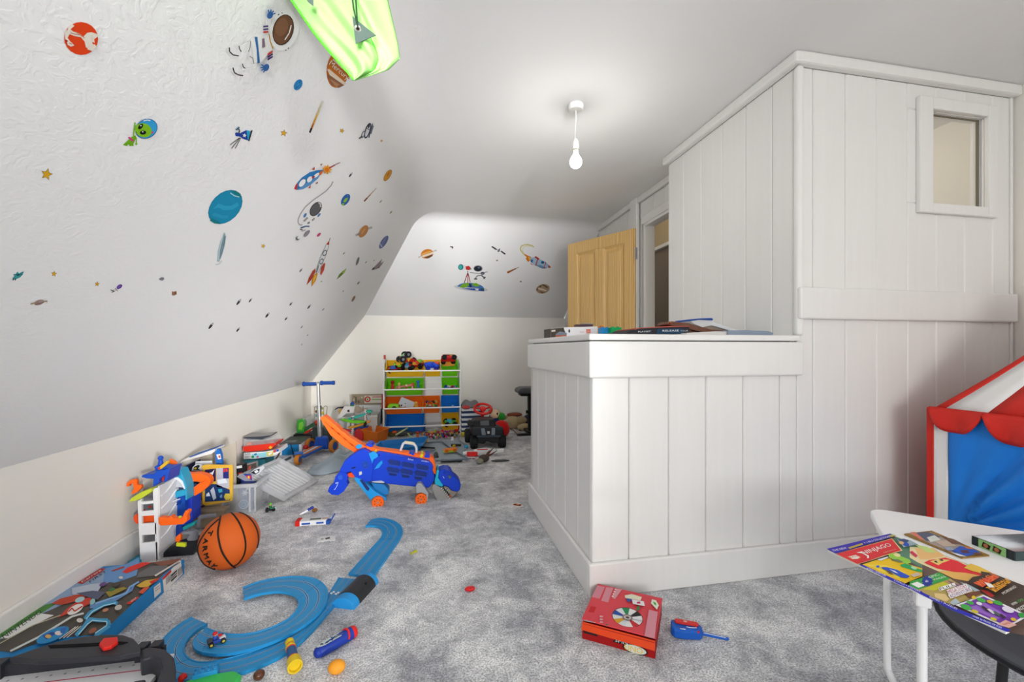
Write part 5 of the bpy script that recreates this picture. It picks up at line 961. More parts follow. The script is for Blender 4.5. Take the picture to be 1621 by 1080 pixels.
zc = .022; AX = Matrix.Translation((0, 0, zc)) @ Matrix.Rotation(PI/2, 4, 'Y')
part('eyepiece', MB().lathe([(.006, .0), (.0135, .002), (.0135, .012), (.009, .022), (.009, .026)], '#e6c628', 20, M=AX), 'plastic', sg)
part('neck_ring', MB().lathe([(.009, .026), (.0115, .027), (.0115, .031), (.013, .031), (.0155, .033), (.0155, .043), (.0125, .044)], '#e6c628', 20, M=AX), 'plastic', sg)
for a in (((.0095, .0235), (.0125, .0245), (.0125, .0285), (.0095, .0295)), ((.0125, .0435), (.0152, .0438), (.0152, .047), (.0125, .0475)), ((.016, .098), (.0182, .0985), (.0182, .104), (.016, .1045))): part('red_band', MB().lathe(list(a), '#d8361e', 20, M=AX), 'plastic', sg)
part('tube', MB().lathe([(.0125, .044), (.0138, .046), (.0160, .098)], '#2a5f94', 20, M=AX), 'plastic', sg)
part('lens_hood', MB().lathe([(.0165, .104), (.0205, .106), (.0215, .138), (.0172, .138), (.0165, .128), (0, .127)], '#e6c628', 24, M=AX).lathe([(.0165, .1275), (0, .1265)], '#b8481e', 20, M=AX), 'plastic', sg)
eg = onz(533, 1066); solo('toy_egg', MB().ball((eg.x, eg.y, .020), (.026, .021, .020), '#f0a02e', 24, 14), 'plastic', 'small orange toy egg lying near the blue torch', 'toy')
# studded blue brick, green toy edge and brown bit at the picture's lower edge
br = onz(326, 1066, .022); dz_ = .022
bk = thing('building_brick', 'translucent blue studded building brick lying on the track at the front', 'toy brick', (br.x, br.y, .0135), .25)
part('block', MB().box((0, 0, .010), (.064, .032, .020), '#2a93cf'), 'plastic', bk, bev=0.0015)
for i in range(4):
    for j in range(2): part('stud', MB().cyl((-.024+.016*i, -.008+.016*j, .020), (-.024+.016*i, -.008+.016*j, .025), .0048, '#2a93cf', 12), 'plastic', bk)
gp = onz(330, 1086); gt = thing('toy_tray', 'bright green toy edge with a red knob at the bottom of the picture', 'toy', (gp.x, gp.y, 0))
part('tray', MB().prism([(-.06, -.05), (.085, -.05), (.09, 0), (.06, .022), (-.04, .018), (-.065, 0)], 0, .022, '#3fc45a'), 'plastic', gt, bev=0.006)
kq = onz(289, 1080); part('knob', MB().ball((kq.x, kq.y, .012), .012, '#d8281e', 14, 8), 'plastic', gt, world=True)
cp_ = onz(410, 1076); solo('wooden_bead', MB().ball((cp_.x, cp_.y, .014), (.016, .016, .014), '#5a3420', 16, 10), 'gloss', 'dark brown bead at the bottom edge left of the spyglass', 'toy')
# ================================================================== bits scattered on the carpet
p = onz(744, 936); solo('plastic_piece', MB().ball((p.x, p.y, .010), (.022, .013, .010), '#d0141c', 18, 10).box((p.x+.006, p.y-.004, .016), (.018, .010, .006), '#b80f18', rz=.3), 'gloss', 'small red plastic piece alone in the middle of the carpet', 'toy')
p = onz(654, 876); solo('toy_key', MB().box((p.x, p.y, .004), (.030, .007, .006), '#b9b82a', rz=.6).box((p.x+.012, p.y+.008, .005), (.012, .014, .008), '#c8c63a', rz=.6).box((p.x-.010, p.y-.010, .004), (.004, .010, .005), '#b9b82a', rz=.6), 'plastic', 'small yellow plastic key right of the blue track straight', 'toy')
q = [onz(*c) for c in ((502, 858), (507, 850), (531, 849), (531, 856))]
cd_ = solo('playing_card', MB().hexa([v.copy() for v in q], [v+Vector((0, 0, .002)) for v in q], '#e6e6e6'), 'paper', 'white picture card lying between game box and hooked track', 'card')
part('card_print', MB().box((0, 0, .0024), (.022, .02, .0004), '#3f4246', rz=.4).box((-.026, -.004, .0024), (.012, .012, .0004), '#8a8a8c'), 'print', cd_)
q = [onz(*c) for c in ((809, 798), (821, 796), (829, 802), (817, 804))]
cd_ = solo('playing_card', MB().hexa([v.copy() for v in q], [v+Vector((0, 0, .002)) for v in q], '#e8e2dc'), 'paper', 'red picture card lying near the corner of the white counter', 'card')
part('card_print', MB().box((0, 0, .0024), (.050, .030, .0004), '#8a1a1e', rz=-.5).box((.004, .0, .0028), (.016, .014, .0004), '#d8a030', rz=-.5), 'print', cd_)
# crushed little carton
p = onz(501, 831); bxo = thing('small_carton', 'small torn white and blue carton with red end on the carpet', 'box', (p.x, p.y, 0), -.02)
part('carton', MB().box((-.02, .02, .013), (.15, .05, .026), '#e6e6e8'), 'print', bxo, bev=0.002)
part('red_end', MB().box((-.100, .02, .0145), (.024, .052, .029), '#d0281e'), 'print', bxo)
part('open_flap', MB().box((.080, .028, .024), (.006, .05, .036), '#2a56a8', R=Matrix.Rotation(.5, 4, 'Y')).box((.063, .005, .012), (.02, .03, .022), '#2a56a8'), 'print', bxo)
part('blue_print', MB().box((-.055, -.0060, .012), (.045, .0008, .010), '#2f56a8').box((.02, -.0060, .012), (.040, .0008, .010), '#2f56a8').box((-.01, .02, .0265), (.06, .02, .0008), '#5a6a5a').box((.04, .02, .0265), (.03, .02, .0008), '#c8a48a'), 'print', bxo)
p2 = onz(486, 815); pen = thing('marker_pen', 'white and blue pen leaning on the torn white carton', 'pen', (p2.x, p2.y, 0), 0)
part('barrel', MB().tube([(-.036, -.02, .008), (.022, .03, .030)], .007, '#e8e8ee', 12).tube([(.0, .011, .0225), (.026, .033, .0325)], .0078, '#2a3a9a', 12), 'plastic', pen)
part('cap', MB().ball((.036, .03, .014), (.016, .012, .012), '#8a5a2a', 12, 8), 'plastic', pen)
# small kart with a green driver
p = onz(428, 809); lk = thing('toy_kart', 'tiny dark kart with green capped driver in front of the clear crate', 'toy car', (p.x, p.y, 0), .3)
part('chassis', MB().box((0, 0, .010), (.055, .026, .010), '#1f2a2c').box((.012, 0, .014), (.024, .020, .008), '#2f9a7a').box((.026, .004, .013), (.016, .018, .006), '#dfe4e6'), 'plastic', lk, bev=0.002)
for x in (-.018, .018):
    for y in (-.016, .016): part('wheel', MB().cyl((x, y-.005, .009), (x, y+.005, .009), .009, '#1a1a1c', 12), 'rubber', lk)
part('driver', MB().ball((0, 0, .026), (.008, .009, .010), '#2a8a3a', 10, 6).ball((0, 0, .039), .008, '#e0b088', 10, 6).ball((0, 0, .043), (.0092, .0092, .0075), '#6cc42a', 10, 6), 'plastic', lk)
# ================================================================== toy garage tower
gA = cr(195, 715, 10.8); gB = cr(195, 800, 10.8); WT = '#e8e8ea'; GB = '#1c4fc0'; GO = '#ff6a1a'; GT = '#2fa4cc'; GY = '#c8d428'
gar = thing('toy_garage', 'tall toy car garage with white tower, blue platform and orange loop by the wall', 'toy', (-1.22, 2.40, 0))
def gp(name, pts, y0, y1, col, mat='plastic', bev=.002, **k): return part(name, pprism(MB(), pts, y0, y1, col), mat, gar, world=True, bev=bev, **k)
gp('tower_post', gA((240, 850), (310, 810))+gB((325, 985), (290, 990)), 2.300, 2.315, WT)
gp('tower_post', gA((500, 640), (590, 615))+gB((608, 945), (560, 950)), 2.300, 2.315, WT)
gp('tower_rail', gA((300, 860), (510, 840), (515, 890), (305, 910)), 2.300, 2.312, WT)
gp('tower_rail', gB((300, 110), (520, 90), (530, 175), (305, 190)), 2.300, 2.312, WT)
gp('tower_rail', gB((305, 320), (570, 300), (575, 500), (310, 515)), 2.300, 2.312, WT)
gp('tower_rail', gB((320, 650), (590, 620), (595, 945), (310, 985)), 2.300, 2.312, WT)
c1 = ony(*gB((608, 945))[0], 2.30); zt_ = ony(*gA((590, 615))[0], 2.30).z
part('tower_side', MB().box((c1.x-.004, 2.385, zt_/2+.012), (.008, .16, zt_-.01), WT), 'plastic', gar, world=True, bev=.002)
mb = MB()
for z in (.10, .17, .24, .30): mb.tube(bez([(c1.x+.001, 2.32, z), (c1.x+.001, 2.37, z+.012), (c1.x+.001, 2.44, z+.05)], 6), .004, '#f2f2f4', 6)
part('tower_relief', mb, 'plastic', gar, world=True, kind='stuff')
part('tower_floor', MB().box((c1.x-.03, 2.385, .012), (.066, .16, .02), WT), 'plastic', gar, world=True)
gp('rear_panel', gA((320, 640), (500, 600))+gB((560, 500), (330, 520)), 2.44, 2.446, '#8a8d96')
gp('orange_shutter', gB((320, 185), (530, 170), (530, 300), (322, 320)), 2.325, 2.335, '#f0581a')
for q in ((350, 1005), (455, 945)): a = ony(*gA(q)[0], 2.34); part('red_car', MB().ball((a.x, a.y, a.z), (.007, .01, .004), '#d8261e', 12, 8), 'plastic', gar, world=True)
gp('green_ramp', gA((92, 862), (130, 805), (310, 690), (492, 632), (480, 695), (290, 815), (150, 862)), 2.285, 2.345, '#c6d23a')
gp('orange_hook', gA((50, 600), (60, 540), (120, 490), (200, 475), (232, 500), (232, 575), (300, 575), (312, 625), (230, 700), (130, 742), (150, 680), (178, 640), (160, 545), (112, 560), (95, 600)), 2.308, 2.326, GO)
gp('blue_platform', gA((300, 440), (322, 405), (520, 388), (560, 330), (800, 296), (772, 380), (745, 512), (690, 535), (705, 410), (610, 470), (612, 540), (500, 612), (512, 470), (400, 466)), 2.295, 2.40, GB, bev=.004)
gp('red_gate', gA((610, 470), (705, 410), (690, 500), (612, 535)), 2.32, 2.33, '#e8381e')
a = ony(*gA((640, 110))[0], 2.34); part('figure', MB().ball((a.x, 2.34, a.z), .0115, GB, 18, 12).tube([(a.x, 2.34, a.z-.008), (a.x, 2.34, a.z-.036)], [.008, .013], GB, 14).box((a.x+.010, 2.334, a.z), (.010, .006, .003), GB), 'plastic', gar, world=True)
gp('deck', gA((525, 265), (560, 240), (640, 250), (800, 285), (790, 330), (560, 345)), 2.315, 2.37, GB, bev=.003)
gp('toy_racer', gA((580, 285), (610, 265), (740, 160), (775, 168), (770, 205), (650, 300), (610, 318)), 2.300, 2.313, '#d8b02e'); gp('racer_nose', gA((585, 285), (625, 262), (630, 300), (605, 312)), 2.2985, 2.3005, '#d02a3a', bev=.0)
gp('orange_disc', gA((790, 130), (870, 160), (918, 220), (905, 290), (850, 322), (800, 318), (820, 262), (745, 250), (770, 200)), 2.41, 2.425, GO, bev=.003)
gp('teal_hood', gA((768, 445), (800, 335), (900, 315), (978, 322), (1040, 470), (1080, 600), (1088, 830), (1062, 830), (1055, 640), (1010, 520), (940, 450), (860, 440), (800, 470)), 2.43, 2.50, GT)
gp('white_ring', gA((815, 450), (930, 440), (1010, 510), (1055, 640), (1040, 650), (985, 550), (920, 490), (830, 500)), 2.425, 2.44, '#eef0f4')
gp('dial', gA((830, 500), (920, 490), (985, 550), (1020, 620), (840, 600)), 2.445, 2.45, '#c8ccd4')
gp('red_block', gA((735, 480), (820, 455), (830, 520), (745, 570)), 2.42, 2.44, '#ee4a1e'); gp('yellow_block', gA((735, 590), (825, 560), (830, 640), (740, 685)), 2.415, 2.44, GY); gp('yellow_block', gA((745, 845), (840, 825), (850, 900), (750, 940)), 2.415, 2.43, GY)
gp('lever', gA((845, 845), (965, 805), (970, 820), (850, 865)), 2.412, 2.418, '#dfe2e8', bev=.001)
gp('blue_tower', gA((740, 690), (1060, 660), (1062, 1080))+gB((1062, 340), (840, 350), (770, 410), (770, 640), (765, 640)), 2.45, 2.56, '#1c52b8', bev=.004)
gp('teal_band', gA((745, 740), (830, 690), (1080, 650), (1085, 740), (830, 815), (745, 820)), 2.435, 2.46, GT)
gp('blue_hollow', gA((855, 890), (990, 840), (970, 910), (880, 930)), 2.444, 2.451, '#123a8a', bev=.001)
gp('blue_post', gA((1085, 760), (1170, 790), (1178, 1080))+gB((1182, 270), (1100, 330), (1075, 330)), 2.47, 2.56, '#1a38b0', bev=.003)
gp('lower_block', gB((765, 420), (860, 350), (1010, 360), (1000, 460), (900, 560), (770, 640)), 2.44, 2.55, '#1c46a8', bev=.003)
# orange loop as a real curved chute
lp_ = [ony(*q, 2.52) for q in gA((1000, 420), (1150, 430), (1300, 425), (1420, 460), (1440, 510), (1360, 590), (1240, 670), (1110, 725))]
mb = MB(); C = bez(lp_, 6); ring = []
for i, c in enumerate(C):
    t = (C[min(i+1, len(C)-1)]-C[max(i-1, 0)]).normalized(); nrm = Vector((-t.z, 0, t.x)); ring.append([c+nrm*.021+Vector((0, -.02, 0)), c+nrm*.021+Vector((0, .02, 0)), c-nrm*.021+Vector((0, .02, 0)), c-nrm*.021+Vector((0, -.02, 0))])
for i in range(len(C)-1):
    for j in range(4): mb.add([ring[i][j], ring[i][(j+1) % 4], ring[i+1][(j+1) % 4], ring[i+1][j]], [(0, 1, 2, 3)], GO)
mb.add(ring[0], [(0, 1, 2, 3)], GO); mb.add(ring[-1], [(3, 2, 1, 0)], GO)
part('orange_loop', mb, 'plastic', gar, world=True, bev=.004)
gp('orange_chute', gB((600, 210), (765, 222), (822, 178), (838, 222), (1000, 232), (1030, 150), (1060, 95), (1110, 90), (1122, 120), (1088, 190), (1096, 275), (1020, 330), (640, 355), (604, 322)), 2.262, 2.292, GO, bev=.003)
gp('orange_chute', gB((165, 235), (185, 180), (240, 140), (246, 330), (200, 305)), 2.31, 2.33, '#f0501a', bev=.003)
a = ony(*gB((972, 200))[0], 2.258); part('yellow_knob', MB().ball((a.x, a.y, a.z), (.0068, .006, .0055), GY, 14, 10), 'plastic', gar, world=True)
gp('base_plate', gB((620, 875), (780, 720), (1060, 640), (1250, 600), (1260, 640), (1180, 900), (1030, 1030), (1000, 900), (640, 930)), 2.33, 2.40, '#2a2c30', bev=.004)
gp('grey_arm', gB((985, 465), (1220, 440), (1255, 480), (1235, 610), (1110, 615), (1080, 580), (1140, 500), (1060, 500), (1010, 520)), 2.30, 2.325, '#7d8088', bev=.003)
gp('grey_arm', gB((1285, 190), (1560, 155), (1590, 200), (1500, 215), (1320, 240), (1300, 420), (1230, 420)), 2.36, 2.38, '#74777f', bev=.003)
gp('yellow_clip', gB((905, 645), (1060, 655), (1060, 720), (1000, 715), (900, 705)), 2.285, 2.30, '#d2dc28'); gp('orange_lever', gB((885, 560), (960, 490), (985, 510), (975, 610), (930, 640), (890, 620)), 2.29, 2.31, GO)
gp('teal_ramp', gB((1010, 380), (1180, 310), (1225, 280), (1220, 340), (1090, 410), (1020, 430)), 2.42, 2.46, '#2ab4b8')
t2 = [onz(*q) for q in ((203, 893), (221, 882), (224, 890), (212, 896))]
part('teal_base', MB().hexa([v.copy() for v in t2], [v+Vector((0, 0, .012)) for v in t2], '#2aa4c4'), 'plastic', gar, world=True)
# ================================================================== cardboard carton behind it
gC = cr(280, 700, 9.0)
ct = thing('cardboard_carton', 'open cardboard carton with white flap and blue printed side behind the toy garage', 'box', (-1.25, 2.82, 0))
yF = 2.73; cl, crr = ony(287, 830, yF), ony(350, 830, yF); zt2 = ony(287, 741, yF).z; zr = ony(345, 714, yF).z
CT = '#a8957c'
part('front_wall', MB().hexa([Vector((cl.x, yF, .002)), Vector((crr.x, yF, .002)), Vector((crr.x, yF+.005, .002)), Vector((cl.x, yF+.005, .002))], [Vector((cl.x, yF, zt2-.10)), Vector((crr.x, yF, zt2-.10)), Vector((crr.x, yF+.005, zt2-.10)), Vector((cl.x, yF+.005, zt2-.10))], CT), 'paper', ct, world=True)
part('side_wall', MB().box((cl.x+.003, yF+.10, zt2/2), (.005, .2, zt2), '#2a2a52'), 'paper', ct, world=True)
part('back_wall', MB().hexa([Vector((cl.x, yF+.195, .002)), Vector((crr.x, yF+.195, .002)), Vector((crr.x, yF+.2, .002)), Vector((cl.x, yF+.2, .002))], [Vector((cl.x, yF+.195, zt2+.005)), Vector((crr.x, yF+.195, zr+.01)), Vector((crr.x, yF+.2, zr+.01)), Vector((cl.x, yF+.2, zt2+.005))], '#b5ab9c'), 'paper', ct, world=True)
part('white_flap', pprism(MB(), gC((45, 295), (70, 262), (180, 215), (520, 100), (548, 98), (540, 130), (490, 168), (200, 245)), yF-.01, yF+.10, '#e4e2e0'), 'paper', ct, world=True)
part('blue_edge', pprism(MB(), gC((170, 212), (520, 95), (530, 100), (185, 222)), yF-.012, yF+.1, '#2f5fa8'), 'print', ct, world=True)
part('blue_side', pprism(MB(), gC((548, 100), (600, 105), (625, 180), (640, 330), (560, 330), (545, 200)), yF+.01, yF+.035, '#2a6cc0'), 'print', ct, world=True)
part('side_print', pprism(MB(), gC((560, 180), (615, 172), (628, 240), (588, 250)), yF+.006, yF+.0098, '#e8e6e4'), 'print', ct, world=True)
part('side_print', pprism(MB(), gC((590, 195), (612, 190), (618, 225), (598, 228)), yF+.004, yF+.0058, '#c8502a'), 'print', ct, world=True)
part('inner_flap', pprism(MB(), gC((265, 275), (500, 268), (505, 330), (260, 340)), yF+.02, yF+.024, '#dfe3ea'), 'paper', ct, world=True)
a = solo('toy_case', pprism(MB(), gC((205, 410), (220, 360), (265, 320), (340, 325), (370, 390), (360, 410)), yF-.03, yF-.008, '#e6e8ec'), 'plastic', 'white rounded toy case with black and yellow print in front of the carton', 'toy', bev=.003)
part('case_print', MB().merge(pprism(MB(), gC((235, 395), (245, 350), (300, 325), (330, 340), (300, 380), (330, 400)), yF-.0318, yF-.0302, '#22252c')).merge(pprism(MB(), gC((245, 370), (275, 360), (280, 385), (250, 388)), yF-.0336, yF-.032, '#d8c83a')), 'print', a, world=True)
# dark books lying under the yellow frame
for k, (p, c, lb) in enumerate(((((215, 860), (235, 800), (330, 740), (345, 830), (230, 915)), '#3a3458', 'dark purple booklet standing beside the toy garage'), (((222, 960), (380, 900), (385, 925), (240, 985)), '#4a4048', 'thin dark booklet lying under the yellow framed game'))):
    solo('booklet', pprism(MB(), gC(*p), yF-.045-.03*k, yF-.036-.03*k, c), 'print', lb, 'book')
# yellow framed travel game
yf = 2.655; fr_ = thing('framed_game', 'flat game in a rounded yellow frame showing dark blue space pictures', 'game', (-1.19, yf, .10))
out = gC((355, 880), (362, 400), (345, 345), (400, 322), (740, 330), (785, 325), (795, 400), (790, 800), (780, 845), (400, 912))
part('yellow_frame', pprism(MB(), out, yf+.004, yf+.018, '#dcae3c'), 'plastic', fr_, world=True, bev=.003)
def fp_(pts, col, k): part('picture', pprism(MB(), gC(*pts), yf+.0035-.0007*k, yf+.0041-.0007*k, col), 'print', fr_, world=True)
fp_(((398, 395), (552, 378), (552, 560), (398, 580)), '#2c2350', 1); fp_(((562, 376), (740, 368), (745, 660), (565, 640)), '#b9bcc8', 1); fp_(((655, 372), (738, 368), (740, 520), (660, 520)), '#2a2f78', 2); fp_(((400, 600), (560, 600), (752, 680), (755, 830), (400, 855)), '#1f3a6a', 1)
fp_(((660, 380), (680, 378), (685, 425), (665, 430)), '#d83a3a', 3); fp_(((690, 378), (720, 376), (725, 420), (695, 425)), '#d8442e', 3); fp_(((420, 740), (455, 715), (475, 770), (415, 775)), '#dfe4ec', 2); fp_(((475, 690), (520, 640), (540, 700), (560, 800), (520, 830)), '#b9c0cc', 2); fp_(((460, 440), (500, 430), (535, 390), (510, 470)), '#e8e8ee', 2); fp_(((585, 670), (640, 665), (650, 710), (600, 725)), '#3aa0b8', 2); fp_(((670, 780), (690, 735), (750, 735), (770, 780), (745, 825), (690, 825)), '#d8c848', 2); fp_(((570, 540), (690, 520), (720, 580), (590, 600)), '#dfe6ee', 2); fp_(((610, 770), (640, 740), (645, 790), (620, 800)), '#6a9ac8', 2)
sp_ = ony(340, 803, yf); solo('shoe_box_lid', MB().box((-1.19, yf+.01, .055), (.14, .05, .088), '#8d7c66').box((-1.19, yf+.01, .104), (.15, .056, .010), '#9a8a74'), 'paper', 'low brown cardboard box carrying the yellow framed game', 'box')
# ================================================================== clear plastic crate and its contents
yc = 2.86; cx0, cx1 = ony(353, 800, yc-.0).x, ony(404, 800, yc).x
zc0 = ony(400, 766, yc).z; crate = thing('clear_crate', 'clear plastic storage crate full of boxes beside the basketball', 'storage box', ((cx0+cx1)/2, yc+.17, 0))
DPT = .22; tw = .006
for nm, c, d in (('front_wall', ((cx0+cx1)/2, yc, zc0/2), (cx1-cx0, tw, zc0)), ('back_wall', ((cx0+cx1)/2, yc+DPT, zc0/2), (cx1-cx0, tw, zc0)), ('side_wall', (cx0, yc+DPT/2, zc0/2), (tw, DPT, zc0)), ('side_wall', (cx1, yc+DPT/2, zc0/2), (tw, DPT, zc0)), ('bottom', ((cx0+cx1)/2, yc+DPT/2, .006), (cx1-cx0, DPT, tw))):
    part(nm, MB().box(c, d, '#d9dde2'), 'clear', crate, world=True)
rim = MB()
for c, d in ((((cx0+cx1)/2, yc-.008, zc0-.008), (cx1-cx0+.03, .016, .020)), (((cx0+cx1)/2, yc+DPT+.008, zc0-.008), (cx1-cx0+.03, .016, .020)), ((cx0-.008, yc+DPT/2, zc0-.008), (.016, DPT, .020)), ((cx1+.008, yc+DPT/2, zc0-.008), (.016, DPT, .020))): rim.box(c, d, '#e2e5ea')
part('rim', rim, 'frosted', crate, world=True)
for x in (cx0, cx1-.03, cx1): part('corner_rib', MB().cyl((x, yc-.004, .01), (x, yc-.004, zc0-.02), .006, '#e6e9ee', 8), 'frosted', crate, world=True)
bb = solo('blue_box', pprism(MB(), gC((888, 965), (895, 600), (1075, 600), (1060, 965)), yc+.025, yc+.09, '#1f3f86'), 'print', 'dark blue box with a round emblem standing inside the clear crate', 'box')
e = ony(*gC((952, 888))[0], yc+.024)
for r, c, o_ in ((.0270, '#d9e6f0', .0), (.0235, '#1f5a9a', .0006), (.016, '#3aa0c8', .0012), (.009, '#1f3f86', .0018)): part('emblem', MB().lathe([(0, 0), (r, 0)], c, 24, M=Matrix.Translation((e.x, e.y-o_, e.z)) @ Matrix.Rotation(PI/2, 4, 'X')), 'print', bb, world=True)
e = ony(*gC((968, 725))[0], yc+.024); ms = MB()
for k in range(3): ms.box((e.x, e.y, e.z), (.036, .0006, .006), '#dfe6ee', R=Matrix.Rotation(k*PI/3, 4, 'Y'))
part('snowflake_print', ms, 'print', bb, world=True)
part('white_print', pprism(MB(), gC((985, 600), (1050, 600), (1035, 680), (985, 680)), yc+.0235, yc+.0245, '#d4cfca'), 'print', bb, world=True)
bl = solo('black_box', pprism(MB(), gC((800, 640), (795, 345), (940, 322), (945, 520), (940, 640)), yc+.10, yc+.16, '#1d1c22'), 'print', 'black set box with a red square logo sticking out of the clear crate', 'box')
part('logo', pprism(MB(), gC((870, 440), (930, 430), (935, 490), (878, 495)), yc+.098, yc+.0995, '#d0281e'), 'print', bl, world=True)
mb = MB(); a, b, c = [ony(*q, yc+.097) for q in gC((880, 480), (930, 474), (878, 450))]; text(mb, 'LEGO', a, b-a, c-a, '#f4e8dc'); part('logo_lettering', mb, 'print', bl, world=True)
part('label_print', pprism(MB(), gC((850, 345), (925, 332), (928, 368), (852, 378)), yc+.098, yc+.0995, '#e6e6e8'), 'print', bl, world=True)
part('label_print', pprism(MB(), gC((808, 470), (858, 455), (862, 495), (812, 505)), yc+.098, yc+.0995, '#7a7a82'), 'print', bl, world=True)
bt = solo('blue_packet', pprism(MB(), gC((920, 640), (918, 470), (940, 455), (1060, 462), (1068, 525), (1060, 640)), yc+.095, yc+.098, '#1f3fa0'), 'print', 'small blue packet with pink and yellow print at the crate rim', 'box')
part('packet_print', pprism(MB(), gC((985, 478), (1058, 475), (1060, 525), (988, 525)), yc+.0935, yc+.0945, '#d0366a'), 'print', bt, world=True); part('packet_print', pprism(MB(), gC((1010, 485), (1035, 482), (1038, 520), (1014, 520)), yc+.0915, yc+.0925, '#e8c63a'), 'print', bt, world=True)
mp_ = solo('picture_box', pprism(MB(), gC((960, 420), (958, 325), (1130, 278), (1138, 360), (975, 425)), yc+.17, yc+.195, '#8d8684'), 'print', 'grey box with a red picture at the back of the clear crate', 'box')
part('picture', pprism(MB(), gC((972, 415), (980, 340), (1128, 292), (1132, 355)), yc+.1685, yc+.1695, '#4a4440'), 'print', mp_, world=True); part('picture', pprism(MB(), gC((1005, 400), (1025, 345), (1060, 330), (1050, 385)), yc+.167, yc+.168, '#a84a40'), 'print', mp_, world=True)
wb = solo('folded_leaflet', pprism(MB(), gC((1045, 435), (1100, 390), (1230, 335), (1250, 370), (1150, 470), (1110, 470)), yc+.12, yc+.13, '#c9ccd2'), 'paper', 'white and black folded leaflet on the right corner of the clear crate', 'leaflet')
part('print', pprism(MB(), gC((1050, 440), (1110, 400), (1180, 380), (1170, 430), (1120, 465)), yc+.1185, yc+.1195, '#26303c'), 'print', wb, world=True); part('print', pprism(MB(), gC((1100, 420), (1140, 395), (1165, 420), (1125, 450)), yc+.117, yc+.118, '#e8e8ea'), 'print', wb, world=True)
sb_ = solo('grey_parts_bag', MB().ball(((cx0+cx1)/2+.03, yc+.165, .065), (.05, .045, .055), '#a9a29c', 18, 12), 'fabric', 'grey crumpled bag lying in the bottom of the clear crate', 'bag')
# ================================================================== crate lid leaning on the crate
LA, LBq = onz(449, 794, .006), onz(502, 763, .006); LD = LA+(onz(440, 728, .205)-LBq)
lid = thing('crate_lid', 'translucent ribbed crate lid leaning against the clear crate', 'lid', (LA.x, LA.y, 0))
ux_, uy_ = LBq-LA, LD-LA; un = ux_.cross(uy_).normalized()
if un.dot(EYE-LA) < 0: un = -un
Q = lambda a, b, h=0: LA+ux_*a+uy_*b+un*h
def slab(a0, b0, a1, b1, h0, h1, col='#dcdde0'): return MB().hexa([Q(a0, b0, h0), Q(a1, b0, h0), Q(a1, b1, h0), Q(a0, b1, h0)], [Q(a0, b0, h1), Q(a1, b0, h1), Q(a1, b1, h1), Q(a0, b1, h1)], col)
part('panel', slab(0, 0, 1, 1, 0, .003), 'frosted', lid, world=True)
for a0, b0, a1, b1 in ((0, 0, 1, .07), (0, .93, 1, 1), (0, 0, .06, 1), (.94, 0, 1, 1)): part('rim', slab(a0, b0, a1, b1, .003, .022), 'frosted', lid, world=True)
for k in range(9): part('rib', slab(.14+k*.085, .12, .165+k*.085, .88, .003, .011, '#f0f1f3'), 'frosted', lid, world=True)
# ================================================================== stack by the wall: game box, red tool case, tablet
gD = cr(370, 680, 9.0); yw = 3.50
tb_ = solo('teal_carton', MB().box((-1.29, yw+.11, .085), (.15, .18, .165), '#3a8fa0'), 'print', 'teal carton under the game box by the left wall', 'box', bev=.002)
gb = solo('game_box', pprism(MB(), gD((142, 425), (142, 338), (460, 315), (640, 280), (650, 330), (590, 375), (330, 415)), yw, yw+.20, '#e4e6e8'), 'print', 'white and turquoise board game box under the red tool case', 'game box')
def gpr(pts, c, k): part('box_print', pprism(MB(), gD(*pts), yw-.0008*(k+1), yw-.0008*k-.0002, c), 'print', gb, world=True)
gpr(((255, 350), (470, 325), (470, 390), (260, 410)), '#8fd0da', 0); gpr(((470, 325), (560, 310), (560, 370), (475, 385)), '#d8cf5a', 0); gpr(((285, 355), (320, 335), (330, 360), (300, 370)), '#2f6aa8', 1); gpr(((250, 380), (285, 370), (290, 405), (255, 408)), '#2f8a4a', 1); gpr(((320, 390), (350, 375), (355, 400), (325, 405)), '#b83a5a', 1); gpr(((490, 345), (540, 320), (545, 345), (500, 368)), '#e8e4ee', 1); gpr(((560, 300), (600, 285), (605, 320), (565, 335)), '#c24a4a', 1); gpr(((605, 285), (640, 280), (642, 310), (610, 318)), '#3a5ab8', 1)
mb = MB(); a, b, c = [ony(*q, yw-.002) for q in gD((160, 365), (240, 358), (160, 345))]; text(mb, 'SUPER', a, b-a, c-a, '#2a2a30')
for dz in (.020, .040): text(mb, 'ROBOTS' if dz < .03 else 'GAME', a-Vector((0, 0, dz)), b-a, c-a, '#2a2a30')
part('lettering', mb, 'print', gb, world=True)
tl = thing('tool_case', 'red and clear plastic tool case stacked on the game box by the left wall', 'case', (-1.25, yw+.1, ony(380, 715, yw).z))
part('tray', pprism(MB(), gD((130, 310), (130, 245), (590, 195), (598, 215), (540, 275), (420, 300), (200, 322)), yw+.005, yw+.19, '#d8301e'), 'plastic', tl, world=True, bev=.004)
part('clear_lid', pprism(MB(), gD((135, 245), (150, 130), (420, 150), (530, 120), (590, 195)), yw+.01, yw+.185, '#d6dadc'), 'clear', tl, world=True, bev=.004)
part('yellow_latch', pprism(MB(), gD((495, 260), (520, 235), (545, 255), (525, 285)), yw-.006, yw+.004, '#f0a828'), 'plastic', tl, world=True, bev=.001)
part('tools', pprism(MB(), gD((180, 240), (195, 190), (240, 185), (260, 215), (330, 215), (320, 240)), yw+.06, yw+.09, '#e8703a'), 'plastic', tl, world=True); part('tools', pprism(MB(), gD((425, 210), (440, 180), (480, 175), (490, 200), (460, 222)), yw+.06, yw+.09, '#b02a3a'), 'plastic', tl, world=True)
solo('tablet', pprism(MB(), gD((142, 130), (150, 110), (380, 100), (520, 85), (525, 98), (430, 130), (400, 148), (180, 148)), yw+.02, yw+.17, '#3a3e48'), 'gloss', 'dark tablet lying on top of the red tool case', 'tablet', bev=.001)
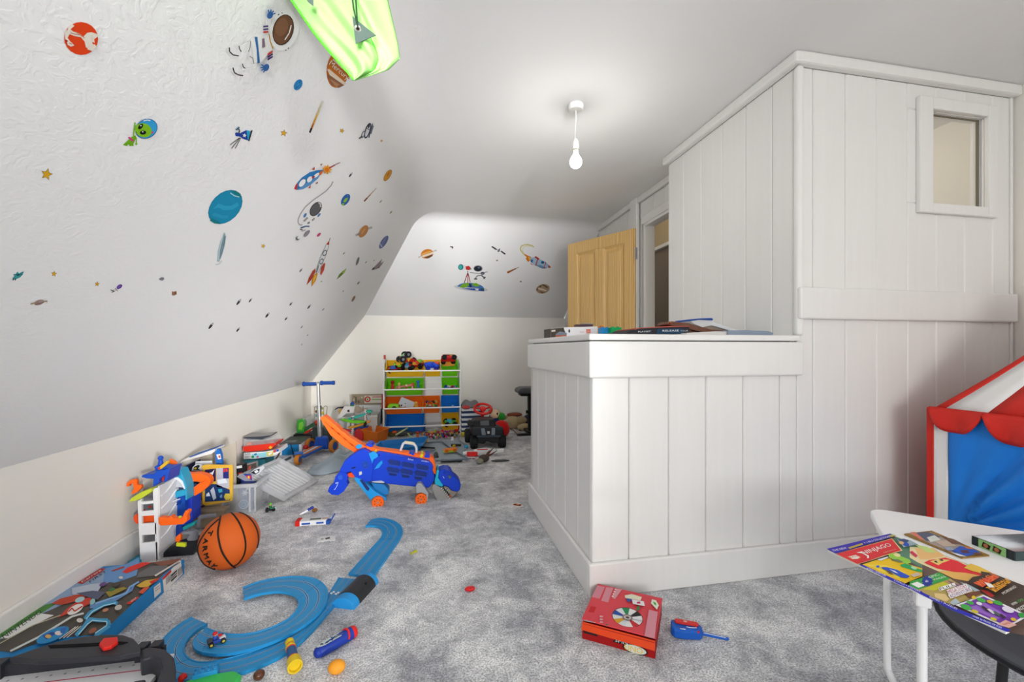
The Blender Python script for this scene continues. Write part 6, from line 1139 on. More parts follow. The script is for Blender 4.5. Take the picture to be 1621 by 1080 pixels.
solo('blue_cloth', MB().grid(lambda u, v: onz(402+u*32, 741-u*9-v*14, .05+.02*math.sin(7*u+3*v))+Vector((0, 0, .02*math.sin(9*v+4*u))), 12, 8, '#3a9cc4'), 'nylon', 'crumpled bright blue cloth between the crate lid and the game box', 'cloth', solid=.004)
solo('brown_strap', MB().tube(bez([onz(437, 726, .03), onz(441, 720, .07), onz(444, 714, .10)], 5), .006, '#5a3a2c', 8), 'leather', 'short brown strap left of the blue box with grey top', 'strap')
# ================================================================== blue box with grey top, and papers in front
gE = cr(440, 640, 9.0); ybx = 4.36
bxb = thing('blue_toy_box', 'blue cardboard box with a dark grey top by the left wall', 'box', (-1.22, ybx+.15, 0))
part('front', pprism(MB(), gE((50, 575), (300, 570), (300, 725), (55, 727)), ybx, ybx+.3, '#1d7ab8'), 'print', bxb, world=True)
part('white_edge', pprism(MB(), gE((18, 575), (50, 573), (55, 740), (22, 742)), ybx-.004, ybx+.3, '#e2e2e4'), 'print', bxb, world=True); part('white_edge', pprism(MB(), gE((300, 565), (335, 560), (340, 725), (300, 728)), ybx-.004, ybx+.3, '#e2e2e4'), 'print', bxb, world=True)
zt3 = ony(460, 704, ybx).z; x0_, x1_ = ony(442, 704, ybx).x, ony(477, 704, ybx).x
part('top', MB().hexa([Vector((x0_, ybx-.005, zt3)), Vector((x1_, ybx-.005, zt3)), Vector((x1_, ybx+.34, zt3)), Vector((x0_, ybx+.34, zt3))], [Vector((x0_, ybx-.005, zt3+.012)), Vector((x1_, ybx-.005, zt3+.012)), Vector((x1_, ybx+.34, zt3+.012)), Vector((x0_, ybx+.34, zt3+.012))], '#45484c'), 'plastic', bxb, world=True)
part('top_marking', MB().box(((x0_+x1_)/2-.02, ybx+.10, zt3+.0128), (.09, .06, .001), '#8a8d8c'), 'print', bxb, world=True)
solo('black_cable', MB().tube(bez([ony(460, 703, ybx-.01), ony(462, 710, ybx-.012), ony(464, 718, ybx-.015), onz(465, 724, .012)], 5), .004, '#1d1d20', 8), 'plastic', 'short black lead hanging down the front of the blue box', 'cable')
pq = [onz(*q, .004) for q in gE((50, 780), (150, 740), (200, 735), (240, 770), (100, 830))]
pp_ = solo('paper_sheet', MB().hexa([p-Vector((0, 0, .004)) for p in pq[::-1]], pq[::-1], '#e4e4e6'), 'paper', 'white printed sheet on the floor before the blue box', 'paper')
pq = [onz(*q, .0055) for q in gE((80, 795), (160, 748), (198, 745), (185, 775), (110, 815))]
part('print', MB().poly(pq, '#3a4048'), 'print', pp_, world=True)
rp_ = onz(484, 718, 0); solo('toy_figure', MB().ball((rp_.x, rp_.y, .06), (.022, .022, .026), '#c8282e', 14, 10).ball((rp_.x, rp_.y, .025), (.026, .024, .025), '#e6e2e0', 14, 10), 'plastic', 'little red and white toy between the blue box and the scooter', 'toy')
# ================================================================== scooter
sc_ = thing('scooter', 'blue and orange three-wheeled child scooter with silver handlebar post', 'scooter', (-1.05, 4.35, 0))
wl, wr_, rw = onz(491, 714), onz(528, 716), onz(472, 736)
sb0 = Vector((wl.x+.13, (wl.y+wr_.y)/2+.03, 0))
def wheel(name, c, ax_, r, w, parent):
    ax_ = Vector(ax_).normalized(); M = frame(c, ax_.cross(Vector((0, 0, 1))), (0, 0, 1)); M = M @ Matrix.Rotation(PI/2, 4, 'X')
    o = part(name, MB().lathe([(r*.62, -w/2), (r*.92, -w/2), (r, -w*.3), (r, w*.3), (r*.92, w/2), (r*.62, w/2)], '#c87a28', 28, M=M), 'rubber', parent, world=True)
    part('hub', MB().lathe([(0, -w*.4), (r*.64, -w*.4), (r*.64, w*.4), (0, w*.4)], '#24509c', 20, M=M), 'plastic', o, world=True)
wax = (wr_-wl).normalized(); wax.z = 0
wheel('wheel', wl+Vector((.0, 0, .062)), wax, .062, .034, sc_); wheel('wheel', wr_+Vector((0, 0, .062)), wax, .062, .034, sc_)
dirv = (rw-(wl+wr_)/2); dirv.z = 0; rwax = dirv.normalized().cross(Vector((0, 0, 1)))
wheel('wheel', rw+Vector((0, .0, .045)), rwax, .045, .034, sc_)
fc = (wl+wr_)/2
part('steering_head', MB().hexa([fc+wax*s_*.085+Vector((0, o_, z)) for s_, o_, z in ((-1, -.05, .03), (1, -.05, .03), (1, .06, .03), (-1, .06, .03))], [fc+wax*s_*.06+Vector((0, o_, z)) for s_, o_, z in ((-1, -.04, .15), (1, -.04, .15), (1, .05, .15), (-1, .05, .15))], '#1f4fb4'), 'plastic', sc_, world=True, bev=.02, seg=3)
part('axle', MB().cyl(wl+Vector((0, 0, .062)), wr_+Vector((0, 0, .062)), .012, '#1f3f86', 12), 'plastic', sc_, world=True)
dn = dirv.normalized(); dsd = dn.cross(Vector((0, 0, 1)))
part('deck', MB().hexa([fc+dn*.02+dsd*.055+Vector((0, 0, .045)), fc+dn*.02-dsd*.055+Vector((0, 0, .045)), rw-dn*.02-dsd*.045+Vector((0, 0, .05)), rw-dn*.02+dsd*.045+Vector((0, 0, .05))], [fc+dn*.02+dsd*.055+Vector((0, 0, .072)), fc+dn*.02-dsd*.055+Vector((0, 0, .072)), rw-dn*.02-dsd*.045+Vector((0, 0, .075)), rw-dn*.02+dsd*.045+Vector((0, 0, .075))], '#1f5cb8'), 'plastic', sc_, world=True, bev=.006)
for s_, c in ((-.032, '#e0762a'), (.032, '#e0762a'), (0, '#d9dce0')):
    part('grip_strip', MB().hexa([fc+dn*.10+dsd*(s_-.010)+Vector((0, 0, .071)), fc+dn*.10+dsd*(s_+.010)+Vector((0, 0, .071)), rw-dn*.07+dsd*(s_*.8+.009)+Vector((0, 0, .074)), rw-dn*.07+dsd*(s_*.8-.009)+Vector((0, 0, .074))][::-1], [fc+dn*.10+dsd*(s_-.010)+Vector((0, 0, .0755)), fc+dn*.10+dsd*(s_+.010)+Vector((0, 0, .0755)), rw-dn*.07+dsd*(s_*.8+.009)+Vector((0, 0, .0785)), rw-dn*.07+dsd*(s_*.8-.009)+Vector((0, 0, .0785))][::-1], c), 'rubber', sc_, world=True)
part('rear_guard', MB().box(tuple(rw+Vector((.0, .02, .098))), (.07, .07, .012), '#1f5cb8', rz=.3), 'plastic', sc_, world=True, bev=.004)
pb, pt = ony(507, 694, fc.y), ony(503.5, 608, fc.y)
part('post', MB().tube([pb-Vector((0, 0, .02)), pb.lerp(pt, .55)], .021, '#c9cbcd', 16).tube([pb.lerp(pt, .53), pt], .0155, '#d4d6d8', 16), 'metal', sc_, world=True)
part('collar', MB().cyl(pb.lerp(pt, .55), pb.lerp(pt, .60), .025, '#b4b6b8', 16), 'metal', sc_, world=True)
for u0, u1, v in ((479, 501, 608.2), (507, 530, 606.5)):
    a, b = ony(u0, v, fc.y), ony(u1, v-.3, fc.y); part('handle_grip', MB().tube([a, a.lerp(b, .1), a.lerp(b, .2), a.lerp(b, .8), a.lerp(b, .9), b], [.020, .024, .018, .018, .022, .019] if u0 > 500 else [.020, .024, .018, .018, .018, .017], '#1c4a9c', 14), 'rubber', sc_, world=True)
a, b = ony(499, 607.6, fc.y), ony(510, 606.8, fc.y); part('handlebar', MB().cyl(a, b, .014, '#d4d6d8', 12), 'metal', sc_, world=True)
# ================================================================== train in a see-through pack, boxes under it
yt = 4.78
solo('black_set_box', MB().box((-1.21, yt+.09, .055), (.34, .20, .11), '#2a2c2e'), 'print', 'low black box under the green toy train by the left wall', 'box', bev=.003)
trn = thing('toy_train_pack', 'green toy train in a clear pack lying by the left wall', 'toy', (-1.22, yt+.1, .112))
part('base_card', pprism(MB(), gE((260, 415), (360, 418), (500, 310), (505, 290), (370, 395), (265, 400)), yt, yt+.02, '#2f8a4a'), 'print', trn, world=True)
part('engine', pprism(MB(), gE((262, 400), (270, 240), (300, 215), (360, 222), (385, 260), (375, 400)), yt+.02, yt+.10, '#3aac34'), 'gloss', trn, world=True, bev=.006)
part('engine_face', pprism(MB(), gE((290, 360), (300, 270), (350, 250), (365, 300), (340, 370)), yt+.012, yt+.0195, '#7ad43a'), 'gloss', trn, world=True, bev=.002)
part('clear_cover', pprism(MB(), gE((375, 320), (385, 220), (430, 165), (500, 150), (505, 260), (400, 330)), yt+.02, yt+.16, '#aab0ae'), 'clear', trn, world=True)
part('carriage', pprism(MB(), gE((385, 380), (390, 330), (500, 265), (505, 320)), yt+.03, yt+.12, '#3f6a4c'), 'plastic', trn, world=True, bev=.003)
part('red_rail', pprism(MB(), gE((370, 425), (372, 400), (500, 335), (520, 345), (410, 420)), yt-.01, yt+.0, '#d0341e'), 'plastic', trn, world=True, bev=.001)
solo('technic_box', pprism(MB(), gE((480, 480), (490, 335), (600, 335), (640, 330), (700, 380), (700, 470), (600, 500)), 4.60, 4.74, '#3c4644'), 'print', 'dark box with printed picture behind the scooter post', 'box', bev=.002)
# bead maze
bmz = thing('bead_maze', 'wire bead maze with coloured beads behind the scooter post', 'toy', (-1.0, 5.05, 0))
part('base', MB().merge(pprism(MB(), gE((505, 700), (505, 240), (690, 240), (690, 700)), 5.0, 5.12, '#c8c2b8')), 'plastic', bmz, world=True)
for pts in (((520, 240), (520, 60), (535, 40), (560, 40), (570, 60), (570, 240)), ((655, 200), (652, 60), (665, 30), (690, 30), (700, 60), (690, 190))): part('wire', MB().tube(bez([ony(*q, 5.06) for q in gE(*pts)], 5), .004, '#b9a890', 6), 'metal', bmz, world=True)
for q, c in (((552, 105), '#6a3a2a'), ((555, 160), '#3aa0a0'), ((630, 125), '#d8c83a'), ((620, 60), '#8aa05a'), ((540, 265), '#d02a22')): a = ony(*gE(q)[0], 5.055 if q[1] < 200 else 4.99); part('bead', MB().ball(tuple(a), .017 if q[1] < 200 else .03, c, 12, 8), 'plastic', bmz, world=True)
# ================================================================== dinosaur car carrier
dc = cr(500, 640, 6.0); DY = 2.87; DB = '#1040cc'; DL = '#1e9ae4'; DO = '#ff6c1c'; DG = '#9a9da4'
dino = thing('dinosaur_transporter', 'big blue dinosaur toy car carrier with orange tail ramp and wheels', 'toy', (-.25, DY+.07, 0))
def dp(name, pts, y0, y1, col, mat='plastic', bev=.004, parent=None, **k): return part(name, pprism(MB(), dc(*pts), DY+y0, DY+y1, col), mat, parent or dino, world=True, bev=bev, **k)
body = dp('body', ((530, 560), (560, 500), (640, 462), (760, 480), (880, 505), (1000, 530), (1085, 548), (1115, 590), (1108, 640), (1130, 690), (1118, 745), (1070, 800), (1000, 780), (940, 788), (700, 762), (600, 738), (520, 735), (505, 650)), 0, .15, DB, bev=.008)
for i, (x, y) in enumerate(((680, 525), (810, 548), (945, 568), (668, 595), (795, 612), (930, 630))):
    dp('car_bay', ((x, y+12), (x+25, y), (x+115, y+18), (x+128, y+32), (x+118, y+62), (x+20, y+48)), -.004, .0, '#16307e', parent=body, bev=0)
    dp('bay_floor', ((x+14, y+44), (x+110, y+60), (x+106, y+70), (x+16, y+56)), -.010, .0, '#2a4cae', parent=body, bev=.001)
for x, y in ((690, 650), (812, 668), (932, 688)): dp('lower_slot', ((x, y), (x+78, y+8), (x+74, y+32), (x+12, y+28)), -.003, .0, '#142a70', parent=body, bev=0)
dp('belly_plate', ((530, 735), (620, 728), (655, 742), (640, 752), (540, 745)), -.004, .1, '#c4c8ce', bev=.002)
dp('side_fin', ((552, 622), (590, 565), (625, 535), (635, 560), (600, 605)), -.008, .0, DL, bev=.002)
dp('roof_ridge', ((560, 470), (600, 478), (640, 500), (700, 492), (760, 520), (830, 510), (880, 532), (950, 520), (1010, 552), (1085, 560), (1080, 545), (1000, 525), (700, 470), (600, 452)), -.012, .025, DB, bev=.002)
dp('spine', ((470, 385), (560, 418), (590, 430), (800, 455), (960, 474), (1085, 486), (1120, 520), (1135, 580), (1145, 640), (1140, 672), (1112, 660), (1105, 600), (1080, 545), (1000, 522), (760, 485), (580, 470), (480, 430)), .03, .11, DO, bev=.004)
dp('tail_ramp', ((38, 130), (75, 110), (110, 135), (165, 185), (195, 205), (240, 255), (275, 275), (310, 310), (345, 330), (400, 365), (470, 400), (480, 435), (380, 472), (335, 442), (260, 400), (175, 325), (140, 300), (90, 220), (60, 175)), .035, .115, DO, bev=.004)
for k in range(5):
    a = (75+k*62, 165+k*52); dp('ramp_groove', ((a[0], a[1]), (a[0]+14, a[1]-4), (a[0]+95, a[1]+74), (a[0]+80, a[1]+78)), .032, .036, '#e85a14', bev=0)
dp('hip', ((230, 620), (270, 545), (310, 510), (395, 448), (450, 428), (505, 450), (530, 500), (545, 600), (525, 735), (430, 745), (395, 720), (330, 640), (290, 650), (250, 690), (225, 660)), -.02, .05, DB, bev=.003)
dp('hip', ((300, 510), (395, 448), (450, 428), (505, 450), (530, 500), (520, 650), (430, 700), (330, 600)), .12, .17, '#1d44a8', bev=.006)
a = ony(*dc((470, 575))[0], DY-.021); part('hip_disc', MB().lathe([(0, .004), (.010, .004), (.012, 0), (.016, 0), (.017, .003), (.022, .003), (.023, 0)], '#1d48b0', 24, M=Matrix.Translation(a) @ Matrix.Rotation(PI/2, 4, 'X')), 'plastic', dino, world=True)
dp('hip_stripe', ((500, 470), (545, 450), (585, 478), (590, 500), (545, 530), (535, 570), (520, 520)), -.024, -.0, DL, bev=.002)
dp('hip_slot', ((335, 605), (378, 592), (380, 604), (340, 616)), -.0225, -.0195, '#10205a', bev=0); dp('sticker', ((410, 645), (435, 640), (438, 665), (412, 678)), -.0225, -.0195, '#c8cdb4', bev=0)
dp('leg', ((165, 760), (185, 690), (225, 645), (290, 660), (305, 700), (290, 740), (305, 770), (265, 830), (215, 866), (150, 862), (112, 830), (125, 790)), -.03, .035, DB, bev=.002)
a = ony(*dc((235, 695))[0], DY-.031); part('knee_disc', MB().lathe([(0, .004), (.014, .004), (.016, 0)], '#2a5ad0', 20, M=Matrix.Translation(a) @ Matrix.Rotation(PI/2, 4, 'X')), 'plastic', dino, world=True)
dp('foot_line', ((170, 812), (180, 805), (212, 750), (188, 758), (186, 748), (215, 742), (205, 775), (180, 815)), -.0325, -.0295, '#b9c8f0', bev=0)
dp('leg', ((400, 745), (470, 740), (560, 760), (640, 755), (690, 810), (690, 860), (640, 870), (560, 800)), .12, .165, '#2a7ec8', bev=.005)
dp('red_bumper', ((300, 660), (345, 648), (385, 655), (380, 690), (340, 700), (305, 690)), -.01, .05, '#f0501a', bev=.003)
dp('strut', ((360, 712), (375, 695), (430, 715), (560, 830), (665, 895), (672, 915), (650, 920), (600, 880), (545, 890), (520, 915), (470, 850)), -.025, .02, DL, bev=.004)
dp('strut_print', ((415, 720), (440, 715), (510, 800), (500, 825), (480, 815)), -.0275, -.0245, '#22306a', bev=0)
dp('strut_panel', ((520, 745), (580, 755), (650, 765), (690, 812), (690, 858), (610, 870), (560, 830), (545, 790)), .03, .11, '#2a86cc', bev=.005)
def dwheel(q, r, y):
    a = ony(*dc(q)[0], DY+y); M = Matrix.Translation(a) @ Matrix.Rotation(PI/2, 4, 'X')
    w = part('wheel', MB().lathe([(0, .012), (r*.84, .014), (r*.96, .012), (r, .006), (r, -.012), (r*.9, -.016), (0, -.016)], DO, 28, M=M), 'plastic', dino, world=True)
    for k in range(7):
        t = 2*PI*k/7; part('wheel_hole', MB().lathe([(0, 0), (r*.09, 0)], '#3a1c10', 10, M=M @ Matrix.Translation((r*.55*math.cos(t), r*.55*math.sin(t), .0142))), 'matte', w, world=True)
    part('axle_cap', MB().lathe([(0, .004), (r*.14, .004), (r*.16, 0)], '#b8bcc0', 12, M=M @ Matrix.Translation((0, 0, .013))), 'metal', w, world=True)
wr1 = (ony(*dc((648, 930))[0], DY-.02)-ony(*dc((530, 930))[0], DY-.02)).length/2
dwheel((590, 930), wr1, -.034); dwheel((1000, 900), wr1, -.034)
for q in ((590, 930), (1000, 900)):
    a = ony(*dc(q)[0], DY-.034); part('far_wheel', MB().lathe([(0, .014), (wr1, .012), (wr1, -.012), (0, -.016)], DO, 24, M=Matrix.Translation((a.x, DY+.16, wr1)) @ Matrix.Rotation(PI/2, 4, 'X')), 'plastic', dino, world=True)
dp('wheel_bracket', ((950, 780), (965, 755), (1000, 750), (1030, 790), (1070, 850), (1062, 920), (1030, 950), (1050, 860), (1000, 840), (955, 850)), -.045, .0, '#a6a8ac', bev=.003)
dp('bracket', ((948, 770), (1000, 760), (1060, 830), (1060, 900), (950, 850)), .10, .15, '#8a8c90', bev=.003)
a = ony(*dc((978, 778))[0], DY-.047); part('bolt', MB().lathe([(0, .003), (.006, .003), (.007, 0)], '#d9dbdd', 14, M=Matrix.Translation(a) @ Matrix.Rotation(PI/2, 4, 'X')), 'metal', dino, world=True)
for pts, c in ((((790, 475), (800, 420), (830, 370)), 0),): pass
hb = bez([ony(*q, DY+.07) for q in dc((790, 478), (808, 430), (835, 372), (880, 372), (930, 382), (952, 410), (955, 450), (945, 495))], 5)
part('carry_handle', MB().tube(hb, .0085, '#c9ccd2', 10), 'plastic', dino, world=True)
part('handle_grip', MB().tube([p+Vector((0, 0, .004)) for p in hb[11:22]], .0095, '#d8cfae', 10), 'plastic', dino, world=True)
for q, c in ((((985, 500), (1000, 475), (1020, 480), (1010, 515)), '#e2d42a'), (((560, 440), (575, 432), (580, 450), (565, 456)), '#e2d42a')): dp('yellow_clip', q, .02, .12, c, bev=.001)
dp('blue_clip', ((375, 405), (395, 385), (430, 385), (440, 405), (420, 425), (385, 425)), .02, .13, DL, bev=.004)
for q in (((1030, 490), (1050, 475), (1085, 485), (1082, 512), (1035, 510)), ((880, 470), (905, 462), (935, 470), (930, 490)), ((470, 390), (490, 372), (525, 378), (545, 400), (520, 412))): dp('blue_block', q, .02, .12, DB, bev=.003)
mb = MB(); a, b, c = [ony(*q, DY-.0135) for q in dc((875, 530), (925, 538), (878, 512))]; text(mb, 'Hot', a, b-a, c-a, '#e8eef8'); a, b, c = [ony(*q, DY-.0135) for q in dc((1000, 545), (1070, 552), (1002, 533))]; text(mb, 'WHEELS', a, b-a, c-a, '#e8eef8'); part('lettering', mb, 'print', dino, world=True)
# head: neck band, blue skull, grey jaw with teeth
hC = cr(670, 725, 11.943)
def hp_(name, pts, y0, y1, col, mat='plastic', bev=.002): return part(name, pprism(MB(), hC(*pts), DY+y0, DY+y1, col), mat, dino, world=True, bev=bev)
hp_('neck_band', ((215, 440), (265, 212), (297, 240), (282, 385), (378, 520), (355, 552), (228, 505)), .0, .12, '#1fb4d8')
hp_('neck_bolt', ((285, 285), (312, 290), (312, 322), (288, 318)), .02, .10, '#e0301e')
hp_('skull', ((285, 330), (300, 250), (390, 220), (470, 233), (530, 258), (572, 345), (642, 398), (692, 462), (713, 520), (692, 610), (652, 646), (600, 632), (540, 618), (490, 572), (460, 542), (370, 528), (300, 425)), .005, .125, DB, bev=.006)
hp_('brow', ((380, 300), (400, 245), (480, 240), (540, 290), (560, 345), (500, 330), (450, 300)), -.004, .134, '#0e38b4', bev=.003)
hp_('eye', ((470, 340), (515, 335), (525, 380), (490, 395)), -.001, .006, '#6a7a3a', bev=.001)
hp_('cheek_line', ((368, 352), (380, 352), (402, 385), (392, 390)), .002, .006, '#d8e6f8', bev=0)
hp_('upper_gum', ((365, 565), (405, 536), (470, 555), (530, 622), (600, 634), (642, 650), (600, 705), (540, 748), (498, 690), (445, 640)), .015, .115, '#8d8680')
hp_('mouth', ((325, 560), (370, 548), (430, 600), (480, 660), (520, 722), (500, 775), (430, 705), (370, 625)), .010, .12, '#1c1a1e', bev=.001)
hp_('tongue', ((478, 710), (510, 695), (525, 740), (500, 765)), .006, .1, '#b8442e', bev=.001)
hp_('jaw', ((158, 570), (188, 498), (240, 505), (330, 562), (382, 642), (432, 712), (492, 790), (480, 828), (320, 832), (250, 792), (200, 692)), .0, .13, '#9a9896', bev=.005)
for k in range(7):
    x, y = 330+k*25, 575+k*32; hp_('tooth', ((x, y), (x+38, y-14), (x+22, y+24)), -.003, .012, '#c9c8c4', bev=0)
for k in range(3):
    x, y = 410+k*32, 575+k*30; hp_('tooth', ((x, y), (x+28, y+6), (x+2, y+30)), .004, .014, '#c4beb0', bev=0)
# ================================================================== marble run, bins and boards in the back-left corner
fH = cr(530, 610, 10.8); ym = 4.95
mr = thing('marble_run', 'marble run of spotted white posts with coloured sloping chutes', 'toy', (-.82, ym+.05, 0))
def mp2(name, pts, y0, y1, col, th=None, mat='plastic', bev=.003, f=fH): return part(name, pprism(MB(), f(*pts), y0, y1, col), mat, th or mr, world=True, bev=bev)
for x0, x1, v0, v1, y in ((275, 325, 530, 910, ym), (498, 540, 420, 640, ym+.03)):
    mp2('post', ((x0, v0), (x1, v0), (x1, v1), (x0, v1)), y, y+.035, '#e6e3e0')
    for k in range(int((v1-v0)/34)):
        for j in range(2):
            q = ony(*fH((x0+12+j*26, v0+18+k*34+9*j))[0], y-.0008); part('dot', MB().lathe([(0, 0), (.0052, 0)], random.choice(['#c8323a', '#2a2a3a', '#b83a6a', '#2a3a7a']), 8, M=Matrix.Translation(q) @ Matrix.Rotation(PI/2, 4, 'X')), 'print', mr, world=True)
mp2('chute', ((105, 575), (180, 585), (320, 605), (460, 610), (520, 618), (515, 640), (400, 655), (230, 640), (120, 605)), ym-.03, ym+.02, '#6cc82a')
mp2('chute', ((215, 570), (330, 540), (430, 510), (510, 480), (520, 510), (440, 545), (330, 575), (225, 595)), ym+.0, ym+.06, '#2fb8a8')
mp2('chute', ((540, 430), (600, 430), (640, 460), (610, 480), (545, 470)), ym+.03, ym+.09, '#35c0a0')
mp2('chute', ((225, 715), (360, 690), (490, 645), (500, 670), (370, 720), (240, 750)), ym-.01, ym+.04, '#e0a02a')
mp2('chute', ((110, 745), (270, 775), (272, 805), (130, 775)), ym-.02, ym+.03, '#d8283a')
mp2('black_wheel', ((480, 650), (530, 620), (545, 670), (520, 720), (490, 710)), ym+.0, ym+.03, '#1d1c20')
mp2('flag', ((540, 610), (620, 600), (600, 640), (550, 660)), ym+.02, ym+.03, '#e09a3a'); mp2('base_block', ((330, 745), (490, 710), (580, 700), (520, 770), (340, 790)), ym+.02, ym+.08, '#1f4aa8')
mp2('rear_post', ((205, 590), (258, 590), (258, 860), (205, 860)), ym+.06, ym+.09, '#dcd8d2')
def bin_(name, label, x0, x1, v0, v1, y, col, mat='plastic', dep=.26):
    t = thing(name, label, 'bin', ((ony(*fH((x0, v1))[0], y).x+ony(*fH((x1, v1))[0], y).x)/2, y+dep/2, 0))
    a, b = ony(*fH((x0, v1))[0], y), ony(*fH((x1, v0))[0], y); z = b.z
    for nm, c, d in (('front_wall', ((a.x+b.x)/2, y, z/2), (b.x-a.x, .006, z)), ('back_wall', ((a.x+b.x)/2, y+dep, z/2), (b.x-a.x, .006, z)), ('side_wall', (a.x, y+dep/2, z/2), (.006, dep, z)), ('side_wall', (b.x, y+dep/2, z/2), (.006, dep, z)), ('bottom', ((a.x+b.x)/2, y+dep/2, .005), (b.x-a.x, dep, .01))): part(nm, MB().box(c, d, col), mat, t, world=True, bev=.002)
    part('rim', MB().box(((a.x+b.x)/2, y-.006, z-.012), (b.x-a.x+.02, .012, .024), '#dcdcd8'), mat, t, world=True, bev=.004); return t
bin_('storage_bin', 'grey white storage bin behind the marble run', 560, 720, 510, 720, 5.08, '#cfcfca')
bin_('storage_bin', 'pale storage bin behind the scooter and orange ramp', 60, 270, 540, 860, 5.16, '#c4c4c2')
wbd = solo('white_board', pprism(MB(), fH((345, 700), (345, 345), (780, 335), (785, 700)), 5.44, 5.452, '#e2e3e4'), 'plastic', 'plain white board leaning on the back wall under the wooden sign', 'board')
wsn = thing('wooden_sign', 'weathered wooden sign with a red circle on the white board', 'sign', (-.65, 5.46, ony(*fH((500, 330))[0], 5.445).z))
part('plank', pprism(MB(), fH((285, 175), (295, 155), (820, 150), (820, 240), (285, 245)), 5.44, 5.455, '#a3937c'), 'matte', wsn, world=True); part('plank', pprism(MB(), fH((285, 247), (820, 242), (818, 330), (345, 332), (285, 290)), 5.44, 5.455, '#968670'), 'matte', wsn, world=True)
def sgn(pts, c, k): part('painted_mark', pprism(MB(), fH(*pts), 5.4396-.0008*k, 5.4399-.0008*k+.0003, c), 'print', wsn, world=True)
sgn(((505, 180), (820, 178), (818, 300), (508, 308)), '#d9d3c6', 0)
e = ony(*fH((560, 240))[0], 5.436)
for r, c, k in ((.036, '#c22a26', 0), (.021, '#d8cfb0', 1), (.010, '#4a7a3a', 2)): part('ring', MB().lathe([(0, 0), (r, 0)], c, 24, M=Matrix.Translation((e.x, e.y-.0008*k, e.z)) @ Matrix.Rotation(PI/2, 4, 'X')), 'print', wsn, world=True)
sgn(((640, 195), (800, 190), (800, 205), (640, 208)), '#b02a2e', 1); sgn(((630, 235), (800, 232), (800, 252), (630, 250)), '#7a9a4a', 1); sgn(((350, 200), (368, 195), (372, 300), (355, 305)), '#3a3430', 0); sgn(((320, 190), (345, 190), (345, 205), (320, 208)), '#4a443c', 0); sgn(((390, 270), (420, 260), (425, 300), (395, 305)), '#5a5046', 0); sgn(((310, 250), (340, 245), (340, 262), (312, 268)), '#d9d2c6', 0); sgn(((440, 200), (480, 195), (470, 225)), '#d4ccbe', 0)
solo('red_picture_edge', pprism(MB(), fH((800, 155), (822, 150), (828, 420), (800, 420)), 5.42, 5.43, '#b8283a'), 'plastic', 'narrow red framed picture seen edge-on between wooden sign and shelf', 'picture')
solo('black_umbrella', pprism(MB(), fH((778, 660), (782, 400), (805, 420), (812, 600), (800, 670)), 5.36, 5.40, '#26262c'), 'fabric', 'dark slim bag wedged beside the toy shelf', 'bag', bev=.006)
dh = thing('paper_house', 'white card cut-out with dark window standing on the pale storage bin', 'paper craft', (-.92, 5.14, .2))
part('card', pprism(MB(), fH((40, 550), (160, 365), (345, 345), (320, 470), (200, 480), (110, 555)), 5.15, 5.154, '#e9e6e4'), 'paper', dh, world=True); part('window', pprism(MB(), fH((212, 425), (250, 415), (252, 455), (218, 462)), 5.1475, 5.1495, '#4a2a2a'), 'print', dh, world=True); part('blue_cap', pprism(MB(), fH((258, 320), (290, 280), (325, 285), (330, 350), (265, 345)), 5.13, 5.148, '#2a4a9a'), 'plastic', dh, world=True, bev=.004); part('green_band', pprism(MB(), fH((262, 335), (325, 335), (325, 360), (262, 358)), 5.127, 5.1298, '#2a7a3a'), 'plastic', dh, world=True)
solo('black_picture_frame', pprism(MB(), fH((0, 410), (40, 380), (165, 362), (130, 500), (100, 528), (85, 520), (135, 400), (60, 395), (0, 425)), 5.16, 5.17, '#2e2a2e'), 'plastic', 'black picture frame edge leaning left of the paper house', 'frame')
solo('picture', pprism(MB(), fH((60, 450), (70, 415), (135, 402), (90, 515), (65, 500)), 5.172, 5.176, '#d0a45a'), 'paper', 'small tan picture inside the black frame', 'picture')
solo('scrap_model', pprism(MB(), fH((330, 470), (350, 370), (400, 365), (440, 400), (480, 360), (490, 400), (560, 400), (500, 440), (420, 480)), 5.16, 5.2, '#a89a8a'), 'paper', 'beige card model among the things behind the marble run', 'paper craft')
solo('red_backpack', pprism(MB(), fH((330, 830), (345, 770), (400, 750), (460, 770), (485, 840), (480, 950), (440, 985), (370, 975), (335, 920)), 4.86, 4.94, '#c0242a'), 'nylon', 'plain red child backpack beside the orange bin', 'bag', bev=.02, seg=3)
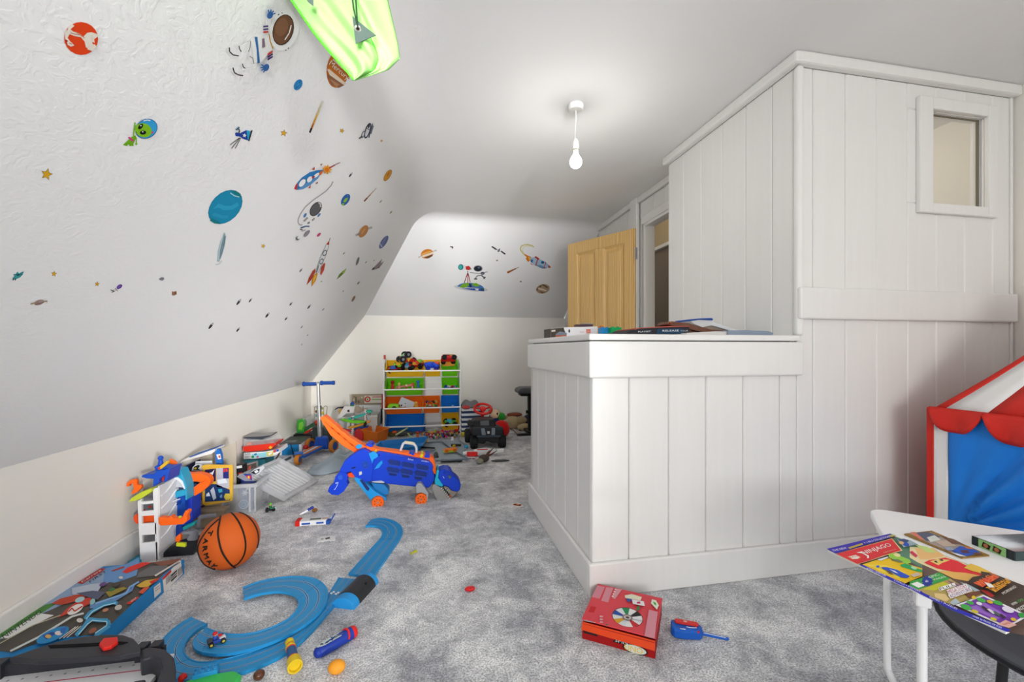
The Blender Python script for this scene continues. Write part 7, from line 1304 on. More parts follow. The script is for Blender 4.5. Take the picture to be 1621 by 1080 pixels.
# orange bin, turned
ob = thing('orange_bin', 'orange plastic toy bin standing empty on the floor', 'bin')
a, b, c = onz(597.5, 702.5), onz(574, 697.5), onz(618, 693)
zb = .125; e1, e2 = (b-a)*.92, (c-a)*.72
def tub(t, o, e1, e2, z, col, flare=.18, th=.006, lip=.012, mat='plastic', up=Vector((0, 0, 1)), names=('wall', 'floor_panel', 'rim')):
    """open tapering tub: o is a lower corner, e1/e2 its lower edges, z its height along up"""
    g1, g2 = e1*flare/2, e2*flare/2; L = [o, o+e1, o+e1+e2, o+e2]; T = [o-g1-g2+up*z, o+e1+g1-g2+up*z, o+e1+e2+g1+g2+up*z, o+e2-g1+g2+up*z]
    cen = (L[0]+L[2])/2
    for i in range(4):
        j = (i+1) % 4; A, B, C_, D_ = L[i], L[j], T[j], T[i]; inn = (cen-(A+B)/2); inn -= up*inn.dot(up); inn = inn.normalized()*th
        part(names[0], MB().hexa([A, B, C_, D_], [p+inn for p in (A, B, C_, D_)], col), mat, t, world=True)
    part(names[1], MB().hexa([p for p in L], [p+up*th for p in L], col), mat, t, world=True)
    mb = MB(); ct_ = (T[0]+T[2])/2
    for i in range(4):
        j = (i+1) % 4; A, B = T[i], T[j]; o1 = (A-ct_).normalized()*lip; o2 = (B-ct_).normalized()*lip
        mb.hexa([A-up*lip*.6, B-up*lip*.6, B+o2-up*lip*.6, A+o1-up*lip*.6], [A, B, B+o2, A+o1], col)
    part(names[2], mb, mat, t, world=True)
place(ob, Matrix.Translation((a+b+c)/3)); tub(ob, a.copy(), e1, e2, zb, '#e0741e')
# blue tub lying on its side on the cloth
bt_ = thing('blue_bin', 'blue plastic tub lying on its side behind the dinosaur', 'bin')
q = [onz(598, 727), onz(668, 723), onz(600, 705), onz(680, 694)]
mb_up = Vector((.1, -.25, .95)).normalized(); place(bt_, Matrix.Translation(onz(635, 715)))
o_ = onz(592, 722, .01); tub(bt_, o_, onz(664, 714, .01)-o_, Vector((.05, .28, .02)), .055, '#1f7cc4', flare=.12)
# grey-blue cloths on the carpet
def cloth(name, poly, label, col, h=.03, n=26, seed=0, zlift=0.0):
    """rumpled cloth filling a four-cornered floor patch"""
    c = [onz(*p) for p in poly]
    def f(u, v):
        p = (c[0]*(1-u)+c[1]*u)*(1-v)+(c[3]*(1-u)+c[2]*u)*v
        p = p+Vector((.03*math.sin(9*v+seed)*(1 if u < .05 or u > .95 else .4), .025*math.sin(7*u+seed*2), 0))
        e = min(1, 6*min(u, 1-u, v, 1-v)+.1)
        p.z = .005+zlift+h*e*(.5+.28*math.sin(11*u+5*v+seed)+.22*math.sin(17*v-7*u+2*seed)); return p
    return solo(name, MB().grid(f, n, n, col), 'fabric', label, 'cloth', solid=.003)
cloth('denim_cloth', ((474, 756), (560, 746), (574, 712), (530, 722)), 'grey blue cloth rumpled beside the scooter', '#a4b3bd', .075, seed=1)
cloth('play_mat', ((612, 728), (742, 729), (730, 694), (600, 700)), 'grey blue printed play mat spread before the toy shelf', '#9aa6b0', .012, seed=3)
P = Print(Plane((0, 0, .024), (0, 0, 1)), .0004, .0)
for L, w, c in (([(700, 700), (718, 714), (742, 727)], 2, '#5a6a7c'), ([(640, 703), (700, 699)], 1.4, '#6a7888'), ([(690, 730), (742, 727)], 2.2, '#56677a'), ([(670, 715), (690, 712)], 1.6, '#6c7a8a')): P.line(L, w, c)
solo('mat_print', P.mb, 'print', 'dark road lines printed on the grey blue play mat', 'print')
for u, v, c, lb, r in ((682, 699, '#c88ab4', 'tiny pink toy on the play mat', .012), (694, 697, '#5a7a5a', 'tiny green toy on the play mat', .012), (676, 703.5, '#d89a4a', 'tiny orange toy on the play mat', .012), (738, 710.5, '#3aa8d8', 'small light blue ball beside the play mat', .02), (733, 691.5, '#c8b83a', 'small yellow ball near the black truck wheel', .028)):
    p = onz(u, v); solo('toy_ball', MB().ball((p.x, p.y, r+.022 if u < 700 else r), r, c, 14, 10), 'plastic', lb, 'toy')
p = onz(712, 716, .02); oc = thing('toy_car', 'orange and lime toy car lying on the play mat', 'toy car', (p.x, p.y, .026), .3)
part('body', MB().prism([(-.07, -.035), (.03, -.045), (.075, -.01), (.06, .035), (-.05, .035)], .004, .03, '#f08a2a'), 'plastic', oc, bev=.008); part('trim', MB().prism([(-.075, -.03), (.035, -.05), (.06, -.02), (-.06, .0)], 0, .016, '#7ad02a'), 'plastic', oc, bev=.004)
for x, y in ((-.045, -.03), (.03, -.035)): part('wheel', MB().cyl((x, y-.014, .016), (x, y+.006, .016), .016, '#d86a1c', 14), 'plastic', oc)
p = onz(722, 708, .02); solo('toy_blaster', MB().box((p.x, p.y, .04), (.10, .03, .022), '#2a2a1e', rz=-.25).box((p.x-.02, p.y-.01, .036), (.03, .03, .024), '#c8a82a', rz=-.25), 'plastic', 'black and yellow small toy lying behind the orange toy car', 'toy', bev=.004)
p = onz(707, 732); solo('black_tool', MB().tube([(p.x-.05, p.y+.01, .012), (p.x+.10, p.y-.01, .012)], .011, '#2c2e30', 10).ball((p.x+.11, p.y-.012, .012), (.03, .02, .012), '#303234', 12, 8), 'plastic', 'black toy tool lying before the play mat', 'toy')
p = onz(690, 726); solo('toy_hammer', MB().ball((p.x, p.y, .032), (.022, .02, .03), '#565a5c', 12, 8).box((p.x+.01, p.y, .012), (.03, .03, .022), '#3a3c40'), 'plastic', 'small dark grey toy head behind the dinosaur neck', 'toy')
p = onz(672, 714); solo('black_stick', MB().tube([(p.x-.08, p.y+.03, .035), (p.x+.10, p.y-.02, .028)], [.012, .008], '#24262a', 8), 'plastic', 'thin black stick lying on the play mat behind the dinosaur handle', 'toy')
# ================================================================== toy shelf with tilted bins
sH = cr(590, 540, 6.747); YS0, YS1 = 5.04, 5.30
shelf = thing('toy_shelf', 'white toy shelf with tilted coloured bins against the back wall', 'shelf', (-.08, 5.17, 0))
zr = [ony(*sH((500, y))[0], YS0).z for y in (318, 515, 715, 908)]
xl_, xr_ = ony(*sH((117, 600))[0], YS0).x, ony(*sH((935, 600))[0], YS0).x
ztop = ony(*sH((117, 245))[0], YS0).z
for x in (xl_, xr_):
    zt_b = ztop+.06
    part('side_panel', MB().hexa([Vector((x-.008, YS0, 0)), Vector((x+.008, YS0, 0)), Vector((x+.008, YS1, 0)), Vector((x-.008, YS1, 0))], [Vector((x-.008, YS0, ztop)), Vector((x+.008, YS0, ztop)), Vector((x+.008, YS1, zt_b)), Vector((x-.008, YS1, zt_b))], '#ecebe8'), 'paint', shelf, world=True, bev=.002)
for z in zr:
    part('front_rail', MB().box(((xl_+xr_)/2, YS0-.004, z), (xr_-xl_, .016, .016), '#f0efec'), 'paint', shelf, world=True, bev=.003)
    part('rear_rail', MB().box(((xl_+xr_)/2, YS1-.02, z+.055), (xr_-xl_, .014, .014), '#f0efec'), 'paint', shelf, world=True, bev=.003)
part('red_corner', MB().box((xl_-.002, YS0+.14, ztop+.075), (.02, .05, .05), '#c8301e'), 'plastic', shelf, world=True)
part('back_panel', MB().box(((xl_+xr_)/2+.13, YS1-.004, (zr[3]+zr[0])/2), (.20, .006, zr[0]-zr[3]), '#e9e7e6'), 'paint', shelf, world=True)
UPV = Vector((0, -.56, .83)); DPV = Vector((0, .83, .56))
YEL, GRN, ORG, BLE = '#f2bc24', '#6ccc1e', '#ee6e1e', '#1f7ad4'
bins = {}
def sbin(key, row, x0, x1, col, label):
    a, b = ony(*sH((x0, 300))[0], YS0).x, ony(*sH((x1, 300))[0], YS0).x; z = zr[row]
    o = Vector((a+.012, YS0+.055, z-.070)); t = thing('toy_bin', label, 'bin', ((a+b)/2, YS0+.1, z-.07), group='bins on the toy shelf')
    tub(t, o, Vector((b-a-.024, 0, 0)), DPV*.19, .095, col, flare=.06, th=.004, lip=.008, up=UPV)
    bins[key] = (a, b, z); return t
sbin('y1', 0, 140, 548, YEL, 'wide yellow bin on the top row of the toy shelf'); sbin('y2', 0, 550, 730, YEL, 'small yellow bin in the middle of the top shelf row'); sbin('g1', 0, 733, 918, GRN, 'small lime green bin at the right of the top shelf row')
sbin('g2', 1, 135, 538, GRN, 'wide lime green bin on the second shelf row'); sbin('g3', 1, 738, 925, GRN, 'small lime green bin at the right of the second shelf row')
sbin('o1', 2, 130, 530, ORG, 'wide orange bin on the third shelf row'); sbin('o2', 2, 533, 722, ORG, 'small orange bin in the middle of the third shelf row'); sbin('b1', 2, 730, 928, BLE, 'small blue bin at the right of the third shelf row')
sbin('b2', 3, 138, 545, BLE, 'wide blue bin on the bottom shelf row'); sbin('y3', 3, 735, 925, YEL, 'small yellow bin at the right of the bottom shelf row')
# ---- toys: small builders
def tcar(loc, s, rz, c1, c2, label, wcol='#1c1c1e', tilt=0.0, wr=.022):
    s *= 1.3; loc = Vector(loc)+Vector((0, -.012, .012))
    t = thing('toy_car', label, 'toy car'); t.matrix_basis = Matrix.Translation(loc) @ Matrix.Rotation(rz, 4, 'Z') @ Matrix.Rotation(tilt, 4, 'X')
    part('body', MB().prism([(x*s, z*s) for x, z in ((-.06, .012), (.06, .012), (.066, .026), (.03, .034), (-.058, .036))], -.026*s, .026*s, c1, M=Matrix.Rotation(PI/2, 4, 'X')), 'gloss', t, bev=.003*s)
    part('cabin', MB().box((-.012*s, 0, .044*s), (.056*s, .044*s, .022*s), c2, taper=.72), 'gloss', t, bev=.003*s)
    for x in (-.038, .04):
        for y in (-.03, .03): part('wheel', MB().cyl((x*s, (y-.008)*s, wr*s*.72), (x*s, (y+.008)*s, wr*s*.72), wr*s, wcol, 14), 'rubber', t)
    return t
def at_(q, y): return ony(*sH(q)[0], y)
def tfig(loc, s, c1, c2, label, group=None):
    t = thing('toy_figure', label, 'toy figure', loc, random.random()*6, group)
    part('body', MB().box((0, 0, .018*s), (.018*s, .012*s, .026*s), c1, taper=.75), 'plastic', t, bev=.002*s); part('head', MB().ball((0, 0, .040*s), .010*s, c2, 10, 8), 'plastic', t); return t
ti = UPV; ang = math.radians(34)
def inb(key, f, d, h=.012):
    """a resting point inside a bin: f across, d up the sloping floor"""
    a, b, z = bins[key]; o = Vector((a+.03+(b-a-.06)*f, YS0+.055, z-.070)); return o+DPV*d+UPV*(h+.022)
tcar(inb('y1', .78, .10, .03), .95, .5, '#c82a22', '#d8a02a', 'red and yellow toy truck heaped in the wide yellow bin', tilt=.5); tcar(inb('y1', .58, .09, .02), 1.0, -.4, '#8a96a8', '#3a86b8', 'grey toy car with black wheels in the wide yellow bin', tilt=.5)
tcar(inb('y1', .15, .05, .01), .9, .2, '#a8281e', '#2a5ab0', 'dark red toy car at the left of the wide yellow bin', tilt=.5); tcar(inb('y1', .30, .10, .03), .8, .1, '#7ac82a', '#e8b028', 'lime and yellow toy digger in the wide yellow bin', tilt=.45)
mt = thing('monster_truck', 'green and purple monster truck on top of the toy shelf, big black wheel showing', 'toy car'); q = at_((350, 150), 5.12); place(mt, Matrix.Translation(q-Vector((0, 0, .05))) @ Matrix.Rotation(.5, 4, 'Z') @ Matrix.Rotation(-.7, 4, 'Y'))
part('body', MB().box((0, 0, .05), (.09, .05, .03), '#9acc7a', taper=.8), 'plastic', mt, bev=.006); part('stripe', MB().box((.0, -.026, .045), (.06, .003, .014), '#9a4ac8'), 'plastic', mt)
for x, y in ((-.04, -.04), (.045, -.04), (-.04, .04), (.045, .04)): w = part('wheel', MB().cyl((x, y-.016, .035), (x, y+.016, .035), .038, '#26262a', 18), 'rubber', mt); part('hub', MB().cyl((x, y-.018, .035), (x, y+.018, .035), .016, '#8a8a92', 10), 'plastic', w)
tcar(inb('y1', .92, .13, .045), .9, 1.0, '#d83a1e', '#8ac83a', 'small red toy car on the heap at the right of the wide yellow bin', tilt=.6)
tcar(inb('y1', .45, .14, .05), 1.0, .9, '#d8a028', '#c83a1e', 'ochre toy truck on top of the heap in the wide yellow bin', tilt=.7); tcar(inb('y1', .66, .15, .06), .9, -.8, '#c8261e', '#e8c03a', 'scarlet toy fire engine on top of the heap in the wide yellow bin', tilt=.8)
tcar(inb('y2', .35, .08, .03), 1.0, .3, '#1f4ad0', '#2a5ae0', 'blue toy vehicle in the middle top bin', wcol='#1f3ab0', tilt=.5); tcar(inb('y2', .8, .09, .04), .9, 1.2, '#2456d8', '#e8502a', 'blue and orange toy vehicle in the middle top bin', wcol='#1f3ab0', tilt=.5); tcar(inb('y2', .5, .03, .01), .6, .0, '#e85a2a', '#dfe4ee', 'small orange toy in front of the blue toys in the middle top bin', tilt=.5)
pb_ = at_((812, 215), 5.11); bxc = solo('wooden_tray', MB().box((pb_.x, 5.14, pb_.z+.01), (.14, .012, .15), '#c88a2a', R=Matrix.Rotation(-.4, 4, 'X')), 'plastic', 'ochre tray behind the red racing car in the right top bin', 'tray', bev=.004)
tcar(Vector((pb_.x, 5.085, pb_.z-.01)), 1.15, .15, '#c8262a', '#7a1a20', 'red racing car propped in the right top bin', tilt=-.7, wr=.02)
for f, d, s, c1, c2, lb in ((.12, .05, 1.6, '#c8261e', '#a01a1a', 'red toy pot in the wide green bin'), (.92, .06, 1.5, '#2a6ac0', '#2a6ac0', 'blue toy cup at the right of the wide green bin'), (.33, .05, 1.2, '#e8a08a', '#d8c070', 'peach toy figure in the wide green bin'), (.55, .04, 1.0, '#d84a3a', '#f0d8c0', 'small red toy in the wide green bin'), (.74, .04, 1.1, '#e8c8b0', '#d86a4a', 'cream toy piece in the wide green bin')):
    q = inb('g2', f, d, .02); tfig(q, s*1.35, c1, c2, lb)
q = inb('g2', .5, .09, .03); solo('toy_crane_arm', MB().tube([tuple(q+Vector((-.10, 0, -.01))), tuple(q+Vector((.09, 0, .02)))], .014, '#d8867a', 8).box(tuple(q+Vector((.09, 0, .012))), (.03, .03, .06), '#c8282a'), 'plastic', 'red toy crane arm lying across the wide green bin', 'toy')
def heap(key, n, cols, label, grp, s=.9, name='toy_brick'):
    for i in range(n):
        q = inb(key, ((i % 4)+.5)/4+(random.random()-.5)*.06, .025+(i//4 % 4)*.034, .012+random.random()*.006+(.028 if i >= 12 else 0)); c = random.choice(cols)
        mb = MB(); k = random.random(); S = .019*min(s, 1.25)
        if k < .5: mb.box((0, 0, 0), (S*1.6, S, S), c).cyl((0, 0, S/2), (0, 0, S*.75), S*.3, c, 8)
        elif k < .8: mb.ball((0, 0, 0), S*.8, c, 10, 8)
        else: mb.cyl((-S, 0, 0), (S, 0, 0), S*.6, c, 10)
        o = part(name, mb, 'plastic'); o.location = q; o.rotation_euler = (random.random()*3, random.random()*3, random.random()*3); tag(o, label, 'toy', grp)
heap('g3', 12, ['#c83a2a', '#1f3aa8', '#2a90d8', '#e8e0d0', '#d8262e', '#d0a030', '#3a2a6a'], 'small bright toy heaped in the right green bin of the second row', 'small toys in the right green bin', 1.5)
heap('o2', 20, ['#2a6ab8', '#3a9a4a', '#c8b84a', '#2a3a4a', '#7a9a6a', '#d8d8c8', '#1f4a8a', '#8a5a3a'], 'small mixed brick heaped in the small orange bin', 'bricks in the small orange bin', 1.0)
q = inb('o1', .16, .05, .035); gx = thing('toy_house', 'lime green toy house with dark round opening in the wide orange bin', 'toy', q); part('block', MB().prism([(-.065, -.045), (.065, -.045), (.065, .035), (.03, .045), (-.04, .045), (-.062, .02)], -.03, .03, '#84d01e', M=Matrix.Rotation(PI/2, 4, 'X')), 'plastic', gx, bev=.008); part('opening', MB().lathe([(0, 0), (.027, 0)], '#3a2a22', 18, M=Matrix.Translation((.012, -.031, -.008)) @ Matrix.Rotation(PI/2, 4, 'X')), 'matte', gx)
q = inb('o1', .45, .06, .02); zb_ = thing('toy_zebra', 'black and white toy animal in the wide orange bin', 'toy', q); part('body', MB().ball((0, 0, .02), (.03, .018, .02), '#e8e8ec', 14, 10).ball((.026, 0, .04), (.014, .011, .013), '#e8e8ec', 10, 8), 'plastic', zb_); part('patch', MB().ball((-.01, -.012, .026), (.012, .009, .011), '#2a3a6a', 10, 8), 'plastic', zb_); part('patch', MB().ball((.03, -.006, .046), (.007, .007, .006), '#1c1c22', 8, 6), 'plastic', zb_)
q = inb('o1', .58, .10, .05); solo('picture_book', MB().box(tuple(q), (.17, .012, .09), '#c9ccd4', R=Matrix.Rotation(.42, 4, 'Y') @ Matrix.Rotation(-.3, 4, 'X')), 'paper', 'thin grey picture book leaning in the wide orange bin', 'book')
q = inb('o1', .88, .05, .02); td = thing('toy_lion', 'yellow soft toy in the wide orange bin', 'toy', q); part('body', MB().ball((0, 0, .02), (.026, .022, .026), '#e0a038', 14, 10), 'fabric', td); part('head', MB().ball((0, -.004, .056), (.020, .018, .018), '#e8b048', 14, 10), 'fabric', td)
q = inb('b1', .5, .04, .012); solo('toy_boat', MB().tube([tuple(q+Vector((-.06, 0, 0))), tuple(q+Vector((.05, 0, .004)))], [.018, .014], '#e0cc3a', 10).ball(tuple(q+Vector((.03, .0, .022))), .014, '#9ac8e8', 10, 8), 'plastic', 'yellow toy lying in the small blue bin', 'toy')
for f, c in ((.86, '#b8642a'), (.92, '#d8a84a'), (.97, '#c8c0b0')): q = inb('b2', f, .03, .012); o = solo('toy_brick', MB().box(tuple(q), (.03, .02, .018), c), 'plastic', 'little brown piece in the right end of the wide blue bin', 'toy', group='pieces in the wide blue bin')
tcar(inb('y3', .5, .05, .012), .92, .2, '#6ab83a', '#4ab8c8', 'green toy tractor with black wheels in the bottom yellow bin', tilt=.5, wr=.026)
# ---- heap of small toys on the floor under and before the shelf
cols = ['#c8283a', '#d83a6a', '#2a2a32', '#e8e4dc', '#2a5aa8', '#3a8a5a', '#d8a02a', '#7a3a8a', '#e0602a', '#1f2a4a', '#c8c03a', '#8a4a2a', '#b8b8c0']
for i in range(54):
    p = Vector((-.06+(i % 11)*.036+(random.random()-.5)*.008, 4.79+(i//11)*.048+(random.random()-.5)*.012, .010))
    tfig(p, 1.0+random.random()*.45, random.choice(cols), random.choice(cols), 'little plastic figure in the heap under the toy shelf', 'figures heaped under the shelf').rotation_euler = (random.choice((-1, 1))*(.3+random.random()*1.1), 0, random.random()*6)
for u, v, c1, c2, s, lb in ((716, 697, '#e8e8ea', '#1c1c20', 1.7, 'black and white panda figure before the heap of toys'), (715, 680, '#1f2aa8', '#2a1a3a', 2.0, 'tall dark blue figure at the right of the toy heap'), (700, 688, '#e0c02a', '#d82a2a', 1.5, 'yellow and red figure in the middle of the toy heap'), (684, 691, '#d82a22', '#e8a03a', 1.5, 'red figure at the front of the toy heap'), (661, 692, '#e8702a', '#c83a2a', 1.6, 'orange figure at the left of the toy heap'), (672, 694, '#e8e8f0', '#3a6aa8', 1.4, 'white and blue figure lying before the toy heap')): p = onz(u, v+2, 0); tfig(Vector((p.x, p.y, 0)), s, c1, c2, lb)
p = onz(723, 686); solo('red_skittle', MB().tube([(p.x-.02, p.y, .03), (p.x+.04, p.y+.02, .09)], [.03, .02], '#d8202a', 12), 'plastic', 'red rounded toy right of the toy heap', 'toy')
for k, (u, v, du, dv, c, lb) in enumerate(((627, 685, 18, -5, '#c8d8a0', 'pale green toy track stick left of the toy heap'), (646, 683, 8, 8, '#b8d08a', 'short pale green stick crossing the toy heap'), )):
    a, b = onz(u, v+2, .06), onz(u+du, v+dv+2, .06); a.z = .05; b.z = .09 if k == 0 else .03; solo('toy_stick', MB().cyl(a, b, .010, c, 8), 'plastic', lb, 'toy')
p = onz(635, 691); dd = thing('toy_dinosaur', 'dark grey toy dinosaur lying left of the toy heap', 'toy', (p.x, p.y, 0)); part('body', MB().ball((0, 0, .04), (.07, .04, .038), '#55585c', 16, 10), 'plastic', dd); part('tail', MB().tube([(.05, 0, .04), (.10, .01, .03), (.13, .02, .012)], [.026, .016, .006], '#505357', 10), 'plastic', dd); part('head', MB().ball((-.075, 0, .055), (.03, .022, .02), '#5c5f63', 12, 8), 'plastic', dd)
p = onz(620, 692); solo('toy_turtle', MB().ball((p.x, p.y, .03), (.045, .04, .03), '#5a5a2a', 14, 8).ball((p.x+.03, p.y-.01, .055), (.03, .025, .018), '#d85a2a', 12, 8), 'plastic', 'olive and orange toy beside the orange bin', 'toy')
p = onz(650, 688, 0); solo('blue_tray', MB().box((p.x, p.y+.14, .05), (.34, .012, .09), '#1f4f9a'), 'plastic', 'dark blue panel standing under the shelf behind the toys', 'tray', bev=.003)

# ================================================================== black ride-on truck with red steering wheel
tk2 = cr(700, 600, 7.712); ty_ = 4.22
trk = thing('ride_on_truck', 'black toy truck with grey bonnet panels, front turned to the room', 'toy car', (.58, ty_+.15, 0)); BK = '#1f2124'
def kp_(name, pts, y0, y1, col, mat='plastic', bev=.006, th=None): return part(name, pprism(MB(), tk2(*pts), ty_+y0, ty_+y1, col), mat, th or trk, world=True, bev=bev)
kp_('chassis', ((430, 690), (700, 690), (700, 790), (600, 780), (540, 760), (510, 795), (440, 790)), .02, .34, BK)
kp_('bonnet', ((355, 620), (370, 600), (460, 590), (640, 590), (730, 600), (745, 640), (735, 690), (365, 700)), 0, .20, '#25282c', bev=.012)
kp_('grey_panel', ((470, 605), (520, 605), (535, 690), (485, 690)), -.006, .02, '#7a8694'); kp_('grey_panel', ((605, 600), (650, 600), (645, 690), (600, 690)), -.006, .02, '#7a8694')
kp_('cab', ((395, 510), (465, 500), (640, 495), (660, 560), (655, 600), (380, 605), (375, 540)), .10, .30, BK, bev=.010); kp_('windscreen', ((465, 515), (570, 508), (575, 570), (470, 580)), .094, .101, '#6a6e72', 'gloss', bev=.002)
kp_('headlamp', ((550, 640), (580, 640), (580, 670), (552, 672)), -.004, .004, '#c4c8cc', 'gloss', bev=.001); kp_('mirror', ((305, 540), (335, 505), (385, 520), (385, 570), (320, 580)), .12, .18, '#232528'); kp_('bumper', ((420, 695), (720, 690), (720, 712), (425, 715)), -.02, .02, '#3a4550', bev=.004)
kp_('lamp_guard', ((665, 590), (740, 590), (745, 630), (670, 635)), -.005, .03, '#24383c', bev=.006)
for q, y in (((388, 800), .0), ((728, 790), .0), ((318, 720), .30), ((700, 700), .32)):
    a = ony(*tk2(q)[0], ty_+y+.06); r = .066 if y < .1 else .075
    w = part('wheel', MB().lathe([(0, -.034), (r*.6, -.036), (r*.92, -.034), (r, -.02), (r, .02), (r*.92, .034), (r*.6, .036), (0, .034)], '#1a1c1f', 26, M=Matrix.Translation((a.x, a.y, r)) @ Matrix.Rotation(PI/2, 4, 'Y')), 'rubber', trk, world=True)
    part('hub', MB().lathe([(0, .040), (r*.34, .040), (r*.36, -.040), (0, -.040)], '#3a3e42', 14, M=Matrix.Translation((a.x, a.y, r)) @ Matrix.Rotation(PI/2, 4, 'Y')), 'plastic', w, world=True)
sw = thing('steering_wheel_toy', 'bright red toy steering wheel standing up behind the black truck', 'toy', (.50, ty_+.42, 0))
ysw = ty_+.40; c = ony(*tk2((497, 365))[0], ysw); rx = (ony(*tk2((612, 365))[0], ysw)-ony(*tk2((380, 365))[0], ysw)).length/2-.012
TIL = Matrix.Translation(c) @ Matrix.Rotation(math.radians(-62+90), 4, 'X')
part('rim', MB().tube([TIL @ Vector((rx*math.cos(t), rx*math.sin(t), 0)) for t in [2*PI*i/36 for i in range(36)]], .014, '#e0231c', 10, closed=True), 'gloss', sw, world=True)
part('hub', MB().lathe([(0, .016), (.03, .014), (.036, 0), (.03, -.016), (0, -.018)], '#e0231c', 20, M=TIL), 'gloss', sw, world=True)
for t in (.2, PI-.2, -PI/2): part('spoke', MB().tube([TIL @ Vector((.02*math.cos(t), .02*math.sin(t), 0)), TIL @ Vector((rx*math.cos(t), rx*math.sin(t), 0))], .010, '#d01f1a', 8), 'gloss', sw, world=True)
part('column', MB().tube([c, Vector((c.x-.006, c.y+.01, .30)), Vector((c.x-.006, c.y+.02, .02))], [.018, .020, .022], '#b81e22', 12), 'plastic', sw, world=True)
part('stand', MB().box((c.x, c.y+.02, .012), (.16, .10, .024), '#2a2c30'), 'plastic', sw, world=True, bev=.004)
# striped laundry basket
lb_ = thing('laundry_basket', 'navy and white striped fabric basket beside the toy shelf', 'basket', (.57, 5.15, 0))
yb2 = 4.98; a, b = ony(*tk2((238, 600))[0], yb2), ony(*tk2((470, 360))[0], yb2); zb2 = b.z; ns = 11
for k in range(ns):
    z0, z1 = zb2*k/ns, zb2*(k+1)/ns; part('stripe', MB().box(((a.x+b.x)/2, yb2+.13, (z0+z1)/2), (b.x-a.x, .26, z1-z0-.0005), '#2e3f60' if k % 2 else '#e2e4e8'), 'fabric', lb_, world=True)
solo('grey_blanket', MB().grid(lambda u, v: Vector((a.x+.01+u*(b.x-a.x-.02), yb2+.03+.2*v, zb2+.004+.10*math.sin(PI*v)*(.3+.7*math.sin(PI*u)**.6)*(.8+.2*math.sin(9*u)))), 16, 10, '#77797c'), 'fabric', 'grey blanket spilling over the striped basket', 'blanket', solid=.01)
solo('red_cloth', MB().ball((a.x+.05, yb2-.02, zb2+.02), (.05, .03, .025), '#c84a4a', 14, 8), 'fabric', 'pale red cloth lump on the left of the striped basket', 'cloth')
# soft toys
def plush(name, loc, label, parts_):
    t = thing(name, label, 'soft toy', loc)
    for nm, c_, r_, col in parts_: part(nm, MB().ball(c_, r_, col, 18, 12), 'fabric', t)
    return t
q = ony(*tk2((655, 430))[0], 4.86); fl_ = .0
plush('soft_toy', (q.x, 4.86, 0), 'soft toy with pale face and green and brown hat behind the black truck', (('body', (0, .02, .15), (.09, .08, .15), '#23306a'), ('head', (-.01, -.01, q.z), (.06, .055, .06), '#e6c8a8'), ('hat', (.055, -.02, q.z-.03), (.055, .05, .05), '#2f9a36'), ('hair', (-.055, .0, q.z+.03), (.035, .04, .03), '#6a4a24'), ('eye', (.008, -.062, q.z+.012), (.010, .006, .014), '#1c1c22'), ('arm', (-.08, -.03, q.z-.10), (.06, .04, .04), '#dfe4ea')))
q = ony(*tk2((722, 545))[0], 4.74); solo('red_cushion', MB().ball((q.x, 4.74, .10), (.095, .09, .10), '#d01c1c', 22, 14), 'fabric', 'round bright red soft toy beside the black truck', 'soft toy')
q = ony(*tk2((860, 520))[0], 5.24); x = q.x
plush('soft_toy', (x, 5.24, 0), 'tan plush bear in blue lying by the exercise bench', (('head', (0, 0, .085), (.10, .09, .085), '#bda680'), ('ear', (-.07, .02, .14), (.035, .03, .03), '#a58c64'), ('hat', (.03, .03, .175), (.10, .06, .028), '#8d4a34'), ('arm', (.10, -.04, .115), (.075, .05, .048), '#b49c78'), ('leg', (.12, -.13, .045), (.085, .06, .045), '#c4ad86'), ('body', (.23, .02, .09), (.10, .10, .09), '#232c4a'), ('foot', (.33, .0, .10), (.05, .06, .07), '#9a5a4a')))
# exercise bench
bn = thing('exercise_bench', 'black padded exercise bench on a steel frame behind the counter', 'bench', (1.15, 4.95, 0)); yb3 = 4.80
def bp_(name, pts, y0, y1, col, mat='plastic', bev=.004): return part(name, pprism(MB(), tk2(*pts), yb3+y0, yb3+y1, col), mat, bn, world=True, bev=bev)
bp_('pad', ((930, 175), (945, 130), (1000, 113), (1250, 110), (1250, 180), (960, 192)), -.05, .22, '#3c3e42', 'leather', .02); bp_('pad_frame', ((950, 190), (1240, 185), (1240, 212), (965, 212)), .02, .16, '#17181a')
bp_('post', ((1052, 200), (1100, 200), (1102, 640), (1056, 640)), .06, .12, '#17181a'); bp_('knob', ((1028, 385), (1052, 385), (1052, 425), (1028, 425)), .07, .10, '#1b1c1e')
bp_('base_bar', ((920, 672), (1250, 668), (1250, 702), (920, 706)), .0, .05, '#1b1c1e'); bp_('base_bar', ((942, 612), (1250, 608), (1250, 632), (945, 634)), .30, .35, '#1b1c1e'); part('foot_rail', MB().box((ony(*tk2((1075, 690))[0], yb3).x, yb3+.17, .03), (.04, .30, .03), '#1b1c1e'), 'plastic', bn, world=True)
part('rubber_edge', MB().box((ony(*tk2((940, 680))[0], yb3).x, yb3+.17, .022), (.03, .3, .012), '#b9a89c'), 'rubber', bn, world=True)
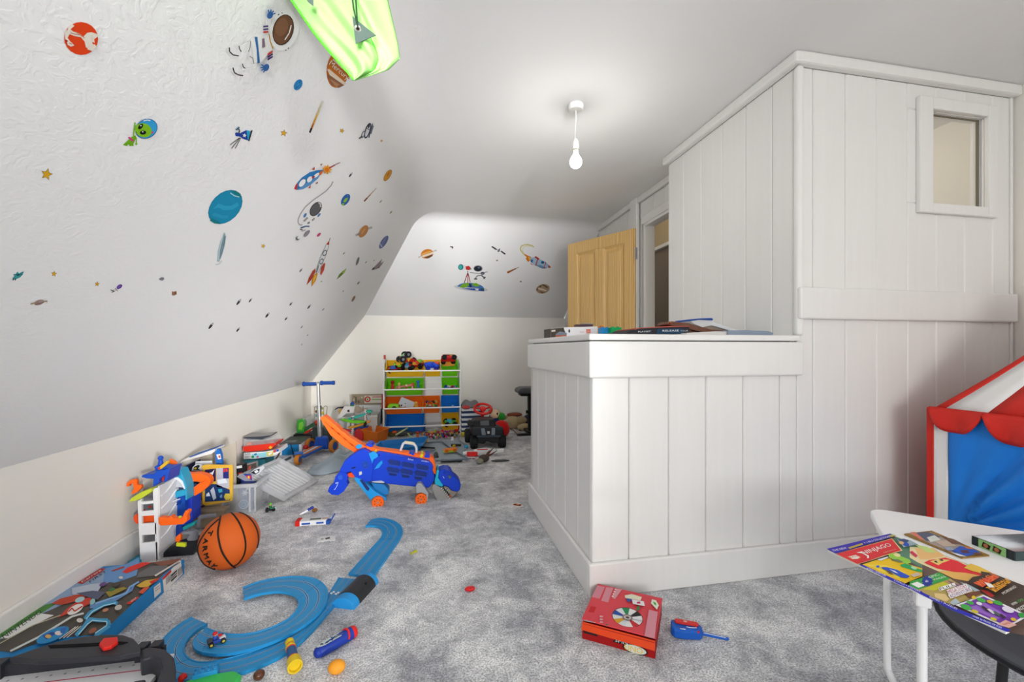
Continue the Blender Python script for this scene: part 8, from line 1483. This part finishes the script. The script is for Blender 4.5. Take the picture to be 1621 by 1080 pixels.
# toy blaster, dark creature, feather, chequered card
p = onz(760, 722); gn = thing('toy_blaster', 'white and red toy blaster lying before the black truck', 'toy', (p.x, p.y, 0), -.05)
part('barrel', MB().cyl((-.16, 0, .03), (-.05, 0, .03), .018, '#e6e4e4', 12), 'plastic', gn); part('body', MB().prism([(-.07, .01), (.10, .01), (.16, .03), (.15, .06), (.05, .075), (-.06, .06)], -.02, .02, '#dcdcde', M=Matrix.Rotation(PI/2, 4, 'X')), 'plastic', gn, bev=.005); part('red_grip', MB().box((-.075, -.02, .026), (.10, .03, .04), '#d8201e'), 'plastic', gn, bev=.006); part('stripe', MB().box((.02, -.022, .066), (.10, .004, .008), '#c8282a'), 'plastic', gn); part('stock', MB().box((.19, 0, .045), (.07, .03, .035), '#e2e2e4'), 'plastic', gn, bev=.006)
p = onz(766, 733); dk = thing('toy_creature', 'dark brown spiky toy creature before the white blaster', 'toy', (p.x, p.y, 0), .2)
part('body', MB().ball((0, 0, .04), (.05, .035, .035), '#4a3f3a', 14, 10), 'plastic', dk); part('skull', MB().ball((-.045, -.02, .025), (.035, .03, .025), '#8d8a78', 12, 8), 'plastic', dk)
for k, (dx, dz) in enumerate(((.12, .10), (.09, .13), (.05, .11))): part('spike', MB().tube([(.02, 0, .05), (dx*.6, .0, dz*.7), (dx, -.01, dz)], [.012, .008, .002], '#5a3226', 8), 'plastic', dk)
p = onz(790, 731); solo('feather', MB().prism([(p.x-.07, p.y+.01), (p.x-.02, p.y+.035), (p.x+.05, p.y+.03), (p.x+.095, p.y-.005), (p.x+.04, p.y-.02), (p.x-.03, p.y-.02)], .002, .012, '#3a3c40'), 'fabric', 'black feather lying right of the dark toy creature', 'feather', bev=.003)
qd = [onz(*q) for q in tk2((272, 985), (275, 928), (400, 928), (402, 985))]
ck = solo('chequered_card', MB().hexa([v.copy() for v in qd], [v+Vector((0, 0, .003)) for v in qd], '#dfe1e4'), 'paper', 'small black and white chequered card on the carpet', 'card')
cc_ = sum(qd, Vector())/4
for i in range(3):
    for j in range(2): a_ = qd[0].lerp(qd[3], .16+.34*i); b_ = qd[1].lerp(qd[2], .16+.34*i); q_ = a_.lerp(b_, .1+.8*j); part('black_square', MB().box((q_.x, q_.y, .0034), (.028, .035, .0006), '#1c1d20'), 'print', ck, world=True)
# ================================================================== things on the counter top
ZC = 1.0625; kE = cr(820, 490, 6.754); kF = cr(1040, 490, 6.484)
def kpr(mb, pts, y0, y1, col, f=kE): return pprism(mb, f(*pts), y0, y1, col)
yl = 2.30
lg = thing('set_box', 'white building set box with dark picture end on the counter', 'box', (ony(*kE((600, 290))[0], yl).x, yl+.06, ZC))
z0c = ony(*kE((350, 294))[0], yl).z
def kq(name, pts, y0, y1, col, mat='print', th=None, f=kE, zmin=ZC, bev=0.0):
    mb = pprism(MB(), f(*pts), y0, y1, col)
    for p in mb.v: p.z = max(p.z, zmin)
    return part(name, mb, mat, th, world=True, bev=bev)
kq('carton', ((350, 300), (350, 205), (500, 192), (850, 182), (850, 262), (520, 300)), yl, yl+.13, '#ecebef', th=lg)
kq('dark_picture', ((352, 300), (352, 207), (488, 195), (524, 300)), yl-.002, yl-.0006, '#4a4038', th=lg); kq('picture_detail', ((400, 265), (450, 235), (520, 250), (522, 272), (410, 275)), yl-.0034, yl-.0024, '#7a8494', th=lg); kq('picture_detail', ((400, 276), (520, 274), (522, 300), (405, 300)), yl-.0034, yl-.0024, '#b8664a', th=lg); kq('picture_detail', ((358, 222), (400, 217), (400, 236), (360, 240)), yl-.0034, yl-.0024, '#d8d4cc', th=lg)
kq('dark_end', ((344, 300), (344, 206), (350, 205), (350, 300)), yl-.0006, yl+.131, '#3f362f', th=lg)
kq('oval_mark', ((540, 225), (548, 206), (556, 225), (556, 240), (548, 252), (541, 240)), yl-.002, yl-.0006, '#2e2c30', th=lg)
kq('logo', ((730, 212), (775, 209), (777, 252), (732, 256)), yl-.002, yl-.0006, '#dc4a1e', th=lg)
mb = MB(); a, b, c = [ony(*q, yl-.0026) for q in kE((735, 248), (773, 245), (734, 216))]; text(mb, 'LEGO', a, b-a, c-a, '#f6ece4'); part('logo_lettering', mb, 'print', lg, world=True)
mb = MB(); a, b, c = [ony(*q, yl-.0022) for q in kE((660, 248), (708, 246), (660, 234))]; text(mb, 'Creator', a, b-a, c-a, '#d86a4a'); part('lettering', mb, 'print', lg, world=True)
tz = ony(*kE((700, 183))[0], yl).z; bp = ony(*kE((700, 183))[0], yl+.05)
solo('dark_wallet', MB().box((bp.x, yl+.05, tz+.008), (.10, .05, .012), '#4a2c34').box((bp.x+.02, yl+.05, tz+.017), (.07, .04, .006), '#8a8a92'), 'leather', 'small dark wallet lying on the white set box', 'wallet', bev=.003)
def cbrick(x0, x1, v0, v1, y, col, label):
    a, b = ony(*kE((x0, v1))[0], y), ony(*kE((x1, v0))[0], y); t = thing('building_brick', label, 'toy brick', ((a.x+b.x)/2, y+.02, ZC)); w, hgt = b.x-a.x, b.z-ZC
    part('block', MB().box((0, 0, hgt/2), (w, .04, hgt), col), 'plastic', t, bev=.002)
    for k in range(2): part('stud', MB().cyl((-w/4+k*w/2, 0, hgt), (-w/4+k*w/2, 0, hgt+.004), w*.14, col, 10), 'plastic', t)
cbrick(888, 990, 195, 240, 2.10, '#1f8ac8', 'light blue building brick beside the white set box'); cbrick(1000, 1110, 192, 245, 2.06, '#12a45a', 'green building brick on the counter before the pine door'); cbrick(885, 925, 180, 192, 2.18, '#e0702a', 'small orange building brick behind the blue one')
yk_ = 1.78
fd = thing('black_folder', 'flat black game case with white lettering on the counter', 'folder', (ony(*kE((1400, 250))[0], yk_).x, yk_+.1, ZC))
kq('case', ((850, 262), (1170, 245), (1240, 215), (1300, 200), (1621, 182), (1830, 180), (1830, 262)), yk_, yk_+.2, '#2b2c33', th=fd)
kq('red_edge', ((1240, 212), (1300, 196), (1621, 178), (1830, 176), (1830, 184), (1621, 188), (1300, 204), (1250, 218)), yk_-.001, yk_+.2, '#b8584a', th=fd)
kq('blue_panel', ((1480, 262), (1490, 210), (1760, 205), (1780, 262)), yk_-.002, yk_-.0006, '#22405c', th=fd)
mb = MB(); a, b, c = [ony(*q, yk_-.003) for q in kE((1545, 238), (1720, 235), (1545, 218))]; text(mb, 'RELEASE', a, b-a, c-a, '#e8eef2'); a, b, c = [ony(*q, yk_-.003) for q in kE((1735, 238), (1820, 236), (1735, 222))]; text(mb, 'YOUR', a, b-a, c-a, '#b8c4cc'); a, b, c = [ony(*q, yk_-.003) for q in kE((1285, 246), (1420, 243), (1285, 230))]; text(mb, 'PLAYSET', a, b-a, c-a, '#e8eef2'); part('lettering', mb, 'print', fd, world=True)
yv = 1.84
lp2 = thing('leather_pouch', 'worn brown leather pouch lying open on the counter', 'pouch', (ony(*kF((250, 200))[0], yv).x, yv+.06, ZC))
def top(pts, y0, y1, col, mat, name, th, bev=.003): return kq(name, pts, y0, y1, col, mat, th, kF, ZC, bev)
top(((105, 155), (130, 122), (160, 122), (330, 140), (420, 170), (560, 205), (700, 212), (660, 235), (480, 232), (380, 215), (300, 190), (180, 175)), yv, yv+.10, '#6a3e2a', 'leather', 'flap', lp2)
top(((110, 250), (120, 180), (300, 195), (420, 235), (480, 250)), yv+.01, yv+.12, '#54301f', 'leather', 'back', lp2)
cx_ = ony(*kF((135, 138))[0], yv-.002); part('rivet', MB().ball(tuple(cx_), .006, '#a8643a', 10, 8), 'metal', lp2, world=True)
wbx = thing('white_tray', 'white tray with blue rim tipped up on the counter', 'tray', (ony(*kF((520, 200))[0], 1.98).x, 2.02, ZC))
top(((380, 150), (340, 118), (360, 108), (560, 98), (585, 115), (575, 130), (850, 215), (780, 225), (560, 165), (470, 185)), 1.96, 2.08, '#e6e7e8', 'plastic', 'tray', wbx); top(((335, 122), (345, 100), (440, 92), (560, 88), (578, 95), (575, 112), (440, 105), (350, 118)), 1.95, 2.09, '#1f4fa8', 'plastic', 'blue_rim', wbx); top(((470, 185), (560, 165), (700, 210), (560, 250), (470, 250)), 1.97, 2.07, '#9a8a7c', 'plastic', 'inside', wbx)
ymg = 1.72; mg2 = thing('magazine', 'blue grey magazine lying flat at the right end of the counter', 'magazine', (ony(*kF((950, 240))[0], ymg).x, ymg+.12, ZC))
top(((730, 262), (730, 215), (900, 212), (1140, 222), (1190, 240), (1190, 262)), ymg, ymg+.24, '#8d9aac', 'print', 'pages', mg2, 0); top(((300, 262), (310, 240), (600, 225), (740, 228), (740, 262)), ymg+.01, ymg+.2, '#d9d6d2', 'paper', 'loose_pages', mg2, 0)
# the dark gap between counter top and fascia is put in as a black slab

# ================================================================== neon bag hanging from the ceiling
yg_ = 1.20
bag = thing('hanging_bag', 'neon green nylon bag hanging from the ceiling, grey corner patches with eyelets', 'bag', (-.3, yg_, 1.8))
gB2 = cr(320, 0, 4.759); NG = '#9ce27c'
L_ = [(540, -160), (600, -80), (670, 0), (760, 130), (850, 260), (940, 370), (1010, 450), (1090, 540), (1140, 604)]      # left edge, down to the tip
R_e = [(1330, -160), (1365, -80), (1400, 0), (1430, 130), (1455, 240), (1475, 330), (1490, 440), (1400, 530), (1150, 608)]
n_ = len(L_)
def bagf(side):
    def f(u, v):
        k = v*(n_-1); i = min(int(k), n_-2); t = k-i
        l = ((L_[i][0]*(1-t)+L_[i+1][0]*t), (L_[i][1]*(1-t)+L_[i+1][1]*t)); r = ((R_e[i][0]*(1-t)+R_e[i+1][0]*t), (R_e[i][1]*(1-t)+R_e[i+1][1]*t))
        q = gB2((l[0]+(r[0]-l[0])*u, l[1]+(r[1]-l[1])*u))[0]
        b = math.sin(PI*u)**.7*(1-.75*v**3) if side > 0 else math.sin(PI*u)**.7*max(0, 1-1.35*v); fold = (1 if side > 0 else .2)*.016*math.sin(10*u+4*v)*math.sin(PI*u)*(1-.4*v)+.010*math.sin(23*u-9*v)*math.sin(PI*u)
        crease = -.020*math.exp(-((u-.66)/.05)**2)
        return ony(q[0], q[1], yg_-side*(.055*b+fold+crease*side))
    return f
part('front', MB().grid(bagf(1), 40, 30, NG), 'nylon', bag, world=True, solid=.0012)
part('back', MB().grid(bagf(-1), 24, 20, NG), 'nylon', bag, world=True, solid=.0012)
part('seam', MB().tube([bagf(1)(0, v/20)+Vector((0, -.001, 0)) for v in range(21)], .003, '#4fc81e', 6), 'nylon', bag, world=True); part('seam', MB().tube([bagf(1)(.66, .52+.48*v/10)+Vector((0, -.002, 0)) for v in range(11)], .0022, '#56cc24', 6), 'nylon', bag, world=True)
yp = yg_-.075
part('corner_patch', pprism(MB(), gB2((1130, 115), (1165, 150), (1310, 265), (1155, 328)), yp, yp+.002, '#4e5c56'), 'fabric', bag, world=True)
part('corner_patch', pprism(MB(), gB2((780, -10), (838, -10), (838, 45), (800, 15)), yp, yp+.002, '#4e5c56'), 'fabric', bag, world=True)
e = ony(*gB2((1172, 215))[0], yp-.001); part('eyelet', MB().lathe([(.0042, 0), (.0075, .001), (.0085, 0)], '#d8d8d0', 18, M=Matrix.Translation(e) @ Matrix.Rotation(PI/2, 4, 'X')).lathe([(0, .0), (.0042, 0)], '#3a302c', 14, M=Matrix.Translation(e) @ Matrix.Rotation(PI/2, 4, 'X')), 'metal', bag, world=True)
for dx in (-10, 12): a = ony(*gB2((1172, 205))[0], yp-.003); part('cord', MB().tube([a, ony(*gB2((1150+dx, 60))[0], yp-.006), ony(*gB2((1140+dx*1.2, -40))[0], yp-.006), Vector((ony(*gB2((1000, -160))[0], yg_).x, yg_-.01, 2.20)), Vector((ony(*gB2((950, -160))[0], yg_).x, yg_, HC))], .0022, '#1f3a22', 6), 'fabric', bag, world=True)
part('hook', MB().cyl((ony(*gB2((950, -160))[0], yg_).x, yg_, HC-.03), (ony(*gB2((950, -160))[0], yg_).x, yg_, HC), .006, '#b8b8b8', 10), 'metal', bag, world=True)
